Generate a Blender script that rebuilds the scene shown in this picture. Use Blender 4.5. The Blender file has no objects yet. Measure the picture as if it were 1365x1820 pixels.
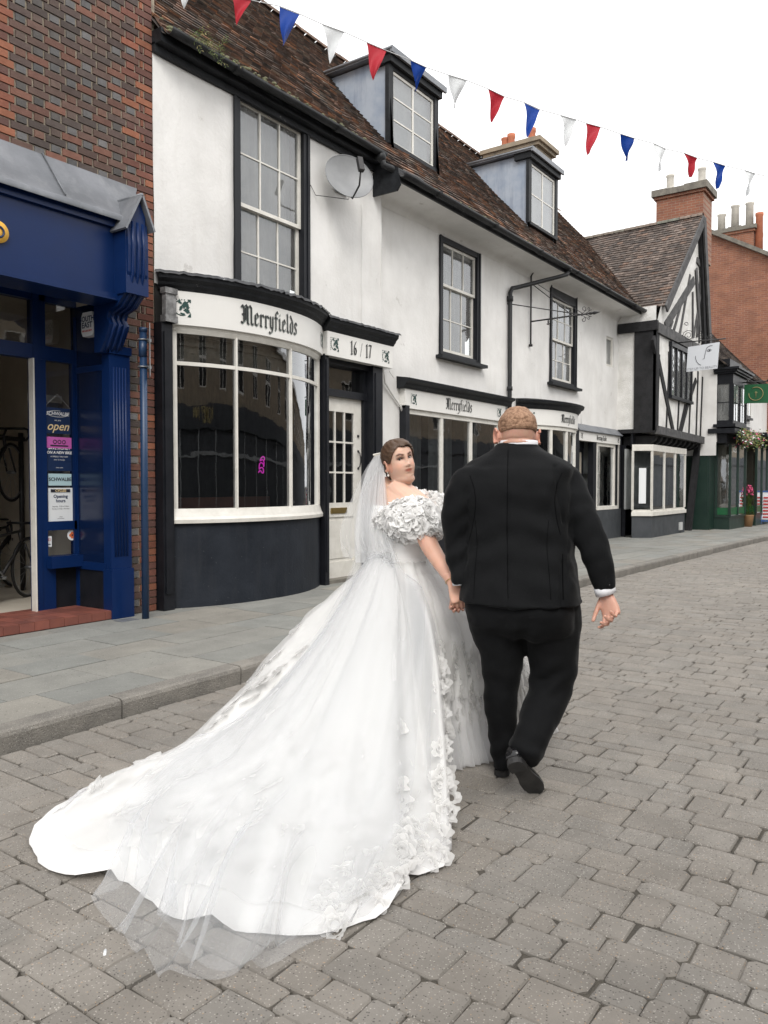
import bpy, math, random
from mathutils import Vector, Matrix, noise
random.seed(7)
V=Vector
SC=bpy.context.scene
COL=SC.collection
PI=math.pi
# ---------------------------------------------------------------- camera
FPX=1420.0; CX,CY=682.5,910.0; CH=1.47
_th=math.atan2(1008,FPX); _p=math.atan2(48,FPX)
CF=V((math.cos(_th)*math.cos(_p),math.sin(_th)*math.cos(_p),-math.sin(_p)))
CR=V((math.sin(_th),-math.cos(_th),0))
CU=CR.cross(CF)
CAM=V((0,0,CH))
cd=bpy.data.cameras.new('camera'); cam=bpy.data.objects.new('camera',cd); COL.objects.link(cam)
M=Matrix((CR,CU,-CF)).transposed().to_4x4(); M.translation=CAM
cam.matrix_world=M
cd.sensor_fit='VERTICAL'; cd.sensor_height=36; cd.lens=FPX/1820*36; cd.clip_end=2000; cd.clip_start=.05
SC.camera=cam
def P(px,py,d): return CAM+d*(CF+(px-CX)/FPX*CR-(py-CY)/FPX*CU)
def ray(px,py): return CF+(px-CX)/FPX*CR-(py-CY)/FPX*CU
def onY(px,py,Y):
    d=ray(px,py); t=Y/d.y; return V((t*d.x,Y,CH+t*d.z))
def onX(px,py,X):
    d=ray(px,py); t=X/d.x; return V((X,t*d.y,CH+t*d.z))
def onZ(px,py,z=0):
    d=ray(px,py); t=(z-CH)/d.z; return V((t*d.x,t*d.y,z))
# ---------------------------------------------------------------- objects
ORG={}
def tag(o,label=None,cat=None,group=None,kind=None):
    if label: o['label']=label
    if cat: o['category']=cat
    if group: o['group']=group
    if kind: o['kind']=kind
    return o
def thing(name,loc,label,cat,group=None,rz=0):
    o=bpy.data.objects.new(name,None); COL.objects.link(o); o.location=loc; o.rotation_euler=(0,0,rz)
    o.empty_display_size=.2
    ORG[o.name]=V(loc); return tag(o,label,cat,group)
class MB:
    def __init__(s): s.v=[];s.f=[];s.m=[];s.t=[]; s.sm=[]
    def add(s,vs,fs,m=0,t=(1,1,1),sm=False):
        b=len(s.v); s.v+= [tuple(v) for v in vs]
        for f in fs: s.f.append(tuple(i+b for i in f)); s.m.append(m); s.t.append(t); s.sm.append(sm)
    def box(s,x0,x1,y0,y1,z0,z1,m=0,t=(1,1,1)):
        if x0>x1:x0,x1=x1,x0
        if y0>y1:y0,y1=y1,y0
        if z0>z1:z0,z1=z1,z0
        s.add([(x0,y0,z0),(x1,y0,z0),(x1,y1,z0),(x0,y1,z0),(x0,y0,z1),(x1,y0,z1),(x1,y1,z1),(x0,y1,z1)],
              [(0,3,2,1),(4,5,6,7),(0,1,5,4),(1,2,6,5),(2,3,7,6),(3,0,4,7)],m,t)
    def prism(s,pts,vec,m=0,t=(1,1,1),sm=False):
        n=len(pts); vec=V(vec); pts=[V(p) for p in pts]
        nr=V((0,0,0))
        for i in range(n): nr+= (pts[i]-pts[0]).cross(pts[(i+1)%n]-pts[0])
        if nr.dot(vec)>0: pts=pts[::-1]
        s.add(pts+[p+vec for p in pts],[tuple(range(n)),tuple(range(2*n-1,n-1,-1))],m,t)
        b=len(s.v)-2*n
        for i in range(n):
            j=(i+1)%n; s.f.append((b+j,b+i,b+n+i,b+n+j)); s.m.append(m); s.t.append(t); s.sm.append(sm)
    def bar(s,a,b,w,d,up=(0,0,1),m=0,t=(1,1,1)):
        # rectangular bar from a to b; w along side, d along up'
        a=V(a);b=V(b);ax=(b-a).normalized();up=V(up); sd=ax.cross(up).normalized(); u=sd.cross(ax)
        c=[]
        for p in (a,b):
            for i,j in ((-1,-1),(1,-1),(1,1),(-1,1)): c.append(p+sd*w/2*i+u*d/2*j)
        s.add(c,[(0,1,2,3),(7,6,5,4),(0,4,5,1),(1,5,6,2),(2,6,7,3),(3,7,4,0)],m,t)
    def tube(s,path,r,n=10,m=0,caps=True,sm=True,t=(1,1,1),closed=False):
        path=[V(p) for p in path]; k=len(path)
        rs=r if isinstance(r,(list,tuple)) else [r]*k
        prev=None; rings=[]
        for i,p in enumerate(path):
            a=path[i-1] if (i>0 or closed) else p; b=path[(i+1)%k] if (i<k-1 or closed) else p
            tg=(b-a).normalized()
            if prev is None:
                u=tg.orthogonal().normalized()
            else:
                u=(prev-tg*prev.dot(tg)); u=u.normalized() if u.length>1e-6 else tg.orthogonal().normalized()
            prev=u; w=tg.cross(u)
            rings.append([p+(u*math.cos(2*PI*j/n)+w*math.sin(2*PI*j/n))*rs[i] for j in range(n)])
        s.loft(rings,m,caps and not closed,sm,t,closed)
    def loft(s,rings,m=0,caps=True,sm=True,t=(1,1,1),closed=False,openring=False):
        n=len(rings[0]); vs=[p for r in rings for p in r]; fs=[]
        k=len(rings)
        for i in range(k if closed else k-1):
            for j in range(n-1 if openring else n):
                a=i*n+j;b=i*n+(j+1)%n;c=((i+1)%k)*n+(j+1)%n;d=((i+1)%k)*n+j
                fs.append((a,b,c,d))
        if caps: fs+= [tuple(range(n-1,-1,-1)),tuple(range((k-1)*n,k*n))]
        s.add(vs,fs,m,t,sm)
    def sheet(s,grid,m=0,sm=True,t=(1,1,1)):
        s.loft(grid,m,False,sm,t,False,True)
    def lathe(s,c,prof,n=20,m=0,t=(1,1,1),sm=True,caps=True):
        c=V(c); s.loft([[c+V((r*math.cos(2*PI*j/n),r*math.sin(2*PI*j/n),z)) for j in range(n)] for r,z in prof],m,caps,sm,t)
    def ball(s,c,rx,ry=None,rz=None,n=16,k=10,m=0,t=(1,1,1),mat=None):
        ry=ry or rx; rz=rz or rx; c=V(c); rings=[]
        for i in range(k+1):
            ph=-PI/2+PI*i/k; ph=max(-PI/2+.02,min(PI/2-.02,ph)); r=[]
            for j in range(n):
                p=V((rx*math.cos(ph)*math.cos(2*PI*j/n),ry*math.cos(ph)*math.sin(2*PI*j/n),rz*math.sin(ph)))
                if mat: p=mat@p
                r.append(c+p)
            rings.append(r)
        s.loft(rings,m,True,True,t)
    def build(s,name,mats,parent=None,local=False):
        if not isinstance(mats,(list,tuple)): mats=[mats]
        me=bpy.data.meshes.new(name)
        o0=V((0,0,0))
        if parent is not None and not local: o0=ORG.get(parent.name,o0)
        me.from_pydata([(x-o0.x,y-o0.y,z-o0.z) for x,y,z in s.v],[],s.f)
        for m in mats: me.materials.append(m)
        me.polygons.foreach_set('material_index',s.m)
        me.polygons.foreach_set('use_smooth',s.sm)
        if any(t!=(1,1,1) for t in s.t):
            at=me.color_attributes.new('tint','FLOAT_COLOR','CORNER'); a=[]
            for f,t in zip(s.f,s.t): a+= [t[0],t[1],t[2],1.0]*len(f)
            at.data.foreach_set('color',a)
        else:
            at=me.color_attributes.new('tint','FLOAT_COLOR','CORNER'); at.data.foreach_set('color',[1.0]*(4*sum(len(f) for f in s.f)))
        me.update()
        o=bpy.data.objects.new(name,me); COL.objects.link(o)
        if parent is not None:
            o.parent=parent; ORG[o.name]=o0
        else: ORG[o.name]=V((0,0,0))
        return o
def obj_from_mesh(name,me,parent=None):
    o=bpy.data.objects.new(name,me); COL.objects.link(o)
    if parent is not None:
        o.parent=parent; ORG[o.name]=ORG[parent.name]
    return o
def bake(o,mods):
    """apply modifiers set by (type, dict) and replace the mesh"""
    for ty,kw in mods:
        md=o.modifiers.new(ty,ty)
        for k,v in kw.items(): setattr(md,k,v)
    dg=bpy.context.evaluated_depsgraph_get(); dg.update()
    me=bpy.data.meshes.new_from_object(o.evaluated_get(dg))
    o.modifiers.clear(); o.data=me
    for p in me.polygons: p.use_smooth=True
    return o
def copy_tree(o,parent=None):
    c=o.copy(); COL.objects.link(c); c.parent=parent
    for ch in o.children: copy_tree(ch,c)
    return c
def rj(a,b): return random.uniform(a,b)
def lerp(a,b,t): return a+(b-a)*t
def interp(tab,x):
    if x<=tab[0][0]: return tab[0][1]
    for (a,va),(b,vb) in zip(tab,tab[1:]):
        if x<=b: return va+(vb-va)*(x-a)/(b-a)
    return tab[-1][1]
def sinterp(tab,x):
    # smooth (Catmull-Rom) table
    n=len(tab)
    if x<=tab[0][0]: return tab[0][1]
    if x>=tab[-1][0]: return tab[-1][1]
    for i in range(n-1):
        a,b=tab[i],tab[i+1]
        if x<=b[0]:
            t=(x-a[0])/(b[0]-a[0])
            p0=tab[i-1][1] if i>0 else a[1]; p3=tab[i+2][1] if i<n-2 else b[1]
            m0=(b[1]-p0)/2; m1=(p3-a[1])/2
            return (2*t**3-3*t*t+1)*a[1]+(t**3-2*t*t+t)*m0+(-2*t**3+3*t*t)*b[1]+(t**3-t*t)*m1
def N(x,y=0,z=0): return noise.noise(V((x,y,z)))
# ---------------------------------------------------------------- materials
def newmat(name):
    m=bpy.data.materials.new(name); m.use_nodes=True; nt=m.node_tree; nt.nodes.clear()
    out=nt.nodes.new('ShaderNodeOutputMaterial'); return m,nt,out
def nd(nt,ty,**kw):
    n=nt.nodes.new(ty)
    for k,v in kw.items():
        if k in n.inputs: n.inputs[k].default_value=v
        else: setattr(n,k,v)
    return n
def mixc(nt,fac,a,b,bt='MIX'):
    n=nt.nodes.new('ShaderNodeMix'); n.data_type='RGBA'; n.blend_type=bt
    for i,x in ((0,fac),(6,a),(7,b)):
        if hasattr(x,'links'): nt.links.new(x,n.inputs[i])
        else: n.inputs[i].default_value=(*x,1) if i>0 and len(x)==3 else x
    return n.outputs[2]
def ramp(nt,src,stops):
    r=nt.nodes.new('ShaderNodeValToRGB'); nt.links.new(src,r.inputs[0])
    e=r.color_ramp.elements
    while len(e)<len(stops): e.new(.5)
    for el,(p,c) in zip(e,stops):
        el.position=p; el.color=(c,c,c,1) if not isinstance(c,tuple) else (*c,1)
    return r.outputs[0]
def coords(nt,scale=(1,1,1)):
    tc=nt.nodes.new('ShaderNodeTexCoord'); mp=nt.nodes.new('ShaderNodeMapping'); mp.inputs['Scale'].default_value=scale
    nt.links.new(tc.outputs['Object'],mp.inputs[0]); return mp.outputs[0]
def tex(nt,ty,vec,scale,**kw):
    n=nt.nodes.new('ShaderNodeTex'+ty); nt.links.new(vec,n.inputs['Vector']); n.inputs['Scale'].default_value=scale
    for k,v in kw.items(): n.inputs[k].default_value=v
    return n
def surf(name,c,c2=None,ns=3,rough=.6,bump=0,bs=40,tint=False,streak=None,patch=None,speck=None,metal=0,spec=.5,bdist=.01,sheen=0,coat=0,blend=(.35,.65)):
    """general painted/stone surface: two-tone noise, optional vertical streaks, patches, specks"""
    m,nt,out=newmat(name); L=nt.links
    bs_=nt.nodes.new('ShaderNodeBsdfPrincipled'); L.new(bs_.outputs[0],out.inputs[0])
    vec=coords(nt); col=None
    c2=c2 or tuple(x*.8 for x in c)
    n1=tex(nt,'Noise',vec,ns,Detail=6,Roughness=.6)
    col=mixc(nt,ramp(nt,n1.outputs[0],[(blend[0],0),(blend[1],1)]),c,c2)
    if streak:   # (color, amount, sx, sz)
        v2=coords(nt,(streak[2],streak[2],streak[3])); n2=tex(nt,'Noise',v2,1,Detail=5,Roughness=.65)
        f=ramp(nt,n2.outputs[0],[(.52,0),(.75,streak[1])]); col=mixc(nt,f,col,streak[0])
    if patch:    # (color, scale, threshold)
        n3=tex(nt,'Noise',vec,patch[1],Detail=8,Roughness=.7)
        f=ramp(nt,n3.outputs[0],[(patch[2],0),(patch[2]+.03,1)]); col=mixc(nt,f,col,patch[0])
    if speck:    # list of (color, scale, size)
        for sc_,ss,sz in speck:
            vo=tex(nt,'Voronoi',vec,ss)
            f=ramp(nt,vo.outputs['Distance'],[(sz*.7,1),(sz,0)]); 
            sp=nt.nodes.new('ShaderNodeSeparateColor'); L.new(vo.outputs['Color'],sp.inputs[0])
            g=ramp(nt,sp.outputs[0],[(.55,0),(.6,1)])
            mm=nt.nodes.new('ShaderNodeMath'); mm.operation='MULTIPLY'; L.new(f,mm.inputs[0]); L.new(g,mm.inputs[1])
            col=mixc(nt,mm.outputs[0],col,sc_)
    if tint:
        at=nt.nodes.new('ShaderNodeAttribute'); at.attribute_name='tint'; col=mixc(nt,1.0,col,at.outputs[0],'MULTIPLY')
    L.new(col,bs_.inputs['Base Color'])
    rr=ramp(nt,n1.outputs[0],[(0,max(0,rough-.12)),(1,min(1,rough+.12))]); L.new(rr,bs_.inputs['Roughness'])
    bs_.inputs['Metallic'].default_value=metal; bs_.inputs['Specular IOR Level'].default_value=spec
    if sheen: bs_.inputs['Sheen Weight'].default_value=sheen; bs_.inputs['Sheen Roughness'].default_value=.4
    if coat: bs_.inputs['Coat Weight'].default_value=coat; bs_.inputs['Coat Roughness'].default_value=.1
    if bump:
        nb=tex(nt,'Noise',vec,bs,Detail=5,Roughness=.6); b=nt.nodes.new('ShaderNodeBump'); b.inputs['Strength'].default_value=bump; b.inputs['Distance'].default_value=bdist
        L.new(nb.outputs[0],b.inputs['Height']); L.new(b.outputs[0],bs_.inputs['Normal'])
    return m
def brickmat(name,c1,c2,mortar,ax='XZ',scale=1,dark=None,bw=.225,bh=.075):
    m,nt,out=newmat(name); L=nt.links
    b=nt.nodes.new('ShaderNodeBsdfPrincipled'); L.new(b.outputs[0],out.inputs[0]); b.inputs['Roughness'].default_value=.85
    tc=nt.nodes.new('ShaderNodeTexCoord'); sp=nt.nodes.new('ShaderNodeSeparateXYZ'); L.new(tc.outputs['Object'],sp.inputs[0])
    cb=nt.nodes.new('ShaderNodeCombineXYZ'); L.new(sp.outputs[0 if ax[0]=='X' else 1],cb.inputs[0]); L.new(sp.outputs[2],cb.inputs[1])
    if ax=='XY+': 
        ad=nt.nodes.new('ShaderNodeMath'); L.new(sp.outputs[0],ad.inputs[0]); L.new(sp.outputs[1],ad.inputs[1]); L.new(ad.outputs[0],cb.inputs[0])
    br=nt.nodes.new('ShaderNodeTexBrick'); L.new(cb.outputs[0],br.inputs['Vector']); br.inputs['Scale'].default_value=1
    br.inputs['Brick Width'].default_value=bw; br.inputs['Row Height'].default_value=bh; br.inputs['Mortar Size'].default_value=.006; br.inputs['Mortar Smooth'].default_value=.3
    br.inputs['Color1'].default_value=(*c1,1); br.inputs['Color2'].default_value=(*c2,1); br.inputs['Mortar'].default_value=(*mortar,1); br.inputs['Bias'].default_value=0
    n=tex(nt,'Noise',coords(nt),2.2,Detail=6,Roughness=.65)
    col=mixc(nt,ramp(nt,n.outputs[0],[(.4,0),(.75,.6)]),br.outputs[0],dark or tuple(x*.45 for x in c1))
    L.new(col,b.inputs['Base Color'])
    bu=nt.nodes.new('ShaderNodeBump'); bu.invert=True; bu.inputs['Strength'].default_value=.6; bu.inputs['Distance'].default_value=.008; L.new(br.outputs['Fac'],bu.inputs['Height']); L.new(bu.outputs[0],b.inputs['Normal'])
    return m
def glassmat(name,tint=(.75,.78,.78),k=1.6,base=.03,rough=.02,film=0):
    m,nt,out=newmat(name); L=nt.links
    t=nt.nodes.new('ShaderNodeBsdfTransparent'); t.inputs[0].default_value=(*tint,1)
    g=nt.nodes.new('ShaderNodeBsdfGlossy'); g.inputs['Roughness'].default_value=rough; g.inputs[0].default_value=(.95,.97,1,1)
    fr=nt.nodes.new('ShaderNodeFresnel'); fr.inputs[0].default_value=1.5
    mu=nt.nodes.new('ShaderNodeMath'); mu.operation='MULTIPLY_ADD'; L.new(fr.outputs[0],mu.inputs[0]); mu.inputs[1].default_value=k; mu.inputs[2].default_value=base; mu.use_clamp=True
    # slightly wavy old glass
    nz=tex(nt,'Noise',coords(nt),3.5,Detail=2); b=nt.nodes.new('ShaderNodeBump'); b.inputs['Strength'].default_value=.07; b.inputs['Distance'].default_value=.02
    L.new(nz.outputs[0],b.inputs['Height']); L.new(b.outputs[0],g.inputs['Normal'])
    mx=nt.nodes.new('ShaderNodeMixShader'); L.new(mu.outputs[0],mx.inputs[0]); L.new(t.outputs[0],mx.inputs[1]); L.new(g.outputs[0],mx.inputs[2])
    last=mx.outputs[0]
    if film:
        d=nt.nodes.new('ShaderNodeBsdfDiffuse'); d.inputs[0].default_value=(.6,.6,.58,1)
        m2=nt.nodes.new('ShaderNodeMixShader')
        nz2=tex(nt,'Noise',coords(nt,(1,1,.5)),4,Detail=5); L.new(ramp(nt,nz2.outputs[0],[(.35,film*.4),(.7,film)]),m2.inputs[0]); L.new(last,m2.inputs[1]); L.new(d.outputs[0],m2.inputs[2]); last=m2.outputs[0]
    L.new(last,out.inputs[0]); return m
def clothmat(name,c,alpha=1.0,trans=.3,rough=.8,face=0,wr=0,wrs=30,sheen=.2):
    """woven cloth; alpha<1 sheer; face adds density at grazing view like real netting"""
    m,nt,out=newmat(name); L=nt.links
    d=nt.nodes.new('ShaderNodeBsdfPrincipled'); d.inputs['Base Color'].default_value=(*c,1); d.inputs['Roughness'].default_value=rough; d.inputs['Sheen Weight'].default_value=sheen; d.inputs['Specular IOR Level'].default_value=.2
    t=nt.nodes.new('ShaderNodeBsdfTranslucent'); t.inputs[0].default_value=(*c,1)
    mx=nt.nodes.new('ShaderNodeMixShader'); mx.inputs[0].default_value=trans; L.new(d.outputs[0],mx.inputs[1]); L.new(t.outputs[0],mx.inputs[2])
    last=mx.outputs[0]
    if wr:
        nz=tex(nt,'Noise',coords(nt),wrs,Detail=4); b=nt.nodes.new('ShaderNodeBump'); b.inputs['Strength'].default_value=wr; b.inputs['Distance'].default_value=.01; L.new(nz.outputs[0],b.inputs['Height']); L.new(b.outputs[0],d.inputs['Normal']); L.new(b.outputs[0],t.inputs['Normal'])
    if alpha<1:
        tr=nt.nodes.new('ShaderNodeBsdfTransparent'); m2=nt.nodes.new('ShaderNodeMixShader')
        if face:
            lw=nt.nodes.new('ShaderNodeLayerWeight'); lw.inputs[0].default_value=.35
            mu=nt.nodes.new('ShaderNodeMath'); mu.operation='MULTIPLY_ADD'; L.new(lw.outputs['Facing'],mu.inputs[0]); mu.inputs[1].default_value=face; mu.inputs[2].default_value=alpha; mu.use_clamp=True
            L.new(mu.outputs[0],m2.inputs[0])
        else: m2.inputs[0].default_value=alpha
        L.new(tr.outputs[0],m2.inputs[1]); L.new(last,m2.inputs[2]); last=m2.outputs[0]
    L.new(last,out.inputs[0]); return m
MT={}
MT['plaster']=surf('white_render',(.76,.75,.73),(.64,.63,.61),ns=1.3,rough=.85,bump=.35,bs=22,streak=((.55,.53,.49),.35,4,.7),patch=((.56,.545,.52),3.4,.635),bdist=.012)
MT['roughcast']=surf('roughcast_render',(.78,.77,.75),(.6,.59,.56),ns=3,rough=.9,bump=1,bs=45,bdist=.02,patch=((.35,.34,.32),12,.68))
MT['black']=surf('black_gloss_paint',(.008,.009,.012),(.013,.014,.018),ns=6,spec=.25,rough=.45,bump=.15,bs=30)
MT['blackworn']=surf('worn_black_paint',(.008,.009,.011),(.018,.02,.023),spec=.25,ns=9,rough=.55,bump=.4,bs=40,patch=((.28,.27,.26),7,.68))
MT['plinth']=surf('black_render_plinth',(.010,.013,.019),(.018,.022,.03),spec=.25,ns=2.5,rough=.6,bump=.3,bs=25,streak=((.03,.032,.037),.5,7,.8),speck=[((.2,.2,.2),22,.06)])
MT['greyplinth']=surf('dark_grey_plinth',(.05,.055,.062),(.035,.04,.045),ns=3,rough=.7,bump=.3)
MT['white']=surf('white_gloss_paint',(.70,.68,.63),(.6,.58,.53),ns=7,rough=.45,bump=.2,bs=50,patch=((.36,.33,.28),11,.69))
MT['sign']=surf('white_signboard',(.74,.73,.70),(.70,.69,.66),ns=2,rough=.4)
MT['green_ink']=surf('dark_green_lettering',(.006,.045,.038),rough=.4)
MT['black_ink']=surf('black_lettering',(.012,.014,.014),rough=.4)
MT['brickg']=surf('clay_bricks',(1,1,1),(.8,.79,.8),ns=14,rough=.85,tint=True,bump=.7,bs=60,speck=[((.45,.42,.38),24,.07)],bdist=.006)
MT['mortar']=surf('lime_mortar',(.34,.29,.22),(.22,.19,.15),ns=8,rough=.95,bump=.5,bs=80)
MT['tile']=surf('clay_roof_tiles',(1,1,1),(.55,.5,.48),ns=9,rough=.9,tint=True,bump=.6,bs=50,patch=((.55,.6,.5),16,.7),bdist=.006)
MT['lead']=surf('lead_sheet',(.14,.15,.165),(.21,.22,.24),ns=2,rough=.5,bump=.5,bs=6,metal=.25,streak=((.32,.33,.34),.4,6,1),bdist=.02)
MT['leadblue']=surf('pale_blue_grey_lead',(.26,.31,.39),(.36,.40,.46),ns=3,rough=.6,bump=.3,bs=8,streak=((.16,.19,.25),.6,8,.8))
MT['blue']=surf('blue_gloss_paint',(.003,.0165,.074),(.004,.019,.083),ns=3,spec=.25,rough=.32,bump=.08,bs=12)
MT['bluedeep']=surf('deep_blue_panel_paint',(.003,.010,.038),(.0035,.011,.042),ns=3,rough=.2)
MT['glass']=glassmat('shop_glass',k=2.3,base=.08)
MT['glassup']=glassmat('sash_glass',k=1.6,base=.05,film=.25)
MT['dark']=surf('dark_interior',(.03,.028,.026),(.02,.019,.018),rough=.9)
MT['curtain']=surf('pale_grey_curtain',(.33,.34,.34),(.24,.25,.25),ns=4,rough=.9)
MT['curtain2']=surf('grey_net_curtain',(.50,.51,.51),(.42,.43,.43),ns=3,rough=.9)
MT['wood']=surf('brown_wood',(.16,.06,.035),(.11,.045,.03),ns=5,rough=.5)
MT['iron']=surf('black_iron',(.013,.013,.015),(.03,.028,.028),ns=20,rough=.5,bump=.3)
MT['gutter']=surf('black_cast_gutter',(.010,.011,.012),(.025,.026,.028),spec=.3,ns=5,rough=.5,bump=.3,patch=((.16,.16,.15),9,.72))
MT['timber']=surf('black_oak_timber',(.010,.010,.011),(.022,.022,.024),spec=.3,ns=6,rough=.75,bump=.6,bs=30)
MT['timbergrey']=surf('weathered_grey_oak',(.09,.088,.088),(.045,.045,.047),ns=6,rough=.85,bump=.6,bs=30)
MT['paver']=surf('grey_concrete_setts',(.222,.206,.184),(.180,.167,.149),ns=5,rough=.88,tint=True,bump=.8,bs=110,speck=[((.36,.34,.31),105,.30),((.09,.083,.075),90,.30),((.33,.24,.16),60,.17),((.42,.40,.38),48,.08),((.07,.065,.058),40,.10)],bdist=.004)
MT['joint']=surf('sandy_joint',(.045,.040,.033),(.085,.075,.06),ns=9,rough=.95,bump=.8,bs=60)
MT['slab']=surf('stone_paving_slabs',(.235,.235,.215),(.19,.19,.175),ns=3,rough=.85,tint=True,bump=.4,bs=60,speck=[((.09,.085,.075),27,.17),((.4,.39,.36),90,.25)],bdist=.004)
MT['kerb']=surf('granite_kerb',(.23,.215,.19),(.16,.15,.135),ns=5,rough=.85,tint=True,bump=.8,bs=90,speck=[((.42,.4,.36),130,.3),((.06,.055,.05),110,.3)])
MT['redtile']=surf('red_quarry_tiles',(.20,.065,.045),(.15,.05,.038),ns=6,rough=.6,tint=True)
MT['stone']=surf('weathered_stone',(.20,.185,.155),(.12,.11,.095),ns=5,rough=.9,bump=.8,bs=25)
MT['tan']=surf('tan_cement_render',(.30,.24,.17),(.20,.17,.13),ns=3,rough=.9,bump=.6,bs=25,patch=((.12,.11,.09),6,.62))
MT['potred']=surf('terracotta_pot',(.42,.14,.07),(.33,.11,.06),ns=5,rough=.8)
MT['potwhite']=surf('pale_clay_pot',(.55,.52,.46),(.42,.40,.36),ns=5,rough=.8)
MT['brick_r']=brickmat('orange_red_brickwork',(.28,.112,.062),(.20,.075,.048),(.30,.235,.175),ax='Y')
MT['brick_f']=brickmat('red_brickwork',(.30,.12,.075),(.2,.085,.06),(.3,.26,.2),ax='XY+')
MT['dgreen']=surf('dark_green_paint',(.008,.024,.018),(.012,.032,.023),ns=4,rough=.4)
MT['mgreen']=surf('mid_green_paint',(.010,.10,.035),rough=.4)
MT['brass']=surf('brass',(.45,.33,.13),rough=.35,metal=.9)
MT['steel']=surf('galvanised_steel',(.32,.33,.34),(.24,.25,.26),ns=8,rough=.45,metal=.6)
MT['dish']=surf('grey_dish',(.25,.255,.26),(.19,.195,.2),ns=3,rough=.5)
MT['beige']=surf('beige_shop_wall',(.30,.27,.22),(.26,.235,.19),ns=2,rough=.9)
MT['rubber']=surf('black_rubber',(.01,.01,.011),rough=.6)
MT['postblue']=surf('chipped_blue_post_paint',(.012,.035,.085),(.016,.042,.10),ns=4,rough=.4,patch=((.38,.4,.42),14,.73))
def plain(name,c,rough=.5): 
    MT[name]=surf(name,c,c,rough=rough); return MT[name]
for nme,c in (('paper_white',(.72,.74,.75)),('navy_card',(.006,.022,.075)),('pink_card',(.55,.12,.42)),('pale_blue_card',(.42,.58,.62)),('cream_ink',(.75,.58,.32)),('white_ink',(.75,.75,.75)),('dark_ink',(.02,.02,.03)),('poppy_orange',(.6,.14,.05)),('neon_pink',(.6,.03,.45)),('logo_yellow',(.75,.42,.06)),('flag_red',(.45,.035,.045)),('flag_blue',(.012,.055,.28)),('flag_white',(.70,.72,.73)),('sign_grey',(.58,.60,.63)),('gold_ink',(.35,.28,.12)),('leaf_green',(.10,.16,.04)),('leaf_dry',(.25,.22,.07)),('petal_pink',(.6,.08,.2)),('blue_box',(.05,.12,.32)),('bag_tan',(.30,.17,.08)),('red_ink',(.5,.04,.04)),('string',(.45,.45,.45))):
    plain(nme,c)
def smoothpath(pts,k=5):
    """Catmull-Rom through (vec,radius) pairs"""
    o=[];n=len(pts)
    for i in range(n-1):
        p0,p1,p2,p3=pts[max(0,i-1)],pts[i],pts[i+1],pts[min(n-1,i+2)]
        for j in range(k):
            t=j/k; h=lambda a,b,c,d:.5*((2*b)+(c-a)*t+(2*a-5*b+4*c-d)*t*t+(3*b-a-3*c+d)*t**3)
            o.append((h(p0[0],p1[0],p2[0],p3[0]),h(p0[1],p1[1],p2[1],p3[1])))
    o.append(pts[-1]); return o
# ================================================================ sky and light
w=bpy.data.worlds.new('World'); SC.world=w; w.use_nodes=True; nt=w.node_tree; nt.nodes.clear()
out=nt.nodes.new('ShaderNodeOutputWorld'); bg=nt.nodes.new('ShaderNodeBackground'); nt.links.new(bg.outputs[0],out.inputs[0])
sky=nt.nodes.new('ShaderNodeTexSky'); sky.sky_type='NISHITA'; sky.sun_disc=False
SUN_EL,SUN_AZ=math.radians(58),math.radians(200)
sky.sun_elevation=SUN_EL; sky.sun_rotation=SUN_AZ; sky.dust_density=4; sky.air_density=1
tc=nt.nodes.new('ShaderNodeTexCoord'); sp=nt.nodes.new('ShaderNodeSeparateXYZ'); nt.links.new(tc.outputs['Generated'],sp.inputs[0])
nz=nt.nodes.new('ShaderNodeTexNoise'); nz.inputs['Scale'].default_value=2.2; nz.inputs['Detail'].default_value=5; nt.links.new(tc.outputs['Generated'],nz.inputs['Vector'])
cl=ramp(nt,sp.outputs[2],[(0,(11.8,11.7,11.55)),(.9,(12.2,12.1,12.1))])   # cloud layer brighter overhead
cl2=mixc(nt,ramp(nt,nz.outputs[0],[(.3,0),(.75,.18)]),cl,(8.6,8.7,8.9))
col=mixc(nt,.93,sky.outputs[0],cl2)
nt.links.new(col,bg.inputs[0]); bg.inputs[1].default_value=.1
sd=bpy.data.lights.new('sun','SUN'); sd.energy=1.3; sd.angle=math.radians(25); sd.color=(1,.97,.92)
so=bpy.data.objects.new('sun',sd); COL.objects.link(so)
# light falls from the open street side, high behind the camera
so.rotation_euler=V((.70,.62,-.92)).to_track_quat('-Z','Y').to_euler()
SC.view_settings.view_transform='Standard'; SC.view_settings.look='None'; SC.view_settings.gamma=1; SC.view_settings.exposure=.7
SC.cycles.transparent_max_bounces=24; SC.cycles.max_bounces=8
# ================================================================ ground
def kerbY(x): return sinterp([(-12,4.15),(2.3,4.20),(4.5,4.29),(8,4.33),(12,4.31),(15.5,4.22),(19,4.12),(23.3,3.95),(30,3.55),(45,2.3),(70,0)],x)
PZ=.12
b=MB(); xs=[-14+i*1.0 for i in range(90)]
b.add([p for x in xs for p in ((x,-7,-.014),(x,kerbY(x)+.02,-.014))],[(2*i,2*i+2,2*i+3,2*i+1) for i in range(len(xs)-1)])
tag(b.build('road',MT['joint']),kind='structure')
b=MB(); b.add([(-400,-400,-.05),(900,-400,-.05),(900,400,-.05),(-400,400,-.05)],[(0,1,2,3)])
tag(b.build('ground',MT['joint']),kind='structure')
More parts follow.
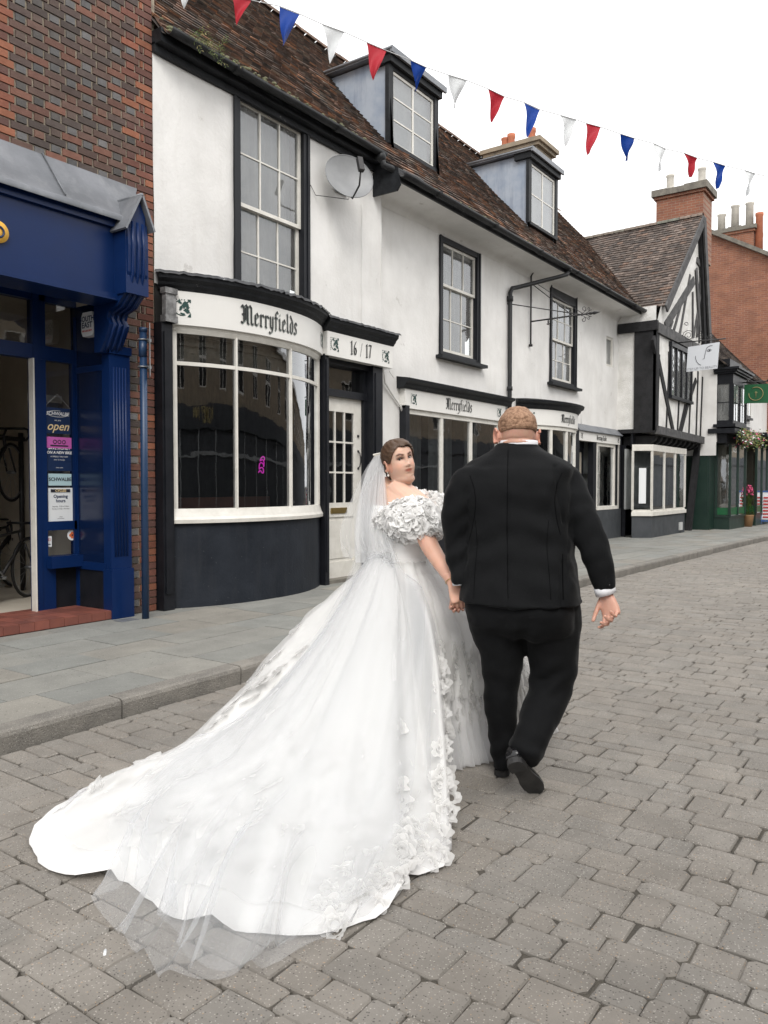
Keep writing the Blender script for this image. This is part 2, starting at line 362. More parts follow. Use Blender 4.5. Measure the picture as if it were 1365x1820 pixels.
# setts: rounded blocks laid in rows across the street
b=MB(); random.seed(3)
def sett(x0,x1,y0,y1,zo,rowshift):
    w_=x1-x0; l_=y1-y0
    if w_<.05 or l_<.05: return
    c1=rj(.005,.017); tl=[rj(.4,1.7)*c1 for _ in range(4)]
    j=lambda:rj(-.004,.004)
    pts=[(x0+tl[0],y0+j()),(x1-tl[1],y0+j()),(x1+j(),y0+tl[1]),(x1+j(),y1-tl[2]),(x1-tl[2],y1+j()),(x0+tl[3],y1+j()),(x0+j(),y1-tl[3]),(x0+j(),y0+tl[0])]
    cx,cy=(x0+x1)/2,(y0+y1)/2
    ax,ay=rj(-.012,.012),rj(-.012,.012)
    def sh(x,y): return (x+rowshift(x,y),y+.25*rowshift(y*1.3,x))
    g=rj(.94,1.06)*(1+.14*N(x0*.45,y0*.45,5)+.10*N(x0*1.6,y0*1.6,2)); wm=rj(-.006,.02); tn=(g*(1+wm),g,g*(1-wm))
    vs=[]; 
    for ins,z in ((0,-.02),(0,-.006),(.0045,.0)):
        for x,y in pts:
            k=1-ins*2/min(w_,l_)
            xx,yy=cx+(x-cx)*k,cy+(y-cy)*k
            X,Y=sh(xx,yy); vs.append((X,Y,z+zo+ax*(xx-cx)+ay*(yy-cy)))
    fs=[tuple(range(16,24))]
    for r in (0,8):
        for i in range(8): fs.append((r+i,r+(i+1)%8,r+8+(i+1)%8,r+8+i))
    b.add(vs,fs,0,tn)
rsh=lambda x,y:.028*N(x*.55,y*.55,3)+.010*N(x*2.1,y*2.1,8)
x=.35
while x<37:
    w_=random.choice([.10,.12,.14,.165,.165,.19]) if x<16 else random.choice([.165,.2,.24])
    gp=.004
    ylo=-1.6 if x<8 else max(-1.6,.17*x-2.6)
    y=ylo+rj(0,.2)
    while True:
        l_=random.choice([.12,.15,.17,.2,.24,.28])*(1.1 if w_>.18 else 1); 
        if x>16: l_*=1.35
        yk=kerbY(x+w_/2)-.012
        if y+l_>yk-.06: l_=yk-y
        g2=gp+ (rj(0,.008) if random.random()<.25 else 0)
        sett(x,x+w_-g2,y,y+l_-g2,rj(-.0035,.0035)+.010*N(x*.5,y*.5),rsh)
        y+=l_
        if y>=yk-.02: break
    x+=w_
tag(b.build('road_setts',MT['paver']),kind='structure')
# kerb
b=MB(); x=-1.2; random.seed(5)
while x<40:
    l_=1.08 if x<8 else 1.2; x1=x+l_-.012
    n=4; vs=[]
    g=rj(.9,1.08); rings=[]
    for i in range(n+1):
        xx=lerp(x,x1,i/n); y=kerbY(xx); dz=rj(-.002,.002)
        rings.append([V((xx,y+.004,-.06)),V((xx,y,PZ-.03)),V((xx,y+.008,PZ-.008)),V((xx,y+.028,PZ+.003+dz)),V((xx,y+.145,PZ+.004)),V((xx,y+.145,-.06))])
    b.loft(rings[::-1],0,True,False,(g,g,g)); x+=l_
tag(b.build('kerb',MT['kerb']),kind='structure')
# pavement slabs
b=MB(); random.seed(11)
y=.0; off=.153; rows=[.42,.46,.40,.48,.44,.46,.5,.5]
tb=0
acc=off
for ri,rw in enumerate(rows):
    x=-2+rj(0,.6)
    while x<40:
        l_=random.choice([.6,.75,.75,.9,.62]) ; x1=x+l_
        gp=.006; g=rj(.9,1.07); wm=rj(-.02,.02) if random.random()<.8 else rj(.03,.06); tn=(g*(1+wm),g,g*(1-wm*.8))
        dz=rj(-.003,.002)
        ya,yb=kerbY(x)+acc,kerbY(x1)+acc
        zz=PZ+dz
        vs=[(x,ya,zz),(x1-gp,yb,zz),(x1-gp,yb+rw-gp,zz+rj(-.001,.001)),(x,ya+rw-gp,zz)]
        vs+=[(a,c,PZ-.03) for a,c,_ in vs]
        b.add(vs,[(0,1,2,3),(4,5,1,0),(5,6,2,1),(6,7,3,2),(7,4,0,3)],0,tn)
        x=x1
    acc+=rw
tag(b.build('pavement_slabs',MT['slab']),kind='structure')
b=MB(); xs=[-3+i for i in range(50)]
b.add([p for x in xs for p in ((x,kerbY(x)+.1,PZ-.012),(x,11,PZ-.012))],[(2*i,2*i+2,2*i+3,2*i+1) for i in range(len(xs)-1)])
tag(b.build('pavement',MT['joint']),kind='structure')
# ================================================================ building helpers
def wall_holes(b,axis,c,a0,a1,z0,z1,holes,depth,m=0,sub=0,jit=0):
    """wall face on plane axis=c with rectangular holes (a0,a1,z0,z1) and reveals of given depth (towards +axis)"""
    As=sorted({a0,a1,*[h[0] for h in holes],*[h[1] for h in holes]}); Zs=sorted({z0,z1,*[h[2] for h in holes],*[h[3] for h in holes]})
    if sub:
        def refine(L):
            o=[]
            for p,q in zip(L,L[1:]):
                n=max(1,int((q-p)/sub)); o+=[p+(q-p)*i/n for i in range(n)]
            return o+[L[-1]]
        As,Zs=refine(As),refine(Zs)
    def pt(a,z,d=0):
        dd=jit*(N(a*1.1,z*1.1,c)+.4*N(a*3,z*3,c+5)) if jit and d==0 else 0
        return (a,c+d+dd,z) if axis=='Y' else (c+d+dd,a,z)
    idx={}; vs=[]; fs=[]
    def vi(a,z):
        if (a,z) not in idx: idx[(a,z)]=len(vs); vs.append(pt(a,z))
        return idx[(a,z)]
    for p,q in zip(As,As[1:]):
        for r,s_ in zip(Zs,Zs[1:]):
            ma,mz=(p+q)/2,(r+s_)/2
            if any(h[0]<ma<h[1] and h[2]<mz<h[3] for h in holes): continue
            fs.append((vi(p,r),vi(q,r),vi(q,s_),vi(p,s_)))
    b.add(vs,fs,m,sm=bool(jit))
    for h in holes:
        p,q,r,s_=h
        for (u,v),(u2,v2) in (((p,r),(q,r)),((q,r),(q,s_)),((q,s_),(p,s_)),((p,s_),(p,r))):
            b.add([pt(u,v),pt(u2,v2),pt(u2,v2,depth),pt(u,v,depth)],[(0,1,2,3)],m)
def tiles(b,fn,L,S,gauge=.105,tw=.165,cols=None,seed=1,thick=.022,jitter=.012):
    """plain tiles; fn(a,s) -> (point, normal) on the roof plane, a along eaves 0..L, s up slope 0..S (S may be a function of a)"""
    random.seed(seed)
    cols=cols or [((.19,.115,.082),3),((.15,.10,.078),4),((.11,.083,.068),4),((.31,.16,.09),1.2),((.075,.064,.057),2.5),((.20,.16,.125),1.8)]
    cs=[c for c,_ in cols]; ws=[w_ for _,w_ in cols]
    nrow=int((S if not callable(S) else S(None))/gauge)
    for r in range(nrow):
        s=r*gauge; a=-tw*(r%2)*.5+rj(0,.02)
        while a<L:
            a0=max(0,a); a1=min(L,a+tw-.006)
            if a1-a0>.03 and not (callable(S) and S((a0+a1)/2)<s):
                c=random.choices(cs,ws)[0]; g=rj(.75,1.25)*(1+.25*N(a*.7,s*.7,seed)); c=tuple(x*g for x in c)
                lift=rj(0,jitter); ds=rj(-.008,.008)
                p0,n=fn(a0,s+ds); p1,_=fn(a1,s+ds); q0,_=fn(a0,s+gauge*1.25); q1,_=fn(a1,s+gauge*1.25)
                t0=thick+lift; t1=thick+rj(0,jitter)
                vs=[p0+n*t0,p1+n*t1,q1+n*.002,q0+n*.002,p0-n*.004,p1-n*.004]
                b.add(vs,[(0,1,2,3),(4,5,1,0),(4,0,3),(5,2,1)],0,c)
            a+=tw
def sash(par,x0,x1,z0,z1,Y,fw=.10,cols=3,up=2,dn=2,meet=.5,sill=True,dep=.10,curt='curtain',topw=None,gl='glassup',label=None,tilt=0):
    """black box frame, white sashes, panes, curtain behind; x0..z1 outer frame. cut=hole in the wall"""
    topw=topw or fw
    b=MB(); f0,f1=Y-.03,Y+dep
    b.box(x0,x0+fw,f0,f1,z0,z1); b.box(x1-fw,x1,f0,f1,z0,z1); b.box(x0+fw,x1-fw,f0+.005,f1,z1-topw,z1); b.box(x0+fw,x1-fw,f0+.008,f1,z0,z0+.06)
    b.box(x0-.015,x0+.03,f0-.015,f0,z0,z1+.0); b.box(x1-.03,x1+.015,f0-.015,f0,z0,z1)
    fr=b.build('window',MT['black'],par)
    if label: fr['label']=label
    gx0,gx1,gz0,gz1=x0+fw,x1-fw,z0+.06,z1-topw
    zm=lerp(gz0,gz1,meet); s=.045; t=.018
    b=MB()
    # upper sash sits forward of the lower one
    for (za,zb,ya,rows) in ((zm-.02,gz1,Y+.025,up),(gz0,zm+.02,Y+.062,dn)):
        yb=ya+.035
        b.box(gx0,gx0+s,ya,yb,za,zb); b.box(gx1-s,gx1,ya,yb,za,zb); b.box(gx0+s,gx1-s,ya+.001,yb,zb-s,zb); b.box(gx0+s,gx1-s,ya+.001,yb,za,za+(s if ya<Y+.05 else s*1.6))
        ia,ib=gx0+s,gx1-s; ja,jb=za+s,zb-s
        for c in range(1,cols): xx=lerp(ia,ib,c/cols); b.box(xx-t/2,xx+t/2,ya+.005,yb-.004,ja,jb)
        for r in range(1,rows):
            zz=lerp(ja,jb,r/rows)
            for c in range(cols): b.box(lerp(ia,ib,c/cols)+t/2,lerp(ia,ib,(c+1)/cols)-t/2,ya+.007,yb-.006,zz-t/2,zz+t/2)
    b.build('sash_bars',MT['white'],fr)
    b=MB()
    random.seed(int(x0*100))
    for (za,zb,yy,rows) in ((zm,gz1-s,Y+.045,up),(gz0+s,zm,Y+.082,dn)):
        for c in range(cols):
            for r in range(rows):
                xa,xb=lerp(gx0+s,gx1-s,c/cols),lerp(gx0+s,gx1-s,(c+1)/cols); a,d=lerp(za,zb,r/rows),lerp(za,zb,(r+1)/rows)
                k1,k2=rj(-.004,.004),rj(-.004,.004)
                b.add([(xa,yy+k1,a),(xb,yy-k1,a),(xb,yy-k1+k2,d),(xa,yy+k1+k2,d)],[(0,1,2,3)])
    b.build('pane',MT[gl],fr)
    b=MB(); g=[]
    nx=40
    for i in range(nx+1):
        xx=lerp(gx0-.02,gx1+.02,i/nx); g.append([V((xx,Y+dep+.10+.02*math.sin(i*1.35)+.01*math.sin(i*.5),zz)) for zz in (gz0-.05,gz1+.05)])
    b.sheet(g); b.build('curtain',MT[curt],fr)
    if sill:
        b=MB(); b.box(x0-.09,x1+.13,Y-.13,Y+.02,z0-.075,z0-.02); b.box(x0-.02,x1+.02,Y-.07,Y+.02,z0-.02,z0)
        b.build('sill',MT['blackworn'],fr)
    return fr
def textmesh(b,s,size,fn,m=0,shear=0,spacing=1,bold=0):
    """lettering in the built-in face laid out in (u,v) metres and mapped by fn"""
    cu=bpy.data.curves.new('t','FONT'); cu.body=s; cu.size=size; cu.align_x='CENTER'; cu.align_y='CENTER'; cu.shear=shear; cu.space_character=spacing; cu.offset=bold; cu.resolution_u=3
    o=bpy.data.objects.new('t',cu); COL.objects.link(o); dg=bpy.context.evaluated_depsgraph_get(); dg.update()
    me=bpy.data.meshes.new_from_object(o.evaluated_get(dg))
    b.add([fn(v.co.x,v.co.y) for v in me.vertices],[tuple(p.vertices) for p in me.polygons],m)
    bpy.data.objects.remove(o); bpy.data.curves.remove(cu); bpy.data.meshes.remove(me)
# --- broad-nib blackletter: each glyph is pen strokes in units of the x-height
BL={
'i':(.50,[[(.05,.86),(.22,1.0)],[(.22,.95),(.22,.12)],[(.16,.16),(.34,.0)],[(.34,.0),(.44,.10)],[(.2,1.25),(.28,1.33)]]),
'l':(.50,[[(.08,1.5),(.22,1.62)],[(.22,1.55),(.22,.12)],[(.16,.16),(.34,.0)],[(.34,.0),(.44,.10)]]),
'r':(.62,[[(.05,.86),(.2,1.0)],[(.2,.95),(.2,.12)],[(.12,.1),(.28,-.02)],[(.2,.78),(.42,1.0)],[(.42,1.0),(.54,.84)]]),
'e':(.66,[[(.18,.85),(.18,.16)],[(.18,.85),(.38,1.02)],[(.38,1.02),(.52,.78)],[(.52,.78),(.2,.45)],[(.16,.16),(.34,-.02)],[(.34,-.02),(.56,.2)]]),
'y':(.70,[[(.05,.9),(.18,1.02)],[(.18,.95),(.18,.18)],[(.18,.18),(.34,.0)],[(.34,.0),(.5,.16)],[(.5,1.02),(.5,.1)],[(.5,.1),(.36,-.3)],[(.36,-.3),(.12,-.46)],[(.12,-.46),(.04,-.32)]]),
'f':(.54,[[(.22,1.35),(.22,.0)],[(.22,1.35),(.4,1.56)],[(.4,1.56),(.52,1.42)],[(.04,.98),(.44,.98)],[(.22,.0),(.16,-.1)]]),
'd':(.68,[[(.16,.8),(.16,.16)],[(.16,.8),(.34,.98)],[(.16,.14),(.34,-.02)],[(.34,-.02),(.52,.16)],[(.52,.16),(.52,1.0)],[(.52,1.0),(.18,1.52)]]),
's':(.60,[[(.44,.96),(.28,1.02)],[(.28,1.02),(.14,.78)],[(.14,.76),(.46,.36)],[(.46,.36),(.44,.12)],[(.44,.12),(.22,-.02)],[(.22,-.02),(.06,.12)],[(.44,.96),(.54,.86)]]),
't':(.50,[[(.2,1.28),(.2,.14)],[(.04,1.0),(.42,1.0)],[(.18,.12),(.32,-.02)],[(.32,-.02),(.44,.1)]]),
'n':(.74,[[(.04,.86),(.18,1.0)],[(.18,.95),(.18,.1)],[(.18,.8),(.4,1.02)],[(.4,1.02),(.54,.86)],[(.54,.86),(.54,.12)],[(.5,.12),(.66,.0)],[(.1,.1),(.26,-.02)]]),
'g':(.70,[[(.16,.82),(.16,.2)],[(.16,.82),(.34,1.0)],[(.34,1.0),(.52,.86)],[(.16,.18),(.34,.02)],[(.34,.02),(.52,.2)],[(.52,.98),(.52,-.2)],[(.52,-.2),(.3,-.46)],[(.3,-.46),(.08,-.3)]]),
'a':(.66,[[(.1,.86),(.3,1.02)],[(.3,1.02),(.48,.84)],[(.48,.84),(.48,.12)],[(.46,.12),(.6,.0)],[(.46,.56),(.16,.4)],[(.16,.4),(.16,.14)],[(.16,.14),(.32,.0)],[(.32,.0),(.48,.16)]]),
'M':(1.42,[[(.05,.1),(.2,.0)],[(.2,.0),(.34,.14)],[(.34,.14),(.34,1.25)],[(.34,1.25),(.18,1.5)],[(.18,1.5),(.04,1.3)],[(.34,1.3),(.56,1.55)],[(.56,1.55),(.74,1.35)],[(.74,1.35),(.74,.1)],[(.7,.1),(.84,-.02)],[(.74,1.3),(.98,1.55)],[(.98,1.55),(1.14,1.35)],[(1.14,1.4),(1.14,.16)],[(1.1,.14),(1.28,-.02)],[(1.28,-.02),(1.38,.1)],[(.16,.75),(.5,.75)],[(.54,1.3),(.54,.3)]]),
'G':(1.05,[[(.3,1.4),(.14,1.0)],[(.14,1.0),(.14,.4)],[(.14,.4),(.36,.0)],[(.36,.0),(.66,.0)],[(.66,.0),(.86,.25)],[(.86,.25),(.86,.85)],[(.86,.85),(.6,.95)],[(.3,1.4),(.6,1.55)],[(.6,1.55),(.88,1.35)],[(.48,1.3),(.48,.3)]]),
'C':(.95,[[(.3,1.4),(.14,1.0)],[(.14,1.0),(.14,.4)],[(.14,.4),(.36,.0)],[(.36,.0),(.6,.0)],[(.6,.0),(.84,.25)],[(.3,1.4),(.6,1.55)],[(.6,1.55),(.86,1.3)],[(.5,1.3),(.5,.25)]]),
'1':(.55,[[(.1,1.3),(.28,1.5)],[(.28,1.5),(.28,.1)],[(.14,.0),(.42,.0)]]),
'6':(.75,[[(.52,1.5),(.22,1.0)],[(.22,1.0),(.16,.4)],[(.16,.4),(.3,.04)],[(.3,.04),(.5,.04)],[(.5,.04),(.6,.4)],[(.6,.4),(.44,.78)],[(.44,.78),(.2,.66)]]),
'7':(.70,[[(.08,1.4),(.2,1.48)],[(.2,1.45),(.6,1.45)],[(.6,1.45),(.38,.7)],[(.38,.7),(.32,.0)]]),
'/':(.60,[[(.46,1.5),(.1,-.1)]]),' ':(.5,[])}
def blackletter(b,s,xh,fn,m=0,nib=.24,thin=False):
    tot=sum(BL[c][0] for c in s)*xh; u=-tot/2; lay=0
    for c in s:
        w_,st=BL[c]; k=nib if c not in '/' else .08
        n=V((math.cos(math.radians(38)),math.sin(math.radians(38))))*k/2
        for seg in st:
            a,d=V(seg[0]),V(seg[1]); dr=(d-a)
            if dr.length<1e-4: continue
            lay+=1
            e=V((-n.y,n.x))*.14
            # hull of nib at both ends
            pts=[a-n-e,a+n-e,a+n+e,a-n+e,d-n-e,d+n-e,d+n+e,d-n+e]
            pts=sorted(set((round(p.x,4),round(p.y,4)) for p in pts))
            def cr(o,a_,b_): return (a_[0]-o[0])*(b_[1]-o[1])-(a_[1]-o[1])*(b_[0]-o[0])
            lo=[];up=[]
            for p in pts:
                while len(lo)>1 and cr(lo[-2],lo[-1],p)<=0: lo.pop()
                lo.append(p)
            for p in pts[::-1]:
                while len(up)>1 and cr(up[-2],up[-1],p)<=0: up.pop()
                up.append(p)
            h=lo[:-1]+up[:-1]
            b.add([fn(u+x*xh,(y-.75)*xh,.00025*(lay%7)) for x,y in h],[tuple(range(len(h)))],m)
        u+=w_*xh
def emblem(b,fn,s,mg=0):
    """square block with leaf scroll: dark leaves on white"""
    def leaf(cx,cy,ang,l,w_):
        pts=[]; n=12
        for i in range(n):
            t=2*PI*i/n; r=1+.28*math.cos(5*t)
            x,y=l*math.cos(t)*r,w_*math.sin(t)*r; pts.append((cx+x*math.cos(ang)-y*math.sin(ang),cy+x*math.sin(ang)+y*math.cos(ang)))
        b.add([fn(x*s,y*s,.0004*mg) for x,y in pts],[tuple(range(n))],0)
    leaf(.18,.2,.8,.24,.15); leaf(.28,-.16,-.5,.2,.11); leaf(-.05,-.02,1.2,.16,.08); leaf(-.1,.3,2.6,.13,.07); leaf(.32,.05,0,.1,.1); leaf(.05,-.34,-.3,.16,.06)
    for i in range(12):
        a=PI*.55+i*PI*.09; a2=a+PI*.09; r0,r1=.40,.45
        b.add([fn(r*math.cos(q)*s,r*math.sin(q)*s,0) for r,q in ((r0,a),(r1,a),(r1,a2),(r0,a2))],[(0,1,2,3)],0)
    for i in range(7):
        for (x,y) in ((-.46,-.42+i*.14),(-.42+i*.14 if i<5 else .46,.46)):
            b.add([fn((x+dx)*s,(y+dy)*s,0) for dx,dy in ((-.03,-.03),(.03,-.03),(.03,.03),(-.03,.03))],[(0,1,2,3)],0)
    b.add([fn(x*s,y*s,0) for x,y in ((.3,-.5),(.5,-.5),(.5,-.3),(.4,-.34))],[(0,1,2,3)],0)
    b.add([fn(x*s,y*s,0) for x,y in ((.5,.3),(.5,.5),(.3,.5),(.36,.38))],[(0,1,2,3)],0)
# ================================================================ white rendered terrace
YA,YB=6.95,7.10
T=thing('rendered_terrace',(5.6,6.95,PZ),'long white rendered terrace with black trim, three old shopfronts and a mossy tiled roof','building')
XA1=9.72; XB1=20.5
b=MB()
wall_holes(b,'Y',YA,5.575,XA1,3.62,6.24,[(6.80,7.98,3.70,6.10)],.14,sub=.22,jit=.022)
wall_holes(b,'Y',YA,9.60,XA1,.02,3.62,[],.1,sub=.3,jit=.01)
wall_holes(b,'Y',YB,XA1-.05,XB1,.02,5.95,[(11.66,12.92,3.72,5.62),(16.2,17.5,3.74,5.68),(19.62,20.12,4.46,5.2),(10.5,13.72,.95,2.98),(14.62,17.35,.1,3.2),(17.5,20.3,.13,2.8)],.14,sub=.25,jit=.024)
b.add([(XA1,YA,.02),(XA1,YB+.05,.02),(XA1,YB+.05,6.0),(XA1,YA,6.0)],[(0,1,2,3)])
b.build('wall',MT['plaster'],T)
# roof: plane from the eaves to the ridge
TAN=1.13; CO=1/math.hypot(1,TAN); SI=TAN*CO; RN=V((0,-SI,CO))
def roofp(x,s,y0=6.5):
    y=y0+s*CO; z=5.95+TAN*(y-6.55)+.035*N(x*.45,s*.6)+.02*N(x*1.4,s*1.5,4)
    return V((x,y,z)),RN
SL=(10.0-6.5)/CO
b=MB()
tiles(b,lambda a,s:roofp(9.5+a,s),13.75,SL,seed=2)
tiles(b,lambda a,s:roofp(5.6+a,s,6.76),3.95,(10-6.76)/CO,seed=4)
g=[]
for i in range(30):
    x=5.57+i*(23.3-5.57)/29; g.append([roofp(x,s,6.78)[0]-V((0,0,.03)) for s in (0,1.5,3,(10-6.78)/CO)])
b.sheet(g,0,False,(.05,.04,.035))
b.add([(5.57,10,9.8),(23.3,10,9.8),(23.3,13.2,6.2),(5.57,13.2,6.2)],[(0,1,2,3)],0,(.1,.06,.05))
rf=b.build('roof',MT['tile'],T)
b=MB(); x=5.6; random.seed(9)
while x<23.2:   # ridge tiles
    z=roofp(x,SL)[0].z; g_=rj(.8,1.2)
    r=.11; b.loft([[V((xx,10+r*math.cos(a),z-.03+r*math.sin(a)*(1+.0))) for a in [PI*k/6 for k in range(7)]] for xx in (x,x+.29)],0,False,True,(.14*g_,.09*g_,.065*g_),False,True)
    x+=.3
b.build('ridge_tiles',MT['tile'],rf)
b=MB(); random.seed(31)
for k in range(150):   # moss along the lower tiles and verge
    x=rj(9.6,21); s=rj(.0,.25)**1
    p,_=roofp(x,s); r=rj(.012,.035); b.ball(p+RN*.02,r,r,r*.6,6,4)
for k in range(120):
    p,_=roofp(rj(5.65,9.4),rj(0,.3),6.76); r=rj(.015,.04); b.ball(p+RN*.02,r,r,r*.6,6,4)
MT['moss']=surf('grey_green_moss',(.09,.10,.05),(.16,.15,.09),ns=30,rough=.95)
mo=b.build('moss',MT['moss'],rf); mo['kind']='stuff'
# eaves: fascia A with gutter, soffit B with box end
b=MB()
b.box(5.57,9.52,6.80,6.96,6.10,6.24); b.box(5.57,9.52,6.90,6.96,6.02,6.12)
b.build('fascia_board',MT['blackworn'],T)
def gutter(x0,x1,y,z,sl=0,r=.062):
    b=MB(); n=int((x1-x0)/.5)+1; g=[]
    for i in range(n+1):
        x=lerp(x0,x1,i/n); zz=z+.012*N(x*.8,3)
        g.append([V((x,y+r*math.cos(a),zz+r*math.sin(a))) for a in [PI+PI*k/8 for k in range(9)]]+[V((x,y+(r-.008)*math.cos(a),zz+(r-.008)*math.sin(a))) for a in [2*PI-PI*k/8 for k in range(9)]])
    b.loft(g,0,True,True)
    x=x0+.9
    while x<x1:   # joints
        b.loft([[V((xx,y+(r+.012)*math.cos(a),z+.012*N(x*.8,3)+(r+.012)*math.sin(a))) for a in [PI+PI*k/8 for k in range(9)]] for xx in (x,x+.09)],0,False,True,(1,1,1),False,True); x+=1.83
    return b
b=gutter(5.6,9.45,6.70,6.20); b.build('gutter',MT['gutter'],T)
b=gutter(9.5,20.75,6.42,5.89)
b.tube([(9.35,6.70,6.16),(9.40,6.68,6.02),(9.48,6.6,5.98),(9.9,6.46,5.93),(10.02,6.43,5.9)],.045,10)
b.ball((9.36,6.70,6.13),.075)
b.build('gutter',MT['gutter'],T)
b=MB(); b.box(9.52,20.5,6.50,6.53,5.80,5.95); b.build('fascia_board',MT['gutter'],T)
b=MB(); g=[]
for i in range(24):
    x=9.53+i*(20.5-9.53)/23; g.append([V((x,y,z+.012*N(x,y))) for y,z in ((6.53,5.81),(6.75,5.80),(6.95,5.80),(7.04,5.77),(7.10,5.68))])
b.sheet(g); b.build('soffit',MT['plaster'],T)
b=MB(); b.prism([(9.50,6.46,5.74),(9.50,6.52,5.66),(9.50,7.0,5.66),(9.50,7.0,6.32),(9.50,6.50,5.98)],(.03,0,0)); b.build('eaves_end_board',MT['blackworn'],T)
# upper windows
sash(T,6.73,8.05,3.66,6.15,YA,fw=.095,cols=3,up=2,dn=2,meet=.47,sill=False,curt='curtain',dep=.14)
sash(T,11.60,12.98,3.68,5.67,YB,fw=.09,cols=3,up=1,dn=2,meet=.62,dep=.14,curt='curtain')
sash(T,16.14,17.58,3.70,5.75,YB,fw=.09,cols=3,up=2,dn=2,meet=.5,dep=.14,curt='curtain',topw=.22)
b=MB(); 
for x0,x1,z0,z1 in ((19.62,19.68,4.46,5.2),(20.06,20.12,4.46,5.2),(19.68,20.06,4.46,4.52),(19.68,20.06,5.14,5.2)): b.box(x0,x1,YB+.03,YB+.08,z0,z1)
fr=b.build('window',MT['white'],T)
b=MB(); b.add([(19.68,YB+.06,4.52),(20.06,YB+.06,4.52),(20.06,YB+.06,5.14),(19.68,YB+.06,5.14)],[(0,1,2,3)]); b.build('pane',MT['glassup'],fr)
b=MB(); b.box(19.6,20.15,YB+.2,YB+.22,4.4,5.3); b.build('curtain',MT['curtain'],fr)
# dormers
def dormer(x0,x1,yf,z0,z1,cols,rows,sq):
    b=MB(); yb=lambda z:6.55+(z-5.95)/TAN
    ct=.05
    ck=None
    for xx in (x0,x1-.02):    # cheeks
        b=MB(); b.prism([(xx,yf+.02,z0-.2),(xx,yf+.02,z1),(xx,yb(z1)+.15,z1),(xx,yb(z0-.2)+.05,z0-.2)],(.02,0,0))
        if ck is None: ck=b.build('dormer',MT['leadblue'],T)
        else: b.build('dormer_cheek',MT['leadblue'],ck)
    b=MB(); y1=yb(z1)+.15
    b.box(x0-.12,x1+.12,yf-.14,y1,z1+.02,z1+.075,0); b.box(x0-.13,x1+.13,yf-.15,yf-.11,z1-.01,z1+.085)
    b.tube([(x0-.12,yf-.14,z1+.06),(x0-.12,y1,z1+.06)],.025,8)
    b.build('dormer_roof',MT['lead'],ck)
    b=MB(); b.box(x0-.08,x1+.08,yf-.09,yf+.3,z1-.11,z1+.02); b.box(x0-.05,x0+.075,yf-.03,yf+.04,z0,z1-.11); b.box(x1-.075,x1+.05,yf-.03,yf+.04,z0,z1-.11); b.box(x0,x1,yf-.05,yf+.03,z0-.03,z0+.03)
    b.box(x0+.075,x1-.075,yf-.02,yf+.03,z1-.17,z1-.11)
    b.build('dormer_frame',MT['blackworn'],ck)
    b=MB(); a0,a1,c0,c1=x0+.075,x1-.075,z0+.03,z1-.17; s=.045
    b.box(a0,a0+s,yf,yf+.03,c0,c1); b.box(a1-s,a1,yf,yf+.03,c0,c1); b.box(a0+s,a1-s,yf+.001,yf+.03,c1-s,c1); b.box(a0+s,a1-s,yf+.001,yf+.03,c0,c0+s)
    for c in range(1,cols): xx=lerp(a0+s,a1-s,c/cols); b.box(xx-.018,xx+.018,yf+.003,yf+.027,c0+s,c1-s)
    for r in range(1,rows):
        zz=lerp(c0+s,c1-s,r/rows)
        for c in range(cols): b.box(lerp(a0+s,a1-s,c/cols)+.018,lerp(a0+s,a1-s,(c+1)/cols)-.018,yf+.006,yf+.024,zz-.011,zz+.011)
    b.build('sash_bars',MT['white'],ck)
    b=MB(); b.add([(a0,yf+.016,c0),(a1,yf+.016,c0),(a1,yf+.016,c1),(a0,yf+.016,c1)],[(0,1,2,3)]); b.build('pane',MT['glassup'],ck)
    b=MB(); b.box(a0,a1,yf+.10,yf+.11,c0,c1); b.build('curtain',MT['curtain2'],ck)
dormer(10.42,11.80,7.3,6.82,8.16,2,3,1)
dormer(15.62,17.02,7.36,6.98,8.42,2,2,1)
# ---- bow shopfront
BX0,BX1,BSAG=5.72,8.27,.36
def bow(u,off=0):
    """u in 0..1 along the bow, off outwards"""
    x=lerp(BX0,BX1,u); k=2*u-1; y=6.93-BSAG*(1-abs(k)**2.3)
    dk=BSAG*2.3*abs(k)**1.3*(1 if k>0 else -1)*2/(BX1-BX0)
    n=V((dk,-1)).normalized()
    return V((x+n.x*off,y+n.y*off))
def bowstrip(b,prof,u0=0,u1=1,n=40,m=0,caps=True,fn=bow):
    """prof: list of (offset, z) closed section swept along the bow"""
    b.loft([[V((*fn(lerp(u0,u1,i/n),o),z)) for o,z in prof] for i in range(n+1)],m,caps,False)
b=MB(); bowstrip(b,[(0,.02),(.0,1.04),(-.25,1.04),(-.25,.02)])
b.build('bow_plinth',MT['plinth'],T)
b=MB(); bowstrip(b,[(.045,1.05),(.05,1.09),(.03,1.12),(.012,1.17),(0,1.21),(-.1,1.21),(-.1,1.05)])
bw=b.build('bow_window',MT['white'],T); b=MB()
bowstrip(b,[(.01,3.16),(.02,3.2),(-.06,3.2),(-.06,3.12),(-.012,3.12)])
b.build('window_head',MT['white'],bw); b=MB()
bowstrip(b,[(-.012,2.775),(-.012,2.815),(-.05,2.815),(-.05,2.775)])
b.build('transom',MT['white'],bw)
b=MB()
US=[.012,.285,.63,.985]; mw=.024
for u in US:
    b.loft([[V((*bow(u+dx*mw/2/2.7*1.0*2*.5,o),z)) for dx,o in ((-1,.006),(1,.006),(1,-.06),(-1,-.06))] for z in (1.21,3.13)],0,True,False)
for u in (.022,.975):
    b.loft([[V((*bow(u+dx*.012,o),z)) for dx,o in ((-1,.0),(1,.0),(1,-.06),(-1,-.06))] for z in (1.21,3.13)],0,True,False)
b.build('glazing_bars',MT['white'],bw)
b=MB()
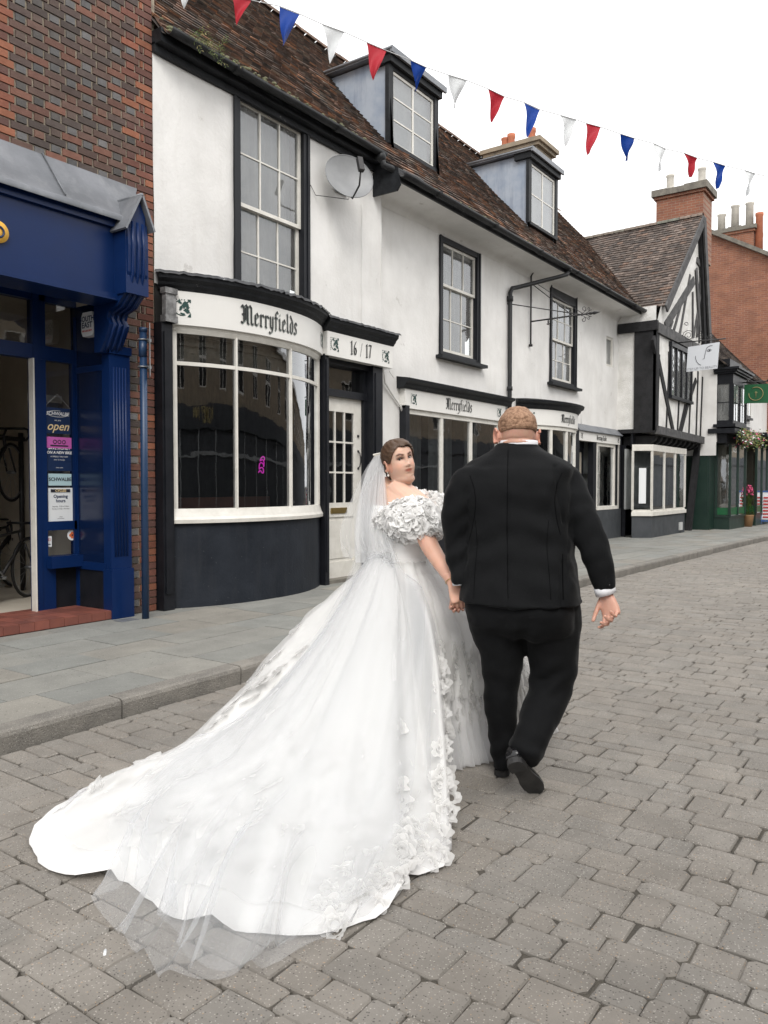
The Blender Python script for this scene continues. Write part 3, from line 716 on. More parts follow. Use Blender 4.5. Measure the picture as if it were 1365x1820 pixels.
for za,zb in ((1.2,2.78),(2.81,3.13)):
    for ua,ub in zip(US,US[1:]):
        g=[[V((*bow(lerp(ua,ub,i/8),-.03),z)) for z in (zb,za)] for i in range(9)]
        b.sheet(g)
b.build('pane',MT['glass'],bw)
# fascia boards and cornice
FD=.06
b=MB(); bowstrip(b,[(.05,3.20),(.05,3.56),(-.05,3.56),(-.05,3.20)],-.012,1.0)
b.box(8.28,9.80,6.80,6.93,3.20,3.52)
sg=b.build('fascia_sign',MT['sign'],T)
def bowuv(u0,z0,off=.054):
    return lambda u,v,d=0: V((*bow(u0+u/2.86,off+d),z0+v))
b=MB(); blackletter(b,'Merryfields',.135,bowuv(.47,3.40,.058),0,.19)
b.build('shop_name',MT['black_ink'],sg)
b=MB(); blackletter(b,'Merryfields',.135,lambda u,v,d=0:V((*bow(.47+(u+.012)/2.86,.054),3.392+v)),0,.19)
b.build('shop_name_shadow',surf('grey_lettering_shade',(.2,.24,.22),rough=.5),sg)
b=MB(); emblem(b,bowuv(.05,3.38),.19); b.build('sign_emblem',MT['green_ink'],sg); b=MB(); emblem(b,bowuv(.955,3.38),.19); b.build('sign_emblem',MT['green_ink'],sg); b=MB()
fl=lambda x0,y,z0:(lambda u,v,d=0:V((x0+u,y-d,z0+v)))
emblem(b,fl(8.43,6.796,3.36),.18); b.build('sign_emblem',MT['green_ink'],sg); b=MB(); emblem(b,fl(9.62,6.796,3.35),.18)
b.build('sign_emblem',MT['green_ink'],sg)
b=MB(); blackletter(b,'16 / 17',.12,fl(9.02,6.794,3.37)); b.build('street_number',MT['black_ink'],sg)
b=MB()
def cornprof(z,s=1): return [(-.12,z),(.055,z),(.065,z+.02),(.09,z+.045),(.10,z+.07),(.14,z+.105),(.15,z+.15),(.12,z+.17),(-.12,z+.2)]
bowstrip(b,cornprof(3.565),-.03,.995,60)
pr=cornprof(3.53)
b.loft([[V((x,6.86-o,z)) for o,z in pr] for x in (8.235,9.0,9.84)],0,True,False)
b.build('cornice',MT['blackworn'],T)
b=MB(); random.seed(12)
g=[]
for i in range(70):   # lead capping, lifted and torn along the front edge
    u=-.04+i*1.04/69; w1=.012*N(i*.6)+.01*N(i*1.9,4); g.append([V((*bow(u,o),z)) for o,z in ((-.2,3.80),(-.05,3.78),(.08,3.755+w1*.4),(.155+w1,3.742+w1),(.165+w1*1.3,3.71+w1*1.6))])
b.sheet(g)
g=[]
for i in range(36):
    x=8.2+i*1.68/35; w1=.010*N(i*.7,9)+.008*N(i*2.1,3); g.append([V((x,6.86-o,z)) for o,z in ((-.12,3.76),(.0,3.74),(.10,3.715+w1*.4),(.158+w1,3.705+w1),(.168+w1*1.3,3.675+w1*1.6))])
b.sheet(g)
b.build('lead_capping',surf('peeling_painted_lead',(.02,.021,.025),(.05,.052,.056),ns=5,rough=.45,bump=.6,bs=20,patch=((.33,.33,.34),4.2,.63)),T)
# pilasters and door case
b=MB()
b.box(5.575,5.72,6.84,6.98,.02,3.20); b.box(5.60,5.69,6.825,6.84,.3,3.1)
b.build('pilaster',MT['black'],T); b=MB()
b.box(8.275,8.36,6.84,7.2,.02,3.22); b.box(8.295,8.34,6.825,6.84,.3,3.15)
b.build('pilaster',MT['black'],T); b=MB()
b.box(9.42,9.66,6.88,7.2,.02,3.2); b.box(9.47,9.61,6.865,6.88,.3,3.1)
b.build('pilaster',MT['black'],T); b=MB()
b.box(8.36,9.42,6.95,7.15,3.13,3.2); b.box(8.36,9.42,6.99,7.15,2.70,2.80)
b.box(8.36,8.42,7.0,7.14,.12,3.13); b.box(9.36,9.42,7.0,7.14,.12,3.13)
b.build('door_case',MT['black'],T)
b=MB(); b.box(5.60,5.74,6.80,6.86,3.2,3.56); b.box(5.585,5.75,6.785,6.87,3.2,3.27); b.box(5.585,5.75,6.785,6.87,3.50,3.56); b.build('pilaster_head',surf('flaking_grey_paint',(.28,.28,.28),(.1,.1,.1),ns=12,rough=.7,bump=.5),T)
# door
DX0,DX1,DZ0,DZ1=8.425,9.355,.165,2.70; DY=7.05
b=MB()
b.box(DX0,DX0+.12,DY,DY+.045,DZ0,DZ1); b.box(DX1-.17,DX1,DY,DY+.045,DZ0,DZ1)
b.box(DX0+.12,DX1-.17,DY+.001,DY+.045,DZ1-.2,DZ1); b.box(DX0+.12,DX1-.17,DY+.001,DY+.045,1.02,1.22); b.box(DX0+.12,DX1-.17,DY+.001,DY+.045,DZ0,DZ0+.22)
b.box(DX0+.12,DX1-.17,DY+.02,DY+.04,DZ0+.22,1.02)
b.box(DX0+.17,DX1-.22,DY+.008,DY+.02,DZ0+.27,.97)
ga0,ga1,gz0,gz1=DX0+.12,DX1-.17,1.22,DZ1-.2
for c in (1,2): xx=lerp(ga0,ga1,c/3); b.box(xx-.012,xx+.012,DY+.005,DY+.04,gz0,gz1)
for r in (1,2,3):
    zz=lerp(gz0,gz1,r/4) if r else 0
for r in (1,2):
    zz=lerp(gz0,gz1,r/3)
    for c in range(3): b.box(lerp(ga0,ga1,c/3)+.012,lerp(ga0,ga1,(c+1)/3)-.012,DY+.007,DY+.038,zz-.012,zz+.012)
dr=b.build('door',MT['white'],T)
b=MB(); b.add([(ga0,DY+.022,gz0),(ga1,DY+.022,gz0),(ga1,DY+.022,gz1),(ga0,DY+.022,gz1)],[(0,1,2,3)]); b.build('door_pane',MT['glass'],dr)
b=MB(); b.tube([(DX1-.08,DY,1.72),(DX1-.08,DY-.035,1.735),(DX1-.08,DY-.05,1.80),(DX1-.08,DY-.05,1.87),(DX1-.08,DY-.035,1.935),(DX1-.08,DY,1.95)],.009,8); b.ball((DX1-.08,DY-.006,1.71),.018); b.ball((DX1-.08,DY-.006,1.96),.018); b.build('door_handle',MT['iron'],dr)
b=MB(); b.box(DX0+.22,DX1-.35,DY-.012,DY,1.07,1.15); b.box(DX0+.25,DX1-.38,DY-.017,DY-.012,1.09,1.13); b.build('letterbox',MT['brass'],dr)
b=MB(); b.lathe((DX1-.08,DY-.004,2.18),[(.0,-.02),(.02,-.018),(.02,.018),(0,.02)],10); b.build('door_lock',MT['iron'],dr)
b=MB(); b.add([(8.42,7.08,2.80),(9.36,7.08,2.80),(9.36,7.08,3.13),(8.42,7.08,3.13)],[(0,1,2,3)]); b.build('fanlight',MT['glass'],T)
b=MB(); b.box(8.36,9.42,6.88,7.15,.1,.165); b.build('doorstep',MT['stone'],T)
# interior behind the shopfronts
b=MB()
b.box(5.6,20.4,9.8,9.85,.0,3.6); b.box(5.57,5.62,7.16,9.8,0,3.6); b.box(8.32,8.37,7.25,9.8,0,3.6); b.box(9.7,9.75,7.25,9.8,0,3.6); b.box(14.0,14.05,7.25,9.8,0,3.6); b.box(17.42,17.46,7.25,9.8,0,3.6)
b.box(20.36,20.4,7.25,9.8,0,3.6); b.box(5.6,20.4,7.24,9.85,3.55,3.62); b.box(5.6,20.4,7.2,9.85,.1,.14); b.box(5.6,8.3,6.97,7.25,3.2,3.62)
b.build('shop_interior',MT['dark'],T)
b=MB(); b.box(6.2,7.9,7.05,7.45,1.10,1.16); b.box(6.25,7.8,7.4,7.44,1.16,1.32); b.box(6.25,6.35,7.1,7.4,.14,1.1); b.box(7.7,7.8,7.1,7.4,.14,1.1); b.build('window_bench',MT['wood'],T)
b=MB(); random.seed(8)   # folded blind hanging behind the top lights
for k in range(7):
    g=[[V((*bow(.03+.94*i/24,-.16-.02*k*(1 if k%2 else .3)),2.84+k*.045+z+.01*N(i*.7,k))) for z in (0,.05)] for i in range(25)]
    b.sheet(g)
b.build('rolled_blind',surf('grey_blind',(.20,.19,.17),(.12,.115,.10),ns=6,rough=.9),T)
# neon squiggle in the window
b=MB(); c=V((7.02,6.80,1.72)); pts=[(-.05,-.10),(-.02,-.075),(.01,-.10),(.035,-.10),(.03,-.05),(-.01,-.04),(-.035,-.06),(-.03,.0),(.0,.02),(.035,.0),(.04,-.03),(.045,.03),(.02,.055),(-.02,.04),(.0,.075),(.03,.095),(.055,.075),(.05,.05)]
b.tube([p_ for p_,_ in smoothpath([(c+V((x,0,z)),0) for x,z in pts],4)],.007,6); b.build('pink_window_sign',(lambda m:(m.node_tree.nodes['Principled BSDF'].inputs['Emission Color'].__setattr__('default_value',(1,.05,.75,1)),m.node_tree.nodes['Principled BSDF'].inputs['Emission Strength'].__setattr__('default_value',.35),m)[2])(MT['neon_pink']),T)
# ---- flat shopfront
b=MB()
b.box(10.42,10.53,6.98,7.12,.1,2.72); b.build('shopfront_pilaster',MT['black'],T); b=MB(); b.box(13.70,13.86,6.98,7.12,.1,2.72); b.build('shopfront_pilaster',MT['black'],T); b=MB(); b.box(10.53,13.7,7.0,7.12,.1,.97)
b.build('stall_riser',MT['black'],T)
b=MB(); b.box(10.42,13.86,6.99,7.11,2.68,2.98); sg=b.build('fascia_sign',MT['sign'],T)
b=MB(); blackletter(b,'Merryfields',.12,fl(12.1,6.984,2.85),0,.2); b.build('shop_name',MT['black_ink'],sg)
b=MB(); emblem(b,fl(10.66,6.986,2.83),.17); b.build('sign_emblem',MT['green_ink'],sg); b=MB(); emblem(b,fl(13.6,6.986,2.83),.17); b.build('sign_emblem',MT['green_ink'],sg)
b=MB(); b.loft([[V((x,7.10-o,z)) for o,z in ((0,2.98),(.13,2.98),(.14,3.0),(.17,3.03),(.18,3.06),(.24,3.09),(.25,3.13),(.0,3.17))] for x in (10.34,12,14.02)],0,True,False); b.build('cornice',MT['blackworn'],T)
b=MB(); b.box(10.53,10.60,7.03,7.10,.97,2.68); b.box(13.62,13.70,7.03,7.10,.97,2.68); b.box(10.6,13.62,7.03,7.10,2.60,2.68); b.box(10.6,13.62,7.02,7.12,.95,1.04)
for u in (1/3,2/3): x=lerp(10.6,13.62,u); b.box(x-.04,x+.04,7.035,7.09,1.04,2.6)
sw=b.build('shop_window',MT['white'],T)
b=MB(); b.add([(10.6,7.065,1.04),(13.62,7.065,1.04),(13.62,7.065,2.6),(10.6,7.065,2.6)],[(0,1,2,3)]); b.build('pane',MT['glass'],sw)
b=MB()
for xa,xb,yy in ((11.0,11.65,7.5),(12.1,12.9,7.62),(13.1,13.55,7.45)):
    n=24; b.sheet([[V((lerp(xa,xb,i/n),yy+.03*math.sin(i*1.3),z)) for z in (.9,2.75)] for i in range(n+1)])
b.build('curtain',MT['curtain'],sw)
# ---- second bow
def bow2(u,off=0):
    x=lerp(14.66,17.34,u); k=2*u-1; y=7.05-.42*(1-abs(k)**2.4); dk=.42*2.4*abs(k)**1.4*(1 if k>0 else -1)*2/2.68; n=V((dk,-1)).normalized(); return V((x+n.x*off,y+n.y*off))
b=MB(); bowstrip(b,[(0,.02),(0,1.0),(-.2,1.0),(-.2,.02)],fn=bow2); b.build('bow_plinth',MT['plinth'],T)
b=MB(); bowstrip(b,[(.04,1.0),(.04,1.06),(0,1.12),(-.08,1.12),(-.08,1.0)],fn=bow2); bowstrip(b,[(.01,2.60),(.01,2.68),(-.06,2.68),(-.06,2.60)],fn=bow2)
for u in (.015,.26,.5,.74,.97): b.loft([[V((*bow2(u+dx*.013,o),z)) for dx,o in ((-1,.006),(1,.006),(1,-.06),(-1,-.06))] for z in (1.12,2.60)],0,True,False)
sw=b.build('bow_window',MT['white'],T)
b=MB(); b.sheet([[V((*bow2(i/24,-.03),z)) for z in (2.62,1.1)] for i in range(25)]); b.build('pane',MT['glass'],sw)
b=MB(); bowstrip(b,[(.04,2.68),(.04,3.0),(-.05,3.0),(-.05,2.68)],-.02,1.02,fn=bow2); sg=b.build('fascia_sign',MT['sign'],T)
b=MB(); blackletter(b,'Merryfields',.105,lambda u,v,d=0:V((*bow2(.50+u/2.95,.048+d),2.85+v))); b.build('shop_name',MT['black_ink'],sg)
b=MB(); emblem(b,lambda u,v,d=0:V((*bow2(.06+u/2.95,.046+d),2.84+v)),.18); b.build('sign_emblem',MT['green_ink'],sg)
b=MB(); bowstrip(b,[(-.15,3.0),(.05,3.0),(.07,3.03),(.10,3.06),(.11,3.10),(.17,3.13),(.18,3.17),(-.15,3.23)],-.04,1.04,fn=bow2); b.build('cornice',MT['blackworn'],T)
b=MB(); b.box(14.55,14.66,7.0,7.12,.05,2.7); b.build('shopfront_pilaster',MT['black'],T); b=MB(); b.box(17.36,17.56,6.98,7.12,.05,2.72); b.build('shopfront_pilaster',MT['black'],T)
# ---- small greeting cards shop: door recess and window
b=MB(); b.box(17.56,20.34,6.98,7.10,2.50,2.72); sg=b.build('fascia_sign',MT['sign'],T)
b=MB(); blackletter(b,'Greeting Cards',.07,fl(19.0,6.975,2.61)); b.build('shop_name',MT['black_ink'],sg)
b=MB(); emblem(b,fl(17.72,6.977,2.61),.13); b.build('sign_emblem',MT['black_ink'],sg); b=MB(); emblem(b,fl(20.2,6.977,2.61),.13); b.build('sign_emblem',MT['black_ink'],sg)
b=MB(); b.prism([(17.5,7.1,2.90),(17.5,6.93,2.74),(17.5,6.93,2.725),(17.5,7.1,2.725)],(2.9,0,0)); b.build('lead_flashing',MT['lead'],T)
b=MB(); b.box(18.52,18.72,7.0,7.14,.12,2.5); b.build('shopfront_pilaster',MT['black'],T); b=MB(); b.box(20.12,20.22,7.0,7.12,.8,2.5); b.build('shopfront_pilaster',MT['black'],T); b=MB(); b.box(17.56,17.64,7.0,7.3,.12,2.5); b.box(17.64,18.52,7.24,7.3,2.35,2.5); b.box(17.64,18.52,7.25,7.29,.12,2.35)
b.build('shop_door',MT['black'],T)
b=MB(); b.box(17.72,18.35,7.235,7.25,1.2,2.25); b.build('door_blind',MT['beige'],T)
b=MB(); b.box(18.72,20.45,6.98,7.12,.05,.86); b.build('plinth',MT['greyplinth'],T)
b=MB(); b.box(18.78,18.86,7.02,7.1,.95,2.5); b.box(20.02,20.1,7.02,7.1,.95,2.5); b.box(18.86,20.02,7.02,7.1,2.42,2.5); b.box(18.72,20.16,6.97,7.12,.86,.95)
sw=b.build('shop_window',MT['white'],T)
b=MB(); b.add([(18.86,7.06,.95),(20.02,7.06,.95),(20.02,7.06,2.42),(18.86,7.06,2.42)],[(0,1,2,3)]); b.build('pane',MT['glass'],sw)
b=MB(); b.box(19.3,19.95,7.6,7.64,.9,2.6); b.box(19.0,19.95,7.35,7.6,1.35,1.37); b.box(19.0,19.95,7.35,7.6,1.75,1.77); b.build('display_shelf',MT['curtain'],sw)
b=MB(); b.box(20.22,20.46,7.04,7.11,.86,2.5); b.build('corner_panel',MT['white'],T)
# downpipe and cables on the wall
b=MB(); b.tube([(15.55,6.43,5.84),(15.5,6.45,5.74),(15.3,6.6,5.66),(14.35,6.98,5.33),(14.18,7.02,5.28),(14.12,7.03,5.18),(14.12,7.03,2.9),(14.12,7.03,.12)],.042,12)
b.tube([(15.55,6.43,5.9),(15.55,6.43,5.8)],.06,12); b.tube([(14.12,7.03,5.02),(14.12,7.03,5.12)],.06,12); b.tube([(14.12,7.03,3.3),(14.12,7.03,3.38)],.055,12)
b.build('downpipe',MT['gutter'],T)
b=MB(); b.tube([onY(x,y,6.93) for x,y in ((690,612),(688,640),(692,660),(700,672))],.005,5); b.tube([onY(x,y,7.06) for x,y in ((682,655),(684,680),(700,705),(712,722),(716,735))],.018,6)
b.tube([onY(x,y,6.925)+V((.006*(k%2),0,0)) for k,(x,y) in enumerate([(643+.6*math.sin(i),362+i*12) for i in range(20)])],.006,5)
b.tube([onY(x,y,7.07) for x,y in ((1032,720),(1034,760))],.006,5)
b.build('cable',MT['plaster'],T)
# chimney behind the ridge
b=MB(); b.box(18.0,18.9,8.28,9.62,8.6,9.62); b.box(17.93,18.97,8.20,9.70,9.62,9.70); b.box(17.88,19.02,8.14,9.76,9.70,9.80); b.box(18.0,18.9,8.3,9.6,9.80,9.86)
ch=b.build('chimney',MT['tan'],T)
for y in (9.35,9.18,8.62):
    h=.42 if y!=9.35 else .36
    b=MB(); b.lathe((18.45,y,9.84),[(.11,0),(.10,.05),(.09,.3),(.105,.34),(.105,h),(.075,h),(.075,.2)],14,caps=True); b.build('chimney_pot',MT['potred'],ch)
# satellite dish
D=thing('satellite_dish',(8.75,6.95,5.55),'round grey satellite dish bolted to the white wall below the eaves','satellite dish')
dc=onY(621,313,6.62); 
ax=(V((-.55,-1,.28))).normalized(); u=ax.cross(V((0,0,1))).normalized(); v=u.cross(ax)
b=MB(); rings=[]
for i in range(9):
    r=.335*i/8+.001; d=.10*(r/.335)**2-.10
    rings.append([dc+ax*d+(u*math.cos(2*PI*j/36)*r*1.02+v*math.sin(2*PI*j/36)*r*.92) for j in range(36)])
b.loft(rings,0,False,True)
b.tube([dc+(u*math.cos(2*PI*j/36)*.342+v*math.sin(2*PI*j/36)*.31) for j in range(36)],.006,6,closed=True)
b.build('dish',MT['dish'],D)
b=MB(); b.tube([dc-ax*.10-v*.2,dc-v*.34+ax*.02,dc-v*.30+ax*.26,dc-v*.12+ax*.36],.012,8); b.bar(dc-v*.16+ax*.37,dc+v*.04+ax*.34,.07,.06); b.build('receiver_arm',MT['iron'],D)
b=MB(); b.tube([dc-ax*.1,dc-ax*.2,(8.75,6.95,5.55)],.022,8); b.bar((8.62,6.93,5.55),(8.88,6.93,5.55),.14,.02,(0,1,0)); b.build('wall_bracket',MT['steel'],D)
b=MB(); b.tube([dc-ax*.05-v*.25,dc-v*.35+u*.05,(8.2,6.93,5.3),(8.1,6.93,5.4),(8.02,6.93,5.25)],.005,5); b.build('cable',MT['iron'],D)
# scrolled sign bracket over the street
S=thing('iron_sign_bracket',(15.12,7.1,4.3),'empty black wrought iron sign bracket with a scrolled spear tip on the white wall','sign bracket')
BXX=15.12
b=MB(); b.tube([(BXX,7.06,5.72),(BXX,7.06,4.32)],.018,8); b.ball((BXX,7.05,4.32),.03); b.tube([(BXX,7.06,5.72),(BXX,7.0,5.80),(BXX,7.02,5.88)],.014,6); b.tube([(BXX,7.09,4.32),(BXX,7.03,4.32)],.03,8); b.build('back_bar',MT['iron'],S)
tip=onX(1048,557,BXX); a0=V((BXX,7.05,4.80)); tp=V((BXX,tip.y,tip.z))
b=MB(); b.tube([a0,lerp(a0,tp,.5),tp],.016,8)
d=(tp-a0).normalized(); up=V((0,0,1))
b.tube([tp,tp+d*.05],[.03,.028],8); b.tube([tp+d*.04,tp+d*.09,tp+d*.22],[.012,.035,.002],8); b.build('arm',MT['iron'],S)
b=MB()
for sgn in (-1,1):
    for base,sz in ((tp-d*.12,.10),(tp-d*.02,.075)):
        pts=[]
        for k in range(22):
            t=k/21; ang=t*2.2*PI; r=sz*(1-.75*t); pts.append(base-d*.05+d*(t*.1)+(d*math.sin(ang)*r*.8+up*sgn*(.02+sz*.75-math.cos(ang)*r*.75)))
        b.tube(pts,.006,5)
b.build('scrolls',MT['iron'],S)
b=MB(); top=V((BXX,7.03,5.55)); b.tube([top,lerp(a0,tp,.72)],.010,6); b.tube([(BXX-.05,7.0,5.6),lerp(a0,tp,.9)],.006,5); b.tube([(BXX-1.0,7.07,4.98),lerp(a0,tp,.86)],.010,6); b.ball((BXX-1.0,7.07,4.98),.025)
e=lerp(a0,tp,.3); b.tube([e,e-up*.09],.014,6); b.tube([e-up*.09+d*.03,e-up*.11,e-up*.09-d*.03],.01,6)
b.build('stay_rods',MT['iron'],S)
# ================================================================ brick bike shop on the left
K=thing('brick_shop',(3.5,6.95,PZ),'old dark brick building with a bright blue cycle shopfront and lead canopy','building')
b=MB(); b.box(-3,5.56,6.962,7.2,4.1,10.5); b.box(5.16,5.56,6.962,7.2,0,4.2); b.box(5.55,5.64,6.99,7.1,3.2,10.4); b.box(-3,5.56,12.8,13,0,10.5); b.box(-3,-2.8,6.97,13,0,10.5); b.box(5.46,5.558,7.2,13,3.6,10.5)
b.build('wall_core',MT['mortar'],K)
b=MB(); random.seed(21)
def bricks(b,x0,x1,z0,z1,Y,quoin=None,left=None):
    r=0; z=z0
    while z<z1:
        seq=['S','H'] ; pre=[] if r%2 else ['H','C']
        k=0; xe=x1
        while xe>x0:
            ty=pre[k] if k<len(pre) else seq[(k-len(pre))%2]
            hdr=ty!='S'; l_={'S':.215,'H':.105,'C':.045}[ty]
            xs_=max(x0,xe-l_); mxx=(xs_+xe)/2
            inq=quoin and mxx>quoin+(.0 if r%4<2 else .05)
            inl=left and mxx<left+.1*(r%3)*.5
            if inq or inl: c=random.choice([(.22,.08,.048),(.17,.067,.047),(.14,.062,.047),(.26,.10,.055),(.11,.055,.045)])
            elif hdr: c=random.choice([(.125,.122,.122),(.10,.098,.097),(.145,.14,.138),(.085,.078,.073),(.12,.08,.065),(.10,.07,.058),(.14,.075,.055)])
            else: c=random.choice([(.12,.07,.055),(.10,.062,.05),(.145,.07,.052),(.085,.058,.05),(.165,.075,.052),(.075,.057,.05)])
            g=rj(.8,1.2); c=tuple(v*g for v in c)
            d=rj(0,.004); zj=rj(-.002,.002); e=.003
            X0,X1,Z0,Z1=xs_+.004+rj(0,.002),xe-.004,z+.004+zj,z+.071+zj
            yf=Y-.001-d; yi=Y+.015
            vs=[(X0,yi,Z0),(X1,yi,Z0),(X1,yi,Z1),(X0,yi,Z1),(X0+e,yf,Z0+e),(X1-e,yf,Z0+e),(X1-e,yf,Z1-e),(X0+e,yf,Z1-e)]
            if X1-X0>.012: b.add(vs,[(4,5,6,7),(0,1,5,4),(1,2,6,5),(2,3,7,6),(3,0,4,7)],0,c)
            xe-=l_+.01; k+=1
        r+=1; z+=.075
bricks(b,2.2,5.575,4.15,8.4,6.95,quoin=5.27,left=3.95)
bricks(b,5.17,5.565,.12,4.3,6.95,quoin=5.30)
b.build('brick_wall',MT['brickg'],K)
# shop fascia, canopy, bracket, pilaster
b=MB(); b.box(-3,4.93,6.6,6.95,3.30,3.98); b.box(-3,4.93,6.56,6.95,3.24,3.30); b.box(-3,4.95,6.56,6.62,3.93,4.02)
b.build('fascia',MT['blue'],K)
b=MB(); g=[]
for i in range(40):
    x=-3+i*(5.0+3)/39; wv=.012*N(x*2.3,1)
    xt=x if x<4.6 else x+(x-4.6)*.9
    g.append([V((x,6.50,3.985)),V((x,6.49,4.03)),V((x,6.56,4.07+wv*.3)),V((lerp(x,xt,.5),6.76,4.30+wv)),V((xt,6.944,4.54))])
b.sheet(g)
for x in (1.5,2.9,4.28): b.tube([(x,6.55,4.08),(x+.02,6.75,4.31),(x+.02,6.94,4.55)],.008,6)
b.build('lead_canopy',MT['lead'],K)
apx=onY(253,349,6.36); le=onY(226,406,6.36); re=onY(274,413,6.36)
b=MB()
def slab3(p,q,yb,th=.022):
    n=V((q.z-p.z,0,p.x-q.x)).normalized(); n=n if n.z>0 else -n
    b.prism([p,q,q+n*th,p+n*th],(0,yb-p.y,0))
slab3(le,apx,6.93); slab3(apx,re,6.93)
b.tube([apx+V((0,0,.015)),V((apx.x,6.93,apx.z+.03))],.018,8)
b.build('gablet_cap',MT['lead'],K)
b=MB(); mx=(le.x+re.x)/2
b.prism([(mx-.13,6.42,3.30),(mx+.13,6.42,3.30),(mx+.13,6.42,le.z),(apx.x,6.42,apx.z-.05),(mx-.13,6.42,le.z)][::1],(0,.5,0))
b.prism([(mx-.09,6.41,3.62),(mx+.09,6.41,3.62),(mx+.09,6.41,4.05),(apx.x,6.41,4.2),(mx-.09,6.41,4.05)],(0,.012,0))
BX=mx
prof=[(6.42,3.98),(6.40,3.75),(6.41,3.5),(6.47,3.30),(6.58,3.2),(6.72,3.16),(6.74,3.10),(6.70,3.04),(6.74,2.96),(6.80,2.86),(6.86,2.78),(6.95,2.78),(6.95,3.98)]
b.prism([(BX-.115,y,z) for y,z in prof],(.23,0,0))
for dx in (-.06,0,.06): b.tube([(BX+dx,y-.004,z) for y,z in prof[:11]],.018,6)
b.build('console_bracket',MT['blue'],K)
b=MB(); b.box(4.93,5.175,6.85,6.97,.12,2.82); b.box(4.92,5.185,6.83,6.97,.12,.62)
for dx in (.05,.085,.12,.155,.19): b.tube([(4.93+dx,6.85,.75),(4.93+dx,6.85,2.65)],.011,6)
b.box(4.92,5.185,6.83,6.97,2.78,2.86); b.build('pilaster',MT['blue'],K)
b=MB(); b.box(4.935,4.98,6.97,7.5,.64,3.3); b.build('lobby_side_panel',MT['bluedeep'],K)
b=MB(); b.box(4.925,4.935,6.93,7.45,.60,.68); b.box(4.928,4.935,6.93,7.45,2.62,2.68); b.box(4.93,4.96,7.40,7.45,.2,3.2); b.box(4.94,4.99,6.97,7.5,.2,.62,1); b.build('lobby_moulding',[MT['blue'],MT['black']],K)
WY=7.45
b=MB(); b.box(-3,4.95,6.95,7.6,3.42,3.48); b.box(4.46,4.53,WY-.04,WY+.06,.2,3.42); b.box(4.525,4.60,WY-.03,WY+.05,.2,3.42)
b.box(2.5,4.95,WY-.035,WY+.06,2.72,2.86); b.box(2.5,4.95,WY-.03,WY+.06,3.30,3.42)
b.box(4.60,4.95,WY-.03,WY+.04,1.01,1.10); b.box(4.90,4.95,WY-.03,WY+.04,.7,2.72); b.box(4.58,4.95,WY-.12,WY+.04,.63,.75); b.box(4.60,4.68,WY-.03,WY+.04,.2,.63)
wf=b.build('shop_window',MT['blue'],K)
b=MB(); b.box(4.68,4.93,WY,WY+.04,.2,.63); b.build('stall_riser',MT['black'],K)
b=MB()
for a,c,d,e in ((4.60,4.90,1.10,2.72),(4.60,4.90,.75,1.01),(4.60,4.92,2.86,3.30),(3.2,4.46,2.86,3.30)): b.add([(a,WY,d),(c,WY,d),(c,WY,e),(a,WY,e)],[(0,1,2,3)])
b.build('pane',MT['glass'],wf)
b=MB(); b.box(4.445,4.46,WY-.06,WY+.02,.2,2.72); b.build('door_frame',MT['white'],K)
b=MB(); b.box(-3,4.93,6.86,7.6,.1,.20); random.seed(3)
i=0
x=2.0
while x<4.92:
    x1=min(4.925,x+.15)
    for j in range(5):
        g=rj(.8,1.2); ya=6.852+j*.15; b.box(x,x1-.004,ya,ya+.146,.2,.212,0,(g,g,g))
    b.box(x,x1-.004,6.845,6.86,.13,.205,0,(g,g,g)); x+=.15
b.build('tiled_step',MT['redtile'],K)
b=MB(); b.box(5.40,5.46,7.5,11,0,3.5); b.box(0,5.46,10.9,11,0,3.5); b.box(0,.1,7.5,11,0,3.5); b.box(0,5.46,7.5,11,3.48,3.55); b.box(0,5.4,7.5,10.9,.1,.19)
b.box(5.0,5.4,7.5,7.55,.1,3.5)
b.build('shop_interior',surf('dim_cream_shop_wall',(.55,.50,.42),(.48,.43,.36),ns=2,rough=.9),K)
b=MB(); b.box(4.95,5.3,8.3,8.34,1.2,2.45,0); b.box(4.92,5.33,8.28,8.3,2.40,2.48,1); b.build('display_mirror',[MT['steel'],MT['white']],K)
b=MB(); b.box(-3,3.2,7.40,7.5,.1,3.42); b.box(3.12,3.2,7.36,7.40,.2,3.42); b.box(-3,3.12,7.37,7.40,2.72,2.86); b.build('side_panelling',MT['blue'],K)
# yellow round logo on the fascia
c=onY(-4,412,6.59); b=MB(); b.lathe((0,0,0),[(0.001,0),(.092,0),(.092,.012),(.001,.012)],32); 
b.v=[(c.x+x,c.y-z,c.z+y) for x,y,z in b.v]; b.f=[f[::-1] for f in b.f]; b.build('shop_logo_disc',MT['logo_yellow'],K)
b=MB(); b.tube([(c.x+.045*math.cos(a),6.575,c.z+.045*math.sin(a)) for a in [2*PI*k/20 for k in range(20)]],.010,6,closed=True); b.build('shop_logo_ring',MT['navy_card'],K)
# ---- alarm box and window notices
A=thing('alarm_box',onX(155,576,4.93),'white octagonal burglar alarm box lettered SOUTH EAST under the blue fascia','alarm box')
ac=onX(155,576,4.86)
b=MB(); pts=[(-.10,-.075),(-.075,-.12),(.075,-.12),(.10,-.075),(.10,.075),(.075,.12),(-.075,.12),(-.10,.075)]
b.prism([(ac.x,ac.y+y,ac.z+z) for y,z in pts],(.07,0,0)); b.build('case',MT['paper_white'],A)
f2=lambda u,v,d=0:V((ac.x-.004-d,ac.y-u,ac.z+v))
b=MB(); textmesh(b,'SOUTH',.072,lambda u,v:f2(u,v+.05),bold=.002); textmesh(b,'EAST',.078,lambda u,v:f2(u,v-.012),bold=.002); b.build('lettering',MT['navy_card'],A)
b=MB(); textmesh(b,'FIRE & SECURITY',.022,lambda u,v:f2(u,v-.068),bold=.001); b.build('small_lettering',MT['red_ink'],A)
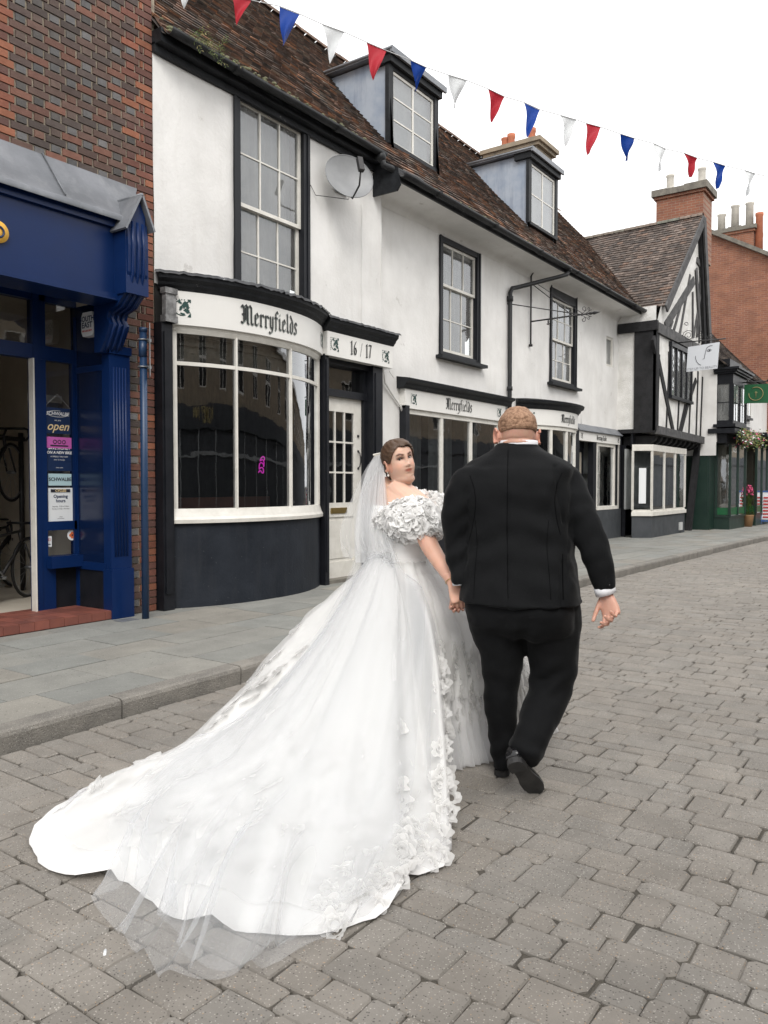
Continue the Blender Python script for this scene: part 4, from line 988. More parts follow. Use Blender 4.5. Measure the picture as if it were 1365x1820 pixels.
def notice(name,px,py,px1,py1,mat,label,cat,lines,Y=WY-.006):
    p=onY(px,(py+py1)/2,Y); q=onY(px1,(py+py1)/2,Y); zt=onY((px+px1)/2,py,Y).z; zb=onY((px+px1)/2,py1,Y).z
    t=thing(name,(p.x,Y,zb),label,cat,'notices in the cycle shop window')
    b=MB(); b.box(p.x,q.x,Y,Y+.003,zb,zt); b.build('card',MT[mat],t)
    w_,h_=q.x-p.x,zt-zb; cx,cz=(p.x+q.x)/2,(zt+zb)/2
    for i,(s,sz,v,ink,sh) in enumerate(lines):
        b=MB(); textmesh(b,s,sz*w_,lambda u,vv:V((cx+u,Y-.002,cz+v*h_+vv)),shear=sh,bold=.0012 if sz>.12 else 0); b.build('lettering',MT[ink],t)
    return t,cx,cz,w_,h_,p,q,zt,zb
t,cx,cz,w_,h_,p,q,zt,zb=notice('open_sign',79,725,125,771,'navy_card','navy hanging sign reading open in gold script behind the cycle shop glass','sign',[('SCHWALBE',.17,.27,'white_ink',.2),('we are',.09,.02,'white_ink',0),('open',.42,-.22,'cream_ink',.35)])
b=MB(); b.tube([V((cx+.40*w_*math.cos(a),WY-.009,cz+.27*h_+.12*h_*math.sin(a))) for a in [2*PI*k/24 for k in range(5,25)]],.003,4); b.build('logo_ring',MT['white_ink'],t)
b=MB(); b.tube([(p.x,WY-.007,zt),(cx,WY-.005,zt+.14),(q.x,WY-.007,zt)],.002,4); b.build('hanging_string',MT['string'],t)
t,cx,cz,w_,h_,p,q,zt,zb=notice('money_poster',83,777,127,837,'navy_card','dark navy and pink poster about saving money on a new bike','poster',[('SAVE MONEY',.15,.17,'white_ink',.15),('ON A NEW BIKE',.135,.04,'white_ink',.15),('& SPREAD THE COST',.075,-.08,'white_ink',0),('over 12 months',.07,-.17,'white_ink',0),('ask in store',.06,-.40,'white_ink',0)])
b=MB(); b.box(p.x,q.x,WY-.009,WY-.0065,lerp(zt,zb,.33),zt); b.build('pink_band',MT['pink_card'],t)
b=MB()
for k in (-1,0,1): b.tube([V((cx+k*.05+.018*math.cos(a),WY-.011,cz+.36*h_+.018*math.sin(a))) for a in [2*PI*j/12 for j in range(12)]],.004,4,closed=True)
b.box(cx-.1,cx+.1,WY-.012,WY-.0095,cz+.225*h_,cz+.265*h_); b.build('badge_mark',MT['dark_ink'],t)
notice('pale_blue_card',86,842,127,863,'pale_blue_card','small pale blue card reading Schwalbe below the navy poster','card',[('SCHWALBE',.19,.02,'dark_ink',0)])
t,cx,cz,w_,h_,p,q,zt,zb=notice('opening_hours_notice',86,867,129,928,'paper_white','white sheet of opening hours, lowest of the large notices','notice',[('Opening',.17,.25,'navy_card',0),('hours',.17,.12,'navy_card',0),('Saturday   9.30 to 5.30pm',.066,-.04,'dark_ink',0),('Monday to Friday  10 til 5pm',.062,-.11,'dark_ink',0),('closed',.05,-.34,'dark_ink',0),('bank holidays',.05,-.39,'dark_ink',0)])
b=MB(); b.box(cx-.4*w_,cx+.4*w_,WY-.010,WY-.007,cz+.37*h_,cz+.46*h_); b.build('header_strip',MT['dark_ink'],t)
b=MB(); textmesh(b,'CYCLES',.13*w_,lambda u,v:V((cx+u,WY-.012,cz+.415*h_+v)),bold=.001); b.build('header_lettering',MT['cream_ink'],t)
t=thing('poppy_sticker',onY(129,950,WY),'round white sticker with an orange poppy low on the cycle shop glass','sticker')
c=onY(128,951,WY-.004); b=MB(); b.prism([c+V((.052*math.cos(a),0,.055*math.sin(a))) for a in [2*PI*k/24 for k in range(24)]],(0,.003,0)); b.build('disc',MT['paper_white'],t)
b=MB(); b.prism([c+V((.03*math.cos(a)*(1+.15*math.cos(4*a)),-.003,.032*math.sin(a)*(1+.15*math.cos(4*a)))) for a in [2*PI*k/32 for k in range(32)]],(0,.002,0)); b.build('poppy',MT['poppy_orange'],t)
b=MB(); b.prism([c+V((.009*math.cos(a),-.005,.009*math.sin(a))) for a in [2*PI*k/12 for k in range(12)]],(0,.001,0)); b.build('poppy_centre',MT['dark_ink'],t)
notice('small_window_label',83,953,92,972,'paper_white','tiny white label in the lower left corner of the low cycle shop pane','label',[('[ ]',.5,.2,'red_ink',0),('cctv',.32,-.25,'navy_card',0)])
# ---- bicycles in the shop
def bicycle():
    t=thing('bicycle',(0,0,0),'','bicycle','bicycles inside the cycle shop')
    f=MB(); bb=V((-.02,0,.28)); st=V((-.16,0,.72)); hd=V((.36,0,.76)); hb=V((.40,0,.62)); ra=V((-.44,0,.34)); fa=V((.54,0,.34))
    for a,c,r in ((bb,st,.017),(st,hd,.016),(bb,hb,.02),(hd,hb,.02)): f.tube([a,c],r,8)
    for s in (-1,1):
        o=V((0,s*.05,0)); f.tube([bb+o*.6,ra+o],.010,6); f.tube([st+o*.2,ra+o],.008,6); f.tube([hb+o*.8,fa+o],.011,6)
    f.tube([st,st+V((-.04,0,.16))],.013,6); f.build('frame',MT['iron'],t,local=True)
    for c in (ra,fa):
        w_=MB(); w_.tube([c+V((.335*math.cos(a),0,.335*math.sin(a))) for a in [2*PI*k/36 for k in range(36)]],.016,8,closed=True); wo=w_.build('wheel',MT['rubber'],t,local=True)
        w_=MB(); w_.tube([c+V((.31*math.cos(a),0,.31*math.sin(a))) for a in [2*PI*k/36 for k in range(36)]],.009,6,closed=True)
        for k in range(16): a=2*PI*k/16; w_.tube([c+V((0,.02*(-1)**k,0)),c+V((.31*math.cos(a),0,.31*math.sin(a)))],.0018,4)
        w_.tube([c-V((0,.05,0)),c+V((0,.05,0))],.02,8); w_.build('rim',MT['steel'],wo,local=True)
    h=MB(); h.tube([hd,hd+V((.08,0,.09))],.013,6)
    for s in (-1,1): h.tube([hd+V((.08,0,.09)),hd+V((.09,s*.2,.09)),hd+V((.17,s*.21,.08)),hd+V((.19,s*.21,0)),hd+V((.10,s*.21,-.05))],.014,8)
    h.build('handlebar',MT['rubber'],t,local=True)
    s_=MB(); s0=st+V((-.05,0,.17)); s_.loft([[s0+V((x,w*math.cos(a),.025*math.sin(a))) for a in [2*PI*k/10 for k in range(10)]] for x,w in ((-.13,.05),(-.11,.075),(-.03,.06),(.08,.022),(.13,.012))]); s_.build('saddle',MT['rubber'],t,local=True)
    p_=MB(); p_.tube([bb-V((0,.07,0)),bb+V((0,.07,0))],.02,8); p_.tube([bb+V((0,.06,0)),bb+V((.13,.06,-.1))],.01,6); p_.tube([bb+V((0,-.06,0)),bb+V((-.13,-.06,.1))],.01,6); p_.box(.07,.17,.06,.16,.165,.19)
    p_.lathe((0,0,0),[(.08,-.003),(.095,-.003),(.095,.003),(.08,.003)],20); p_.v=p_.v[:-80]+[(bb.x+x,.05+z,bb.z+y) for x,y,z in p_.v[-80:]]
    p_.build('crank_set',MT['steel'],t,local=True); return t
bk=bicycle(); bk.location=(4.62,8.35,.19); bk.rotation_euler=(0,0,.5); bk['label']='black bicycle standing on the shop floor just inside the open door'
b2=copy_tree(bk); b2.location=(4.72,8.75,1.28); b2.rotation_euler=(0,0,.62); b2['label']='black bicycle hung up high above the one on the shop floor'
b3=copy_tree(bk); b3.location=(5.0,9.4,.19); b3.rotation_euler=(0,0,.3); b3['label']='black bicycle standing furthest back on the shop floor'
# wall rack that carries the hung one
b=MB(); b.bar((4.3,8.75,2.02),(5.4,9.2,2.02),.05,.05); b.tube([(5.35,9.18,.19),(5.35,9.18,2.1)],.03,8); b.build('bike_rack',MT['iron'],K)
# ---- sign pole at the foot of the brick pier
t=thing('sign_pole',(5.16,6.62,PZ),'chipped dark blue steel pole standing in front of the narrow brick pier','sign post')
b=MB(); b.tube([(5.16,6.62,PZ),(5.165,6.62,3.02)],.036,14); b.tube([(5.165,6.62,3.0),(5.165,6.62,3.04)],.042,14); b.tube([(5.16,6.62,2.92),(5.16,6.62,2.75)],.04,14); b.build('pole',MT['postblue'],t)
b=MB(); d=V((.60,.80,0)); c=V((5.225,6.60,2.80)); b.bar(c-d*.19,c+d*.19,.52,.006,(-.8,.6,0)); b.v=[(x,y,z) for x,y,z in b.v]; b.build('sign_plate',MT['steel'],t)
b=MB()
for z in (2.92,2.65): b.tube([(5.16+.045*math.cos(a),6.62+.045*math.sin(a),z) for a in [2*PI*k/14 for k in range(14)]],.008,5,closed=True); b.bar((5.19,6.60,z),(5.235,6.59,z),.03,.03)
b.build('clamp',MT['steel'],t)
b=MB(); b.box(4.88,5.08,6.62,6.76,PZ+.001,PZ+.006); tag(b.build('drain_cover',MT['lead']),'small dark metal cover set in the pavement by the blue pilaster','cover')
# ================================================================ timber framed house
TH=thing('timber_framed_house',(22.5,6.2,PZ),'black and white timber framed house with a steep street gable and jettied upper floor','building')
FY=6.13; x0=onY(1158,765,FY).x
def lean(z): return 0
EAZ=5.98
# verge geometry: leaning gable
apx=V((23.25,5.72,onY(1250,382,5.72).z)); lv=V((20.72,5.98,6.02)); rv=V((25.35,6.0,5.75))
def gy(z): return FY-.02-(z-5.5)*.085 if z>5.5 else FY
b=MB()
b.add([(20.45,FY,2.85),(25.0,FY,2.85),(25.0,FY,5.5),(20.45,FY,5.5)],[(0,1,2,3)])
b.add([(20.45,FY,5.5),(25.0,FY,5.5),(25.2,gy(5.95),5.95),(23.25,gy(8.7),8.75),(20.62,gy(5.9),5.95)],[(0,1,2,3,4)])
b.add([(20.45,FY,2.85),(20.45,FY,5.98),(20.45,9,5.98),(20.45,9,2.85)],[(0,1,2,3)])
b.add([(25.02,FY,2.85),(25.02,FY,5.98),(25.02,9,5.98),(25.02,9,2.85)],[(0,1,2,3)])
b.add([(20.45,FY+.02,2.84),(25.0,FY+.02,2.84),(25.0,9,2.84),(20.45,9,2.84)],[(0,1,2,3)])
b.build('wall',MT['roughcast'],TH)
b=MB()
b.box(20.40,20.5,FY-.02,6.66,2.80,5.45); b.box(20.36,20.5,FY-.05,7.08,5.36,5.60)
b.box(20.40,20.62,FY-.04,FY+.05,2.85,5.5)
b.box(20.42,20.5,6.66,7.08,2.80,2.90)
b.build('corner_post',MT['timber'],TH)
def strip(b,p,q,w,t=.03):
    A=onY(*p,FY); B=onY(*q,FY)
    ya=gy(A.z)-.001; yb=gy(B.z)-.001
    b.bar((A.x,ya,A.z),(B.x,yb,B.z),w,t*2,(0,-1,0))
b=MB()
for p,q,w in (((1171,630),(1167,760),.09),((1189,640),(1183,770),.09),((1206,712),(1203,775),.09),((1217,720),(1204,777),.09),((1229,650),(1223,785),.09),((1240,660),(1236,790),.10),((1248,670),(1243,800),.10),
              ((1188,625),(1188,700),.08)): strip(b,p,q,w,.022)
for p,q,w in (((1161,600),(1196,770),.20),((1226,700),(1207,775),.16),((1236,675),(1226,705),.16)): strip(b,p,q,w,.03)
b.build('stud',MT['timber'],TH)
b=MB()
for p,q,w in (((1222,520),(1229,600),.10),((1215,490),(1206,595),.10),((1204,540),(1195,590),.10),((1231,450),(1236,600),.10),((1240,470),(1230,600),.09),((1236,560),(1241,610),.09),((1192,570),(1188,590),.10)): strip(b,p,q,w,.022)
for p,q,w in (((1224,480),(1240,590),.2),((1222,500),(1180,580),.24),((1224,464),(1240,485),.16)): strip(b,p,q,w,.03)
b.build('gable_stud',MT['timbergrey'],TH)
b=MB(); b.bar((20.45,FY-.03,5.42),(25.02,FY-.03,5.42),.26,.1,(0,-1,0)); b.build('gable_tie_beam',MT['timbergrey'],TH)
b=MB(); b.bar((20.45,FY-.02,2.86),(25.02,FY-.02,2.80),.20,.16,(0,-1,0)); b.build('bressumer_beam',MT['timbergrey'],TH)
b=MB()
for i in range(10):
    x=20.75+i*.46; b.loft([[V((x+dx,y,z)) for y,z in ((7.0,2.5),(6.45,2.5),(6.30,2.54),(6.2,2.62),(6.16,2.73),(7.0,2.73))] for dx in (-.09,.09)],0,True,False)
b.build('joist_end',MT['timber'],TH)
# window with leaded lights
wa,wb=onY(1190,620,FY),onY(1223,710,FY); X0,X1=wa.x,wb.x+.15; Z0,Z1=3.84,5.12
b=MB(); b.box(X0-.08,X1+.08,FY-.09,FY+.02,Z1,Z1+.12); b.box(X0-.06,X1+.06,FY-.10,FY+.02,Z0-.08,Z0)
for k in range(5): x=lerp(X0,X1,k/4); b.box(x-.045,x+.045,FY-.07,FY+.01,Z0,Z1)
fr=b.build('window',MT['black'],TH)
b=MB(); b.add([(X0,FY-.03,Z0),(X1,FY-.03,Z0),(X1,FY-.03,Z1),(X0,FY-.03,Z1)],[(0,1,2,3)]); b.build('pane',MT['glassup'],fr)
b=MB(); b.box(X0,X1,FY-.012,FY-.006,Z0,Z1); b.build('curtain',MT['curtain2'],fr)
b=MB()
for k in range(4):
    xa,xb=lerp(X0,X1,k/4)+.045,lerp(X0,X1,(k+1)/4)-.045
    for j in range(-3,8):
        for sg_ in (1,-1):
            pa,pb=(xa,Z0+j*.2),(xb,Z0+j*.2+sg_*.34)
            if pa[1]>Z0 and pb[1]>Z0 and pa[1]<Z1 and pb[1]<Z1: b.bar((pa[0],FY-.033,pa[1]),(pb[0],FY-.033,pb[1]),.012,.004,(0,-1,0))
b.build('lead_lattice',MT['iron'],fr)
# roof of the gable wing
RX,RZ=23.25,apx.z
def tfn(a,s):
    # left slope: a runs back from the street, s up
    L_=math.hypot(RX-20.70,RZ-6.0); t=s/L_
    x=lerp(20.70,RX,t); yf=lerp(5.98,5.70,t); z=lerp(6.0,RZ-.02*a,t)+.03*N(a*.6,s*.5,7)
    n=V((-(RZ-6.0),0,(RX-20.70))).normalized()
    return V((x,yf+a,z)),n
L_=math.hypot(RX-20.70,RZ-6.0)
b=MB(); tiles(b,tfn,3.9,L_,seed=12,cols=[((.15,.118,.10),3),((.12,.098,.085),3),((.18,.145,.125),2),((.095,.08,.072),2),((.19,.13,.10),.5)],gauge=.11)
g=[[tfn(a,s)[0]-V((0,0,.02)) for s in (0,L_*.33,L_*.66,L_)] for a in (0,1,2,3,3.9,5)]; b.sheet(g,0,False,(.05,.04,.035))
g=[[V((lerp(RX,25.4,t),lerp(5.70,5.98,t)+a,lerp(RZ,5.72,t))) for t in (0,.5,1)] for a in (0,5)]; b.sheet(g,0,False,(.10,.075,.06))
g=[[V((lerp(RX,25.4,t),lerp(5.70,5.98,t)+a,lerp(RZ,5.72,t)-.07)) for t in (0,.5,1)] for a in (0,5)]; b.sheet(g,0,False,(.03,.025,.025))
rf=b.build('roof',MT['tile'],TH)
b=MB(); 
y=5.72; random.seed(2)
while y<9.6:
    z=RZ-.02*(y-5.7)
    b.loft([[V((RX+.10*math.cos(a),yy,z-.03+.10*math.sin(a))) for a in [PI*k/6 for k in range(7)]] for yy in (y,y+.30)],0,False,True,(.2*rj(.8,1.1),.17,.14),False,True); y+=.31
b.build('ridge_tiles',MT['tile'],rf)
b=MB()
b.bar(lv+V((0,-.02,-.10)),apx+V((0,-.03,-.12)),.05,.22,(-.7,0,.7)); 
b.bar(rv+V((0,-.02,-.12)),apx+V((0,-.03,-.12)),.05,.30,(.7,0,.7))
b.build('bargeboard',MT['timbergrey'],TH)
b=MB(); b.prism([(rv.x-.02,6.02,5.62),(rv.x-.5,6.02,5.62),(23.1,5.74,8.72),(23.25,5.72,8.78)],(0,.3,0)); b.build('gable_underboard',MT['timber'],TH)
# ground floor: box bay, dark entry, leaning posts
b=MB(); b.box(20.5,25.0,7.1,7.2,.1,2.85); b.box(20.46,20.52,7.0,7.2,.1,2.85); b.box(23.5,25.1,6.9,7.1,.1,2.6)
b.box(20.5,24.9,6.7,6.76,2.45,2.86); b.build('shop_recess',MT['black'],TH)
BY0=6.22; bx0=onY(1158,900,BY0).x; bx1=onY(1217,900,BY0).x; by1=onX(1123,900,bx0-.28).y
A_=(bx0-.28,by1); B_=(bx0,BY0); C_=(bx1,BY0); D_=(bx1+.1,6.9)
def baypoly(o,z): return [V((A_[0]-o,A_[1],z)),V((B_[0]-o*.7,B_[1]-o,z)),V((C_[0]+o*.7,C_[1]-o,z)),V((D_[0]+o,D_[1],z))]
def bayslab(b,o,z0,z1): 
    p=baypoly(o,z0); b.prism(p,(0,0,z1-z0))
b=MB(); bayslab(b,0,.02,.68); b.build('bay_plinth',MT['greyplinth'],TH)
b=MB(); bayslab(b,.04,.68,.78); bayslab(b,.0,.78,.84); bayslab(b,.03,2.34,2.5); 
def ln(b,P0,P1,ts,z0,z1,w=.06):
    for t in ts:
        p=V((lerp(P0[0],P1[0],t),lerp(P0[1],P1[1],t),0)); b.tube([p+V((0,0,z0)),p+V((0,0,z1))],w*.62,4,sm=False)
ln(b,A_,B_,(0.03,),.84,2.34); ln(b,B_,C_,(.0,.34,.66,.985),.84,2.34); ln(b,C_,D_,(.9,),.84,2.34)
bw=b.build('bay_window',MT['white'],TH)
b=MB()
for (P0,P1) in ((A_,B_),(B_,C_),(C_,D_)): b.add([(P0[0],P0[1],.84),(P1[0],P1[1],.84),(P1[0],P1[1],2.34),(P0[0],P0[1],2.34)],[(0,1,2,3)])
b.build('pane',MT['glass'],bw)
b=MB(); b.box(20.45,23.5,6.85,6.9,.84,2.4); b.build('bay_backboard',MT['curtain'],bw)
b=MB(); m=V(((A_[0]+B_[0])/2-.02,(A_[1]+B_[1])/2-.02,1.45)); dd=(V((*B_,0))-V((*A_,0))).normalized(); b.bar(m-dd*.09,m+dd*.09,.9,.005,(-dd.y,dd.x,0)); b.build('price_list',MT['paper_white'],bw)
b=MB(); b.box(23.05,23.35,6.19,6.22,.2,.42); b.build('vent_grille',MT['curtain2'],TH)
b=MB(); b.bar((24.55,6.35,.1),(25.15,6.25,2.75),.17,.17,(0,-1,0)); b.bar((23.9,6.75,.1),(24.2,6.6,2.6),.2,.15,(0,-1,0)); b.build('leaning_post',MT['timber'],TH)
b=MB(); b.box(24.2,24.35,6.85,6.9,.1,2.5); b.build('passage_wall',MT['beige'],TH)
b=MB(); b.box(20.55,20.6,6.9,7.0,.1,2.5); b.bar((20.2,6.97,.12),(20.2,6.97,2.4),.05,.05); b.box(19.9,20.5,7.05,7.09,.12,.3); b.build('entry_door',MT['black'],TH)
# chimney
b=MB(); b.box(24.3,25.3,5.98,7.32,8.0,10.0); b.box(24.25,25.35,5.92,7.38,9.92,10.0); ch=b.build('chimney',MT['brick_r'],TH)
b=MB(); 
for i,(ya,yb,zz) in enumerate(((5.86,6.5,.0),(6.5,7.0,-.03),(7.0,7.44,-.01))): b.box(24.18,25.42,ya,yb-.003,10.0,10.2+zz)
b.build('chimney_cap',MT['stone'],ch)
for y in (7.05,6.14):
    b=MB(); b.lathe((24.75,y,10.16),[(.13,0),(.11,.05),(.105,.5),(.125,.54),(.125,.58),(.09,.58),(.09,.3)],14); b.build('chimney_pot',MT['potwhite'],ch)
# hanging sign
S=thing('hanging_sign',(22,6.1,4.5),'pale grey hanging sign with a line-drawn face on a scrolled bracket','hanging sign')
c=[onX(*p,22) for p in ((1223,617),(1279,608),(1275,655),(1220,661))]
b=MB(); b.prism([p-V((.012,0,0)) for p in c],(.024,0,0)); b.build('board',MT['sign_grey'],S)
def sg2(u,v): # 0..1 from the top left corner of the board
    p=(c[0].lerp(c[1],u)).lerp(c[3].lerp(c[2],u),v); return p-V((.018,0,0))
b=MB()
b.tube([sg2(u,v) for u,v in ((.79,.09),(.70,.09),(.62,.14),(.59,.25),(.57,.42),(.56,.56),(.51,.57))],.006,5)
b.tube([sg2(u,v) for u,v in ((.27,.40),(.28,.52),(.33,.66),(.40,.75),(.47,.80))],.006,5)
b.tube([sg2(u,v) for u,v in ((.62,.26),(.67,.22),(.73,.22),(.77,.26),(.71,.30),(.65,.29),(.62,.26))],.005,5)
b.ball(sg2(.70,.26),.014); b.build('face_drawing',MT['dark_ink'],S)
b=MB(); W_=(c[1]-c[0]).length; textmesh(b,'STEP UP TO BEAUTY',.085,lambda u,v:sg2(.5+u/W_,.92-v/.7)); b.build('lettering',surf('grey_lettering',(.25,.26,.28),rough=.5),S)
b=MB(); w0=V((22,6.12,5.26)); w1=V((22,4.82,5.24)); b.tube([w0,w1],.016,8); b.tube([(22,6.1,5.0),(22,6.1,5.6)],.014,6)
for cc,r,tw in ((V((22,5.75,5.42)),.15,2),(V((22,5.45,5.36)),.09,1.4),(V((22,5.2,5.36)),.09,-1.4),(V((22,5.8,5.72)),.06,1.2)):
    b.tube([cc+V((0,math.cos(a*tw)*r*(1-a/8),math.sin(a*tw)*r*(1-a/8))) for a in [k*.33 for k in range(20)]],.008,5)
for u in (.15,.85): p=c[0].lerp(c[1],u); b.tube([p,V((22,p.y,5.25))],.007,5)
b.build('bracket',MT['iron'],S)
# ================================================================ green shop
G_=thing('green_shop',(29,5.6,PZ),'low white house with a black oriel window over dark green shop bays','building')
GX0,GX1=25.1,33.0
b=MB(); b.add([(GX0,6.12,2.35),(GX0,5.72,2.35),(GX0,5.72,4.7),(GX0,6.12,5.0)],[(0,3,2,1)]); b.box(GX0+.002,GX1,5.72,5.82,2.75,5.1); b.box(GX0+.002,GX0+.1,5.82,9.5,2.35,5.1)
b.build('wall',MT['plaster'],G_)
def gfn(a,s):
    y=5.45+s*math.cos(.80); z=5.0+s*math.sin(.80)-.15*math.sin(min(1,s/3.2)*PI)*.5; return V((GX0-.3+a,y,z+.03*N(a*.5,s*.6,9))),V((0,-math.sin(.8),math.cos(.8)))
b=MB(); tiles(b,gfn,8.1,3.7,seed=33,gauge=.12,tw=.19,cols=[((.12,.10,.09),3),((.09,.078,.07),3),((.17,.14,.11),2),((.07,.06,.055),2)])
b.sheet([[gfn(a,s)[0]-V((0,0,.02)) for s in (0,1.8,3.7)] for a in (0,4,8.1)],0,False,(.05,.04,.04)); b.build('roof',MT['tile'],G_)
b=MB(); b.box(GX0,GX1,5.50,5.72,4.95,5.03); b.build('gutter',MT['gutter'],G_)
# oriel
OX0=25.15; OX1=27.0; OY=5.30
b=MB(); pl=lambda o,z:[V((OX0-o,5.80,z)),V((OX0+.0-o,OY-o,z)),V((OX1+o,OY-o,z)),V((OX1+.1+o,5.75,z))]
for o,z0,z1 in ((.12,3.18,3.27),(.03,3.27,3.38),(.02,4.45,4.75),(.10,4.75,4.80),(.16,4.80,4.86),(.22,4.86,4.92),(-.1,4.92,5.2)): b.prism(pl(o,z0),(0,0,z1-z0))
for x,y in ((OX0,5.75),(OX0,OY+.04),(OX0+.02,OY),(OX1,OY),(lerp(OX0,OX1,.5),OY)): b.tube([(x,y,3.38),(x,y,4.45)],.055,4,sm=False)
orl=b.build('oriel_window',MT['black'],G_)
b=MB()
for k in (.25,.75): x=lerp(OX0,OX1,k); b.box(x-.012,x+.012,OY-.01,OY+.02,3.38,4.45)
b.box(OX0,OX1,OY-.008,OY+.018,3.90,3.925); b.box(OX0-.01,OX0+.02,OY,5.75,3.9,3.92)
b.build('glazing_bars',MT['black'],orl)
b=MB(); b.add([(OX0,5.75,3.38),(OX0,OY,3.38),(OX0,OY,4.45),(OX0,5.75,4.45)],[(0,1,2,3)]); b.add([(OX0,OY,3.38),(OX1,OY,3.38),(OX1,OY,4.45),(OX0,OY,4.45)],[(0,1,2,3)]); b.build('pane',MT['glassup'],orl)
b=MB(); b.box(OX0+.12,OX0+.16,OY+.1,5.7,3.38,4.45); b.box(OX0+.1,OX1-.05,5.6,5.64,3.38,4.45); b.build('curtain',MT['curtain'],orl)
# second first-floor window
b=MB(); b.box(28.3,29.7,5.66,5.74,3.75,4.85); b.box(28.2,29.8,5.6,5.74,3.68,3.75); fr=b.build('window',MT['black'],G_)
b=MB(); b.add([(28.4,5.65,3.82),(29.6,5.65,3.82),(29.6,5.65,4.75),(28.4,5.65,4.75)],[(0,1,2,3)]); b.build('pane',MT['glassup'],fr)
b=MB()
for k in range(4): x=28.4+.4*k; b.box(x-.02,x+.02,5.635,5.655,3.82,4.75)
b.build('glazing_bars',MT['white'],fr)
# shop bays
b=MB()
b.prism([(25.05,5.95,3.0),(25.05,5.2,3.0),(28.3,5.1,3.0),(28.3,5.9,3.0)],(0,0,.14)); b.prism([(28.6,5.8,3.05),(28.6,4.95,3.05),(33,4.85,3.05),(33,5.8,3.05)],(0,0,.14))
b.prism([(25.2,5.95,2.72),(25.2,5.45,2.72),(28.1,5.35,2.72),(28.1,5.9,2.72)],(0,0,.28)); b.prism([(28.7,5.8,2.75),(28.7,5.2,2.75),(33,5.1,2.75),(33,5.8,2.75)],(0,0,.3))
b.build('shop_cornice',MT['black'],G_)
def gbay(xa,xb,yf,n):
    b=MB(); P_=[(xa,5.92),(xa+.0,yf),(xb,yf-.06),(xb+.05,5.9)]
    b.prism([V((x,y,.02)) for x,y in P_],(0,0,.46)); b.prism([V((x-.03 if i<2 else x+.03,y-.03,.48)) for i,(x,y) in enumerate(P_)],(0,0,.06))
    for t in [k/n for k in range(n+1)]: p=V((lerp(xa,xb,t),lerp(yf,yf-.06,t),0)); b.tube([p+V((0,0,.54)),p+V((0,0,2.74))],.05,4,sm=False)
    for y in (5.85,): b.tube([(xa,y,.54),(xa,y,2.74)],.05,4,sm=False)
    o=b.build('shop_bay',MT['dgreen'],G_)
    b=MB(); b.add([(xa,5.9,.54),(xa,yf,.54),(xa,yf,2.74),(xa,5.9,2.74)],[(0,1,2,3)]); b.add([(xa,yf,.54),(xb,yf-.06,.54),(xb,yf-.06,2.74),(xa,yf,2.74)],[(0,1,2,3)]); b.build('pane',MT['glass'],o)
    b=MB(); b.box(xa+.02,xb,5.84,5.88,.5,2.74); b.box(xa+.06,xa+.10,yf+.12,5.84,.5,2.7); b.build('bay_lining',MT['beige'],o)
    b=MB(); b.prism([(xa-.004,5.86,.56),(xa-.004,yf,.56),(xb,yf-.066,.56),(xb,yf-.06,.56),(xa+.004,yf+.01,.56),(xa+.004,5.86,.56)],(0,0,.22)); b.build('green_band',MT['mgreen'],o)
gbay(25.75,27.6,5.46,2); gbay(28.75,31.2,5.28,3)
b=MB(); b.box(25.15,33,5.95,6.0,.0,2.75); b.box(25.14,25.75,5.90,5.95,.1,2.72); b.box(25.12,25.16,5.95,9.5,0,2.36); b.build('shop_back',MT['dgreen'],G_)
b=MB(); b.box(27.7,28.6,5.88,5.94,.1,2.7); b.build('shop_door',MT['beige'],G_)
# flower troughs
def troughs(name,xa,xb,y,z,label):
    t=thing(name,((xa+xb)/2,y,z),label,'flower trough','flower troughs over the green shop')
    b=MB(); b.box(xa,xb,y-.08,y+.08,z-.1,z+.02); b.build('trough',MT['black'],t)
    b=MB(); random.seed(int(xa*10))
    for k in range(1500):
        p=V((rj(xa-.08,xb+.08),y-.03+random.gauss(0,.09),z+random.gauss(-.01,.11))); s=rj(.03,.055); d=V((rj(-1,1),rj(-1,1),rj(-1,1))).normalized(); e=d.orthogonal().normalized()
        m=random.choices((0,1,2,3),(5,3,1,1))[0]; b.add([p-d*s,p+e*s*.45,p+d*s,p-e*s*.45],[(0,1,2,3)],m)
    b.build('flowers',[MT['leaf_green'],MT['leaf_dry'],MT['petal_pink'],MT['flag_white']],t)
troughs('flower_trough',25.4,28.2,5.15,2.92,'trough of dried-looking flowers under the black oriel window')
troughs('flower_trough',28.7,32.4,4.98,2.98,'longer flower trough at the right edge beyond the green hanging sign')
t=thing('potted_bouquet',(27.95,5.35,PZ),'tan bucket of pink flowers on the pavement between the two green shop bays','flowers')
b=MB(); b.lathe((27.95,5.35,PZ),[(.12,0),(.17,.36),(.18,.38),(.15,.38),(.12,.1)],16); b.build('bucket',MT['bag_tan'],t)
b=MB(); random.seed(4)
for k in range(260):
    a=rj(0,6.28); p=V((27.95+rj(0,.16)*math.cos(a),5.35+rj(0,.16)*math.sin(a),rj(.5,1.25))); s=rj(.03,.06); d=V((rj(-.5,.5),rj(-.5,.5),1)).normalized(); e=d.orthogonal().normalized(); b.add([p-d*s,p+e*s*.4,p+d*s,p-e*s*.4],[(0,1,2,3)])
b.build('leaves',MT['leaf_green'],t)
b=MB()
for k in range(40):
    a=rj(0,6.28); b.ball((27.95+rj(0,.15)*math.cos(a),5.33+rj(0,.15)*math.sin(a),rj(1.15,1.45)),rj(.018,.035),n=8,k=5)
b.build('blooms',MT['petal_pink'],t)
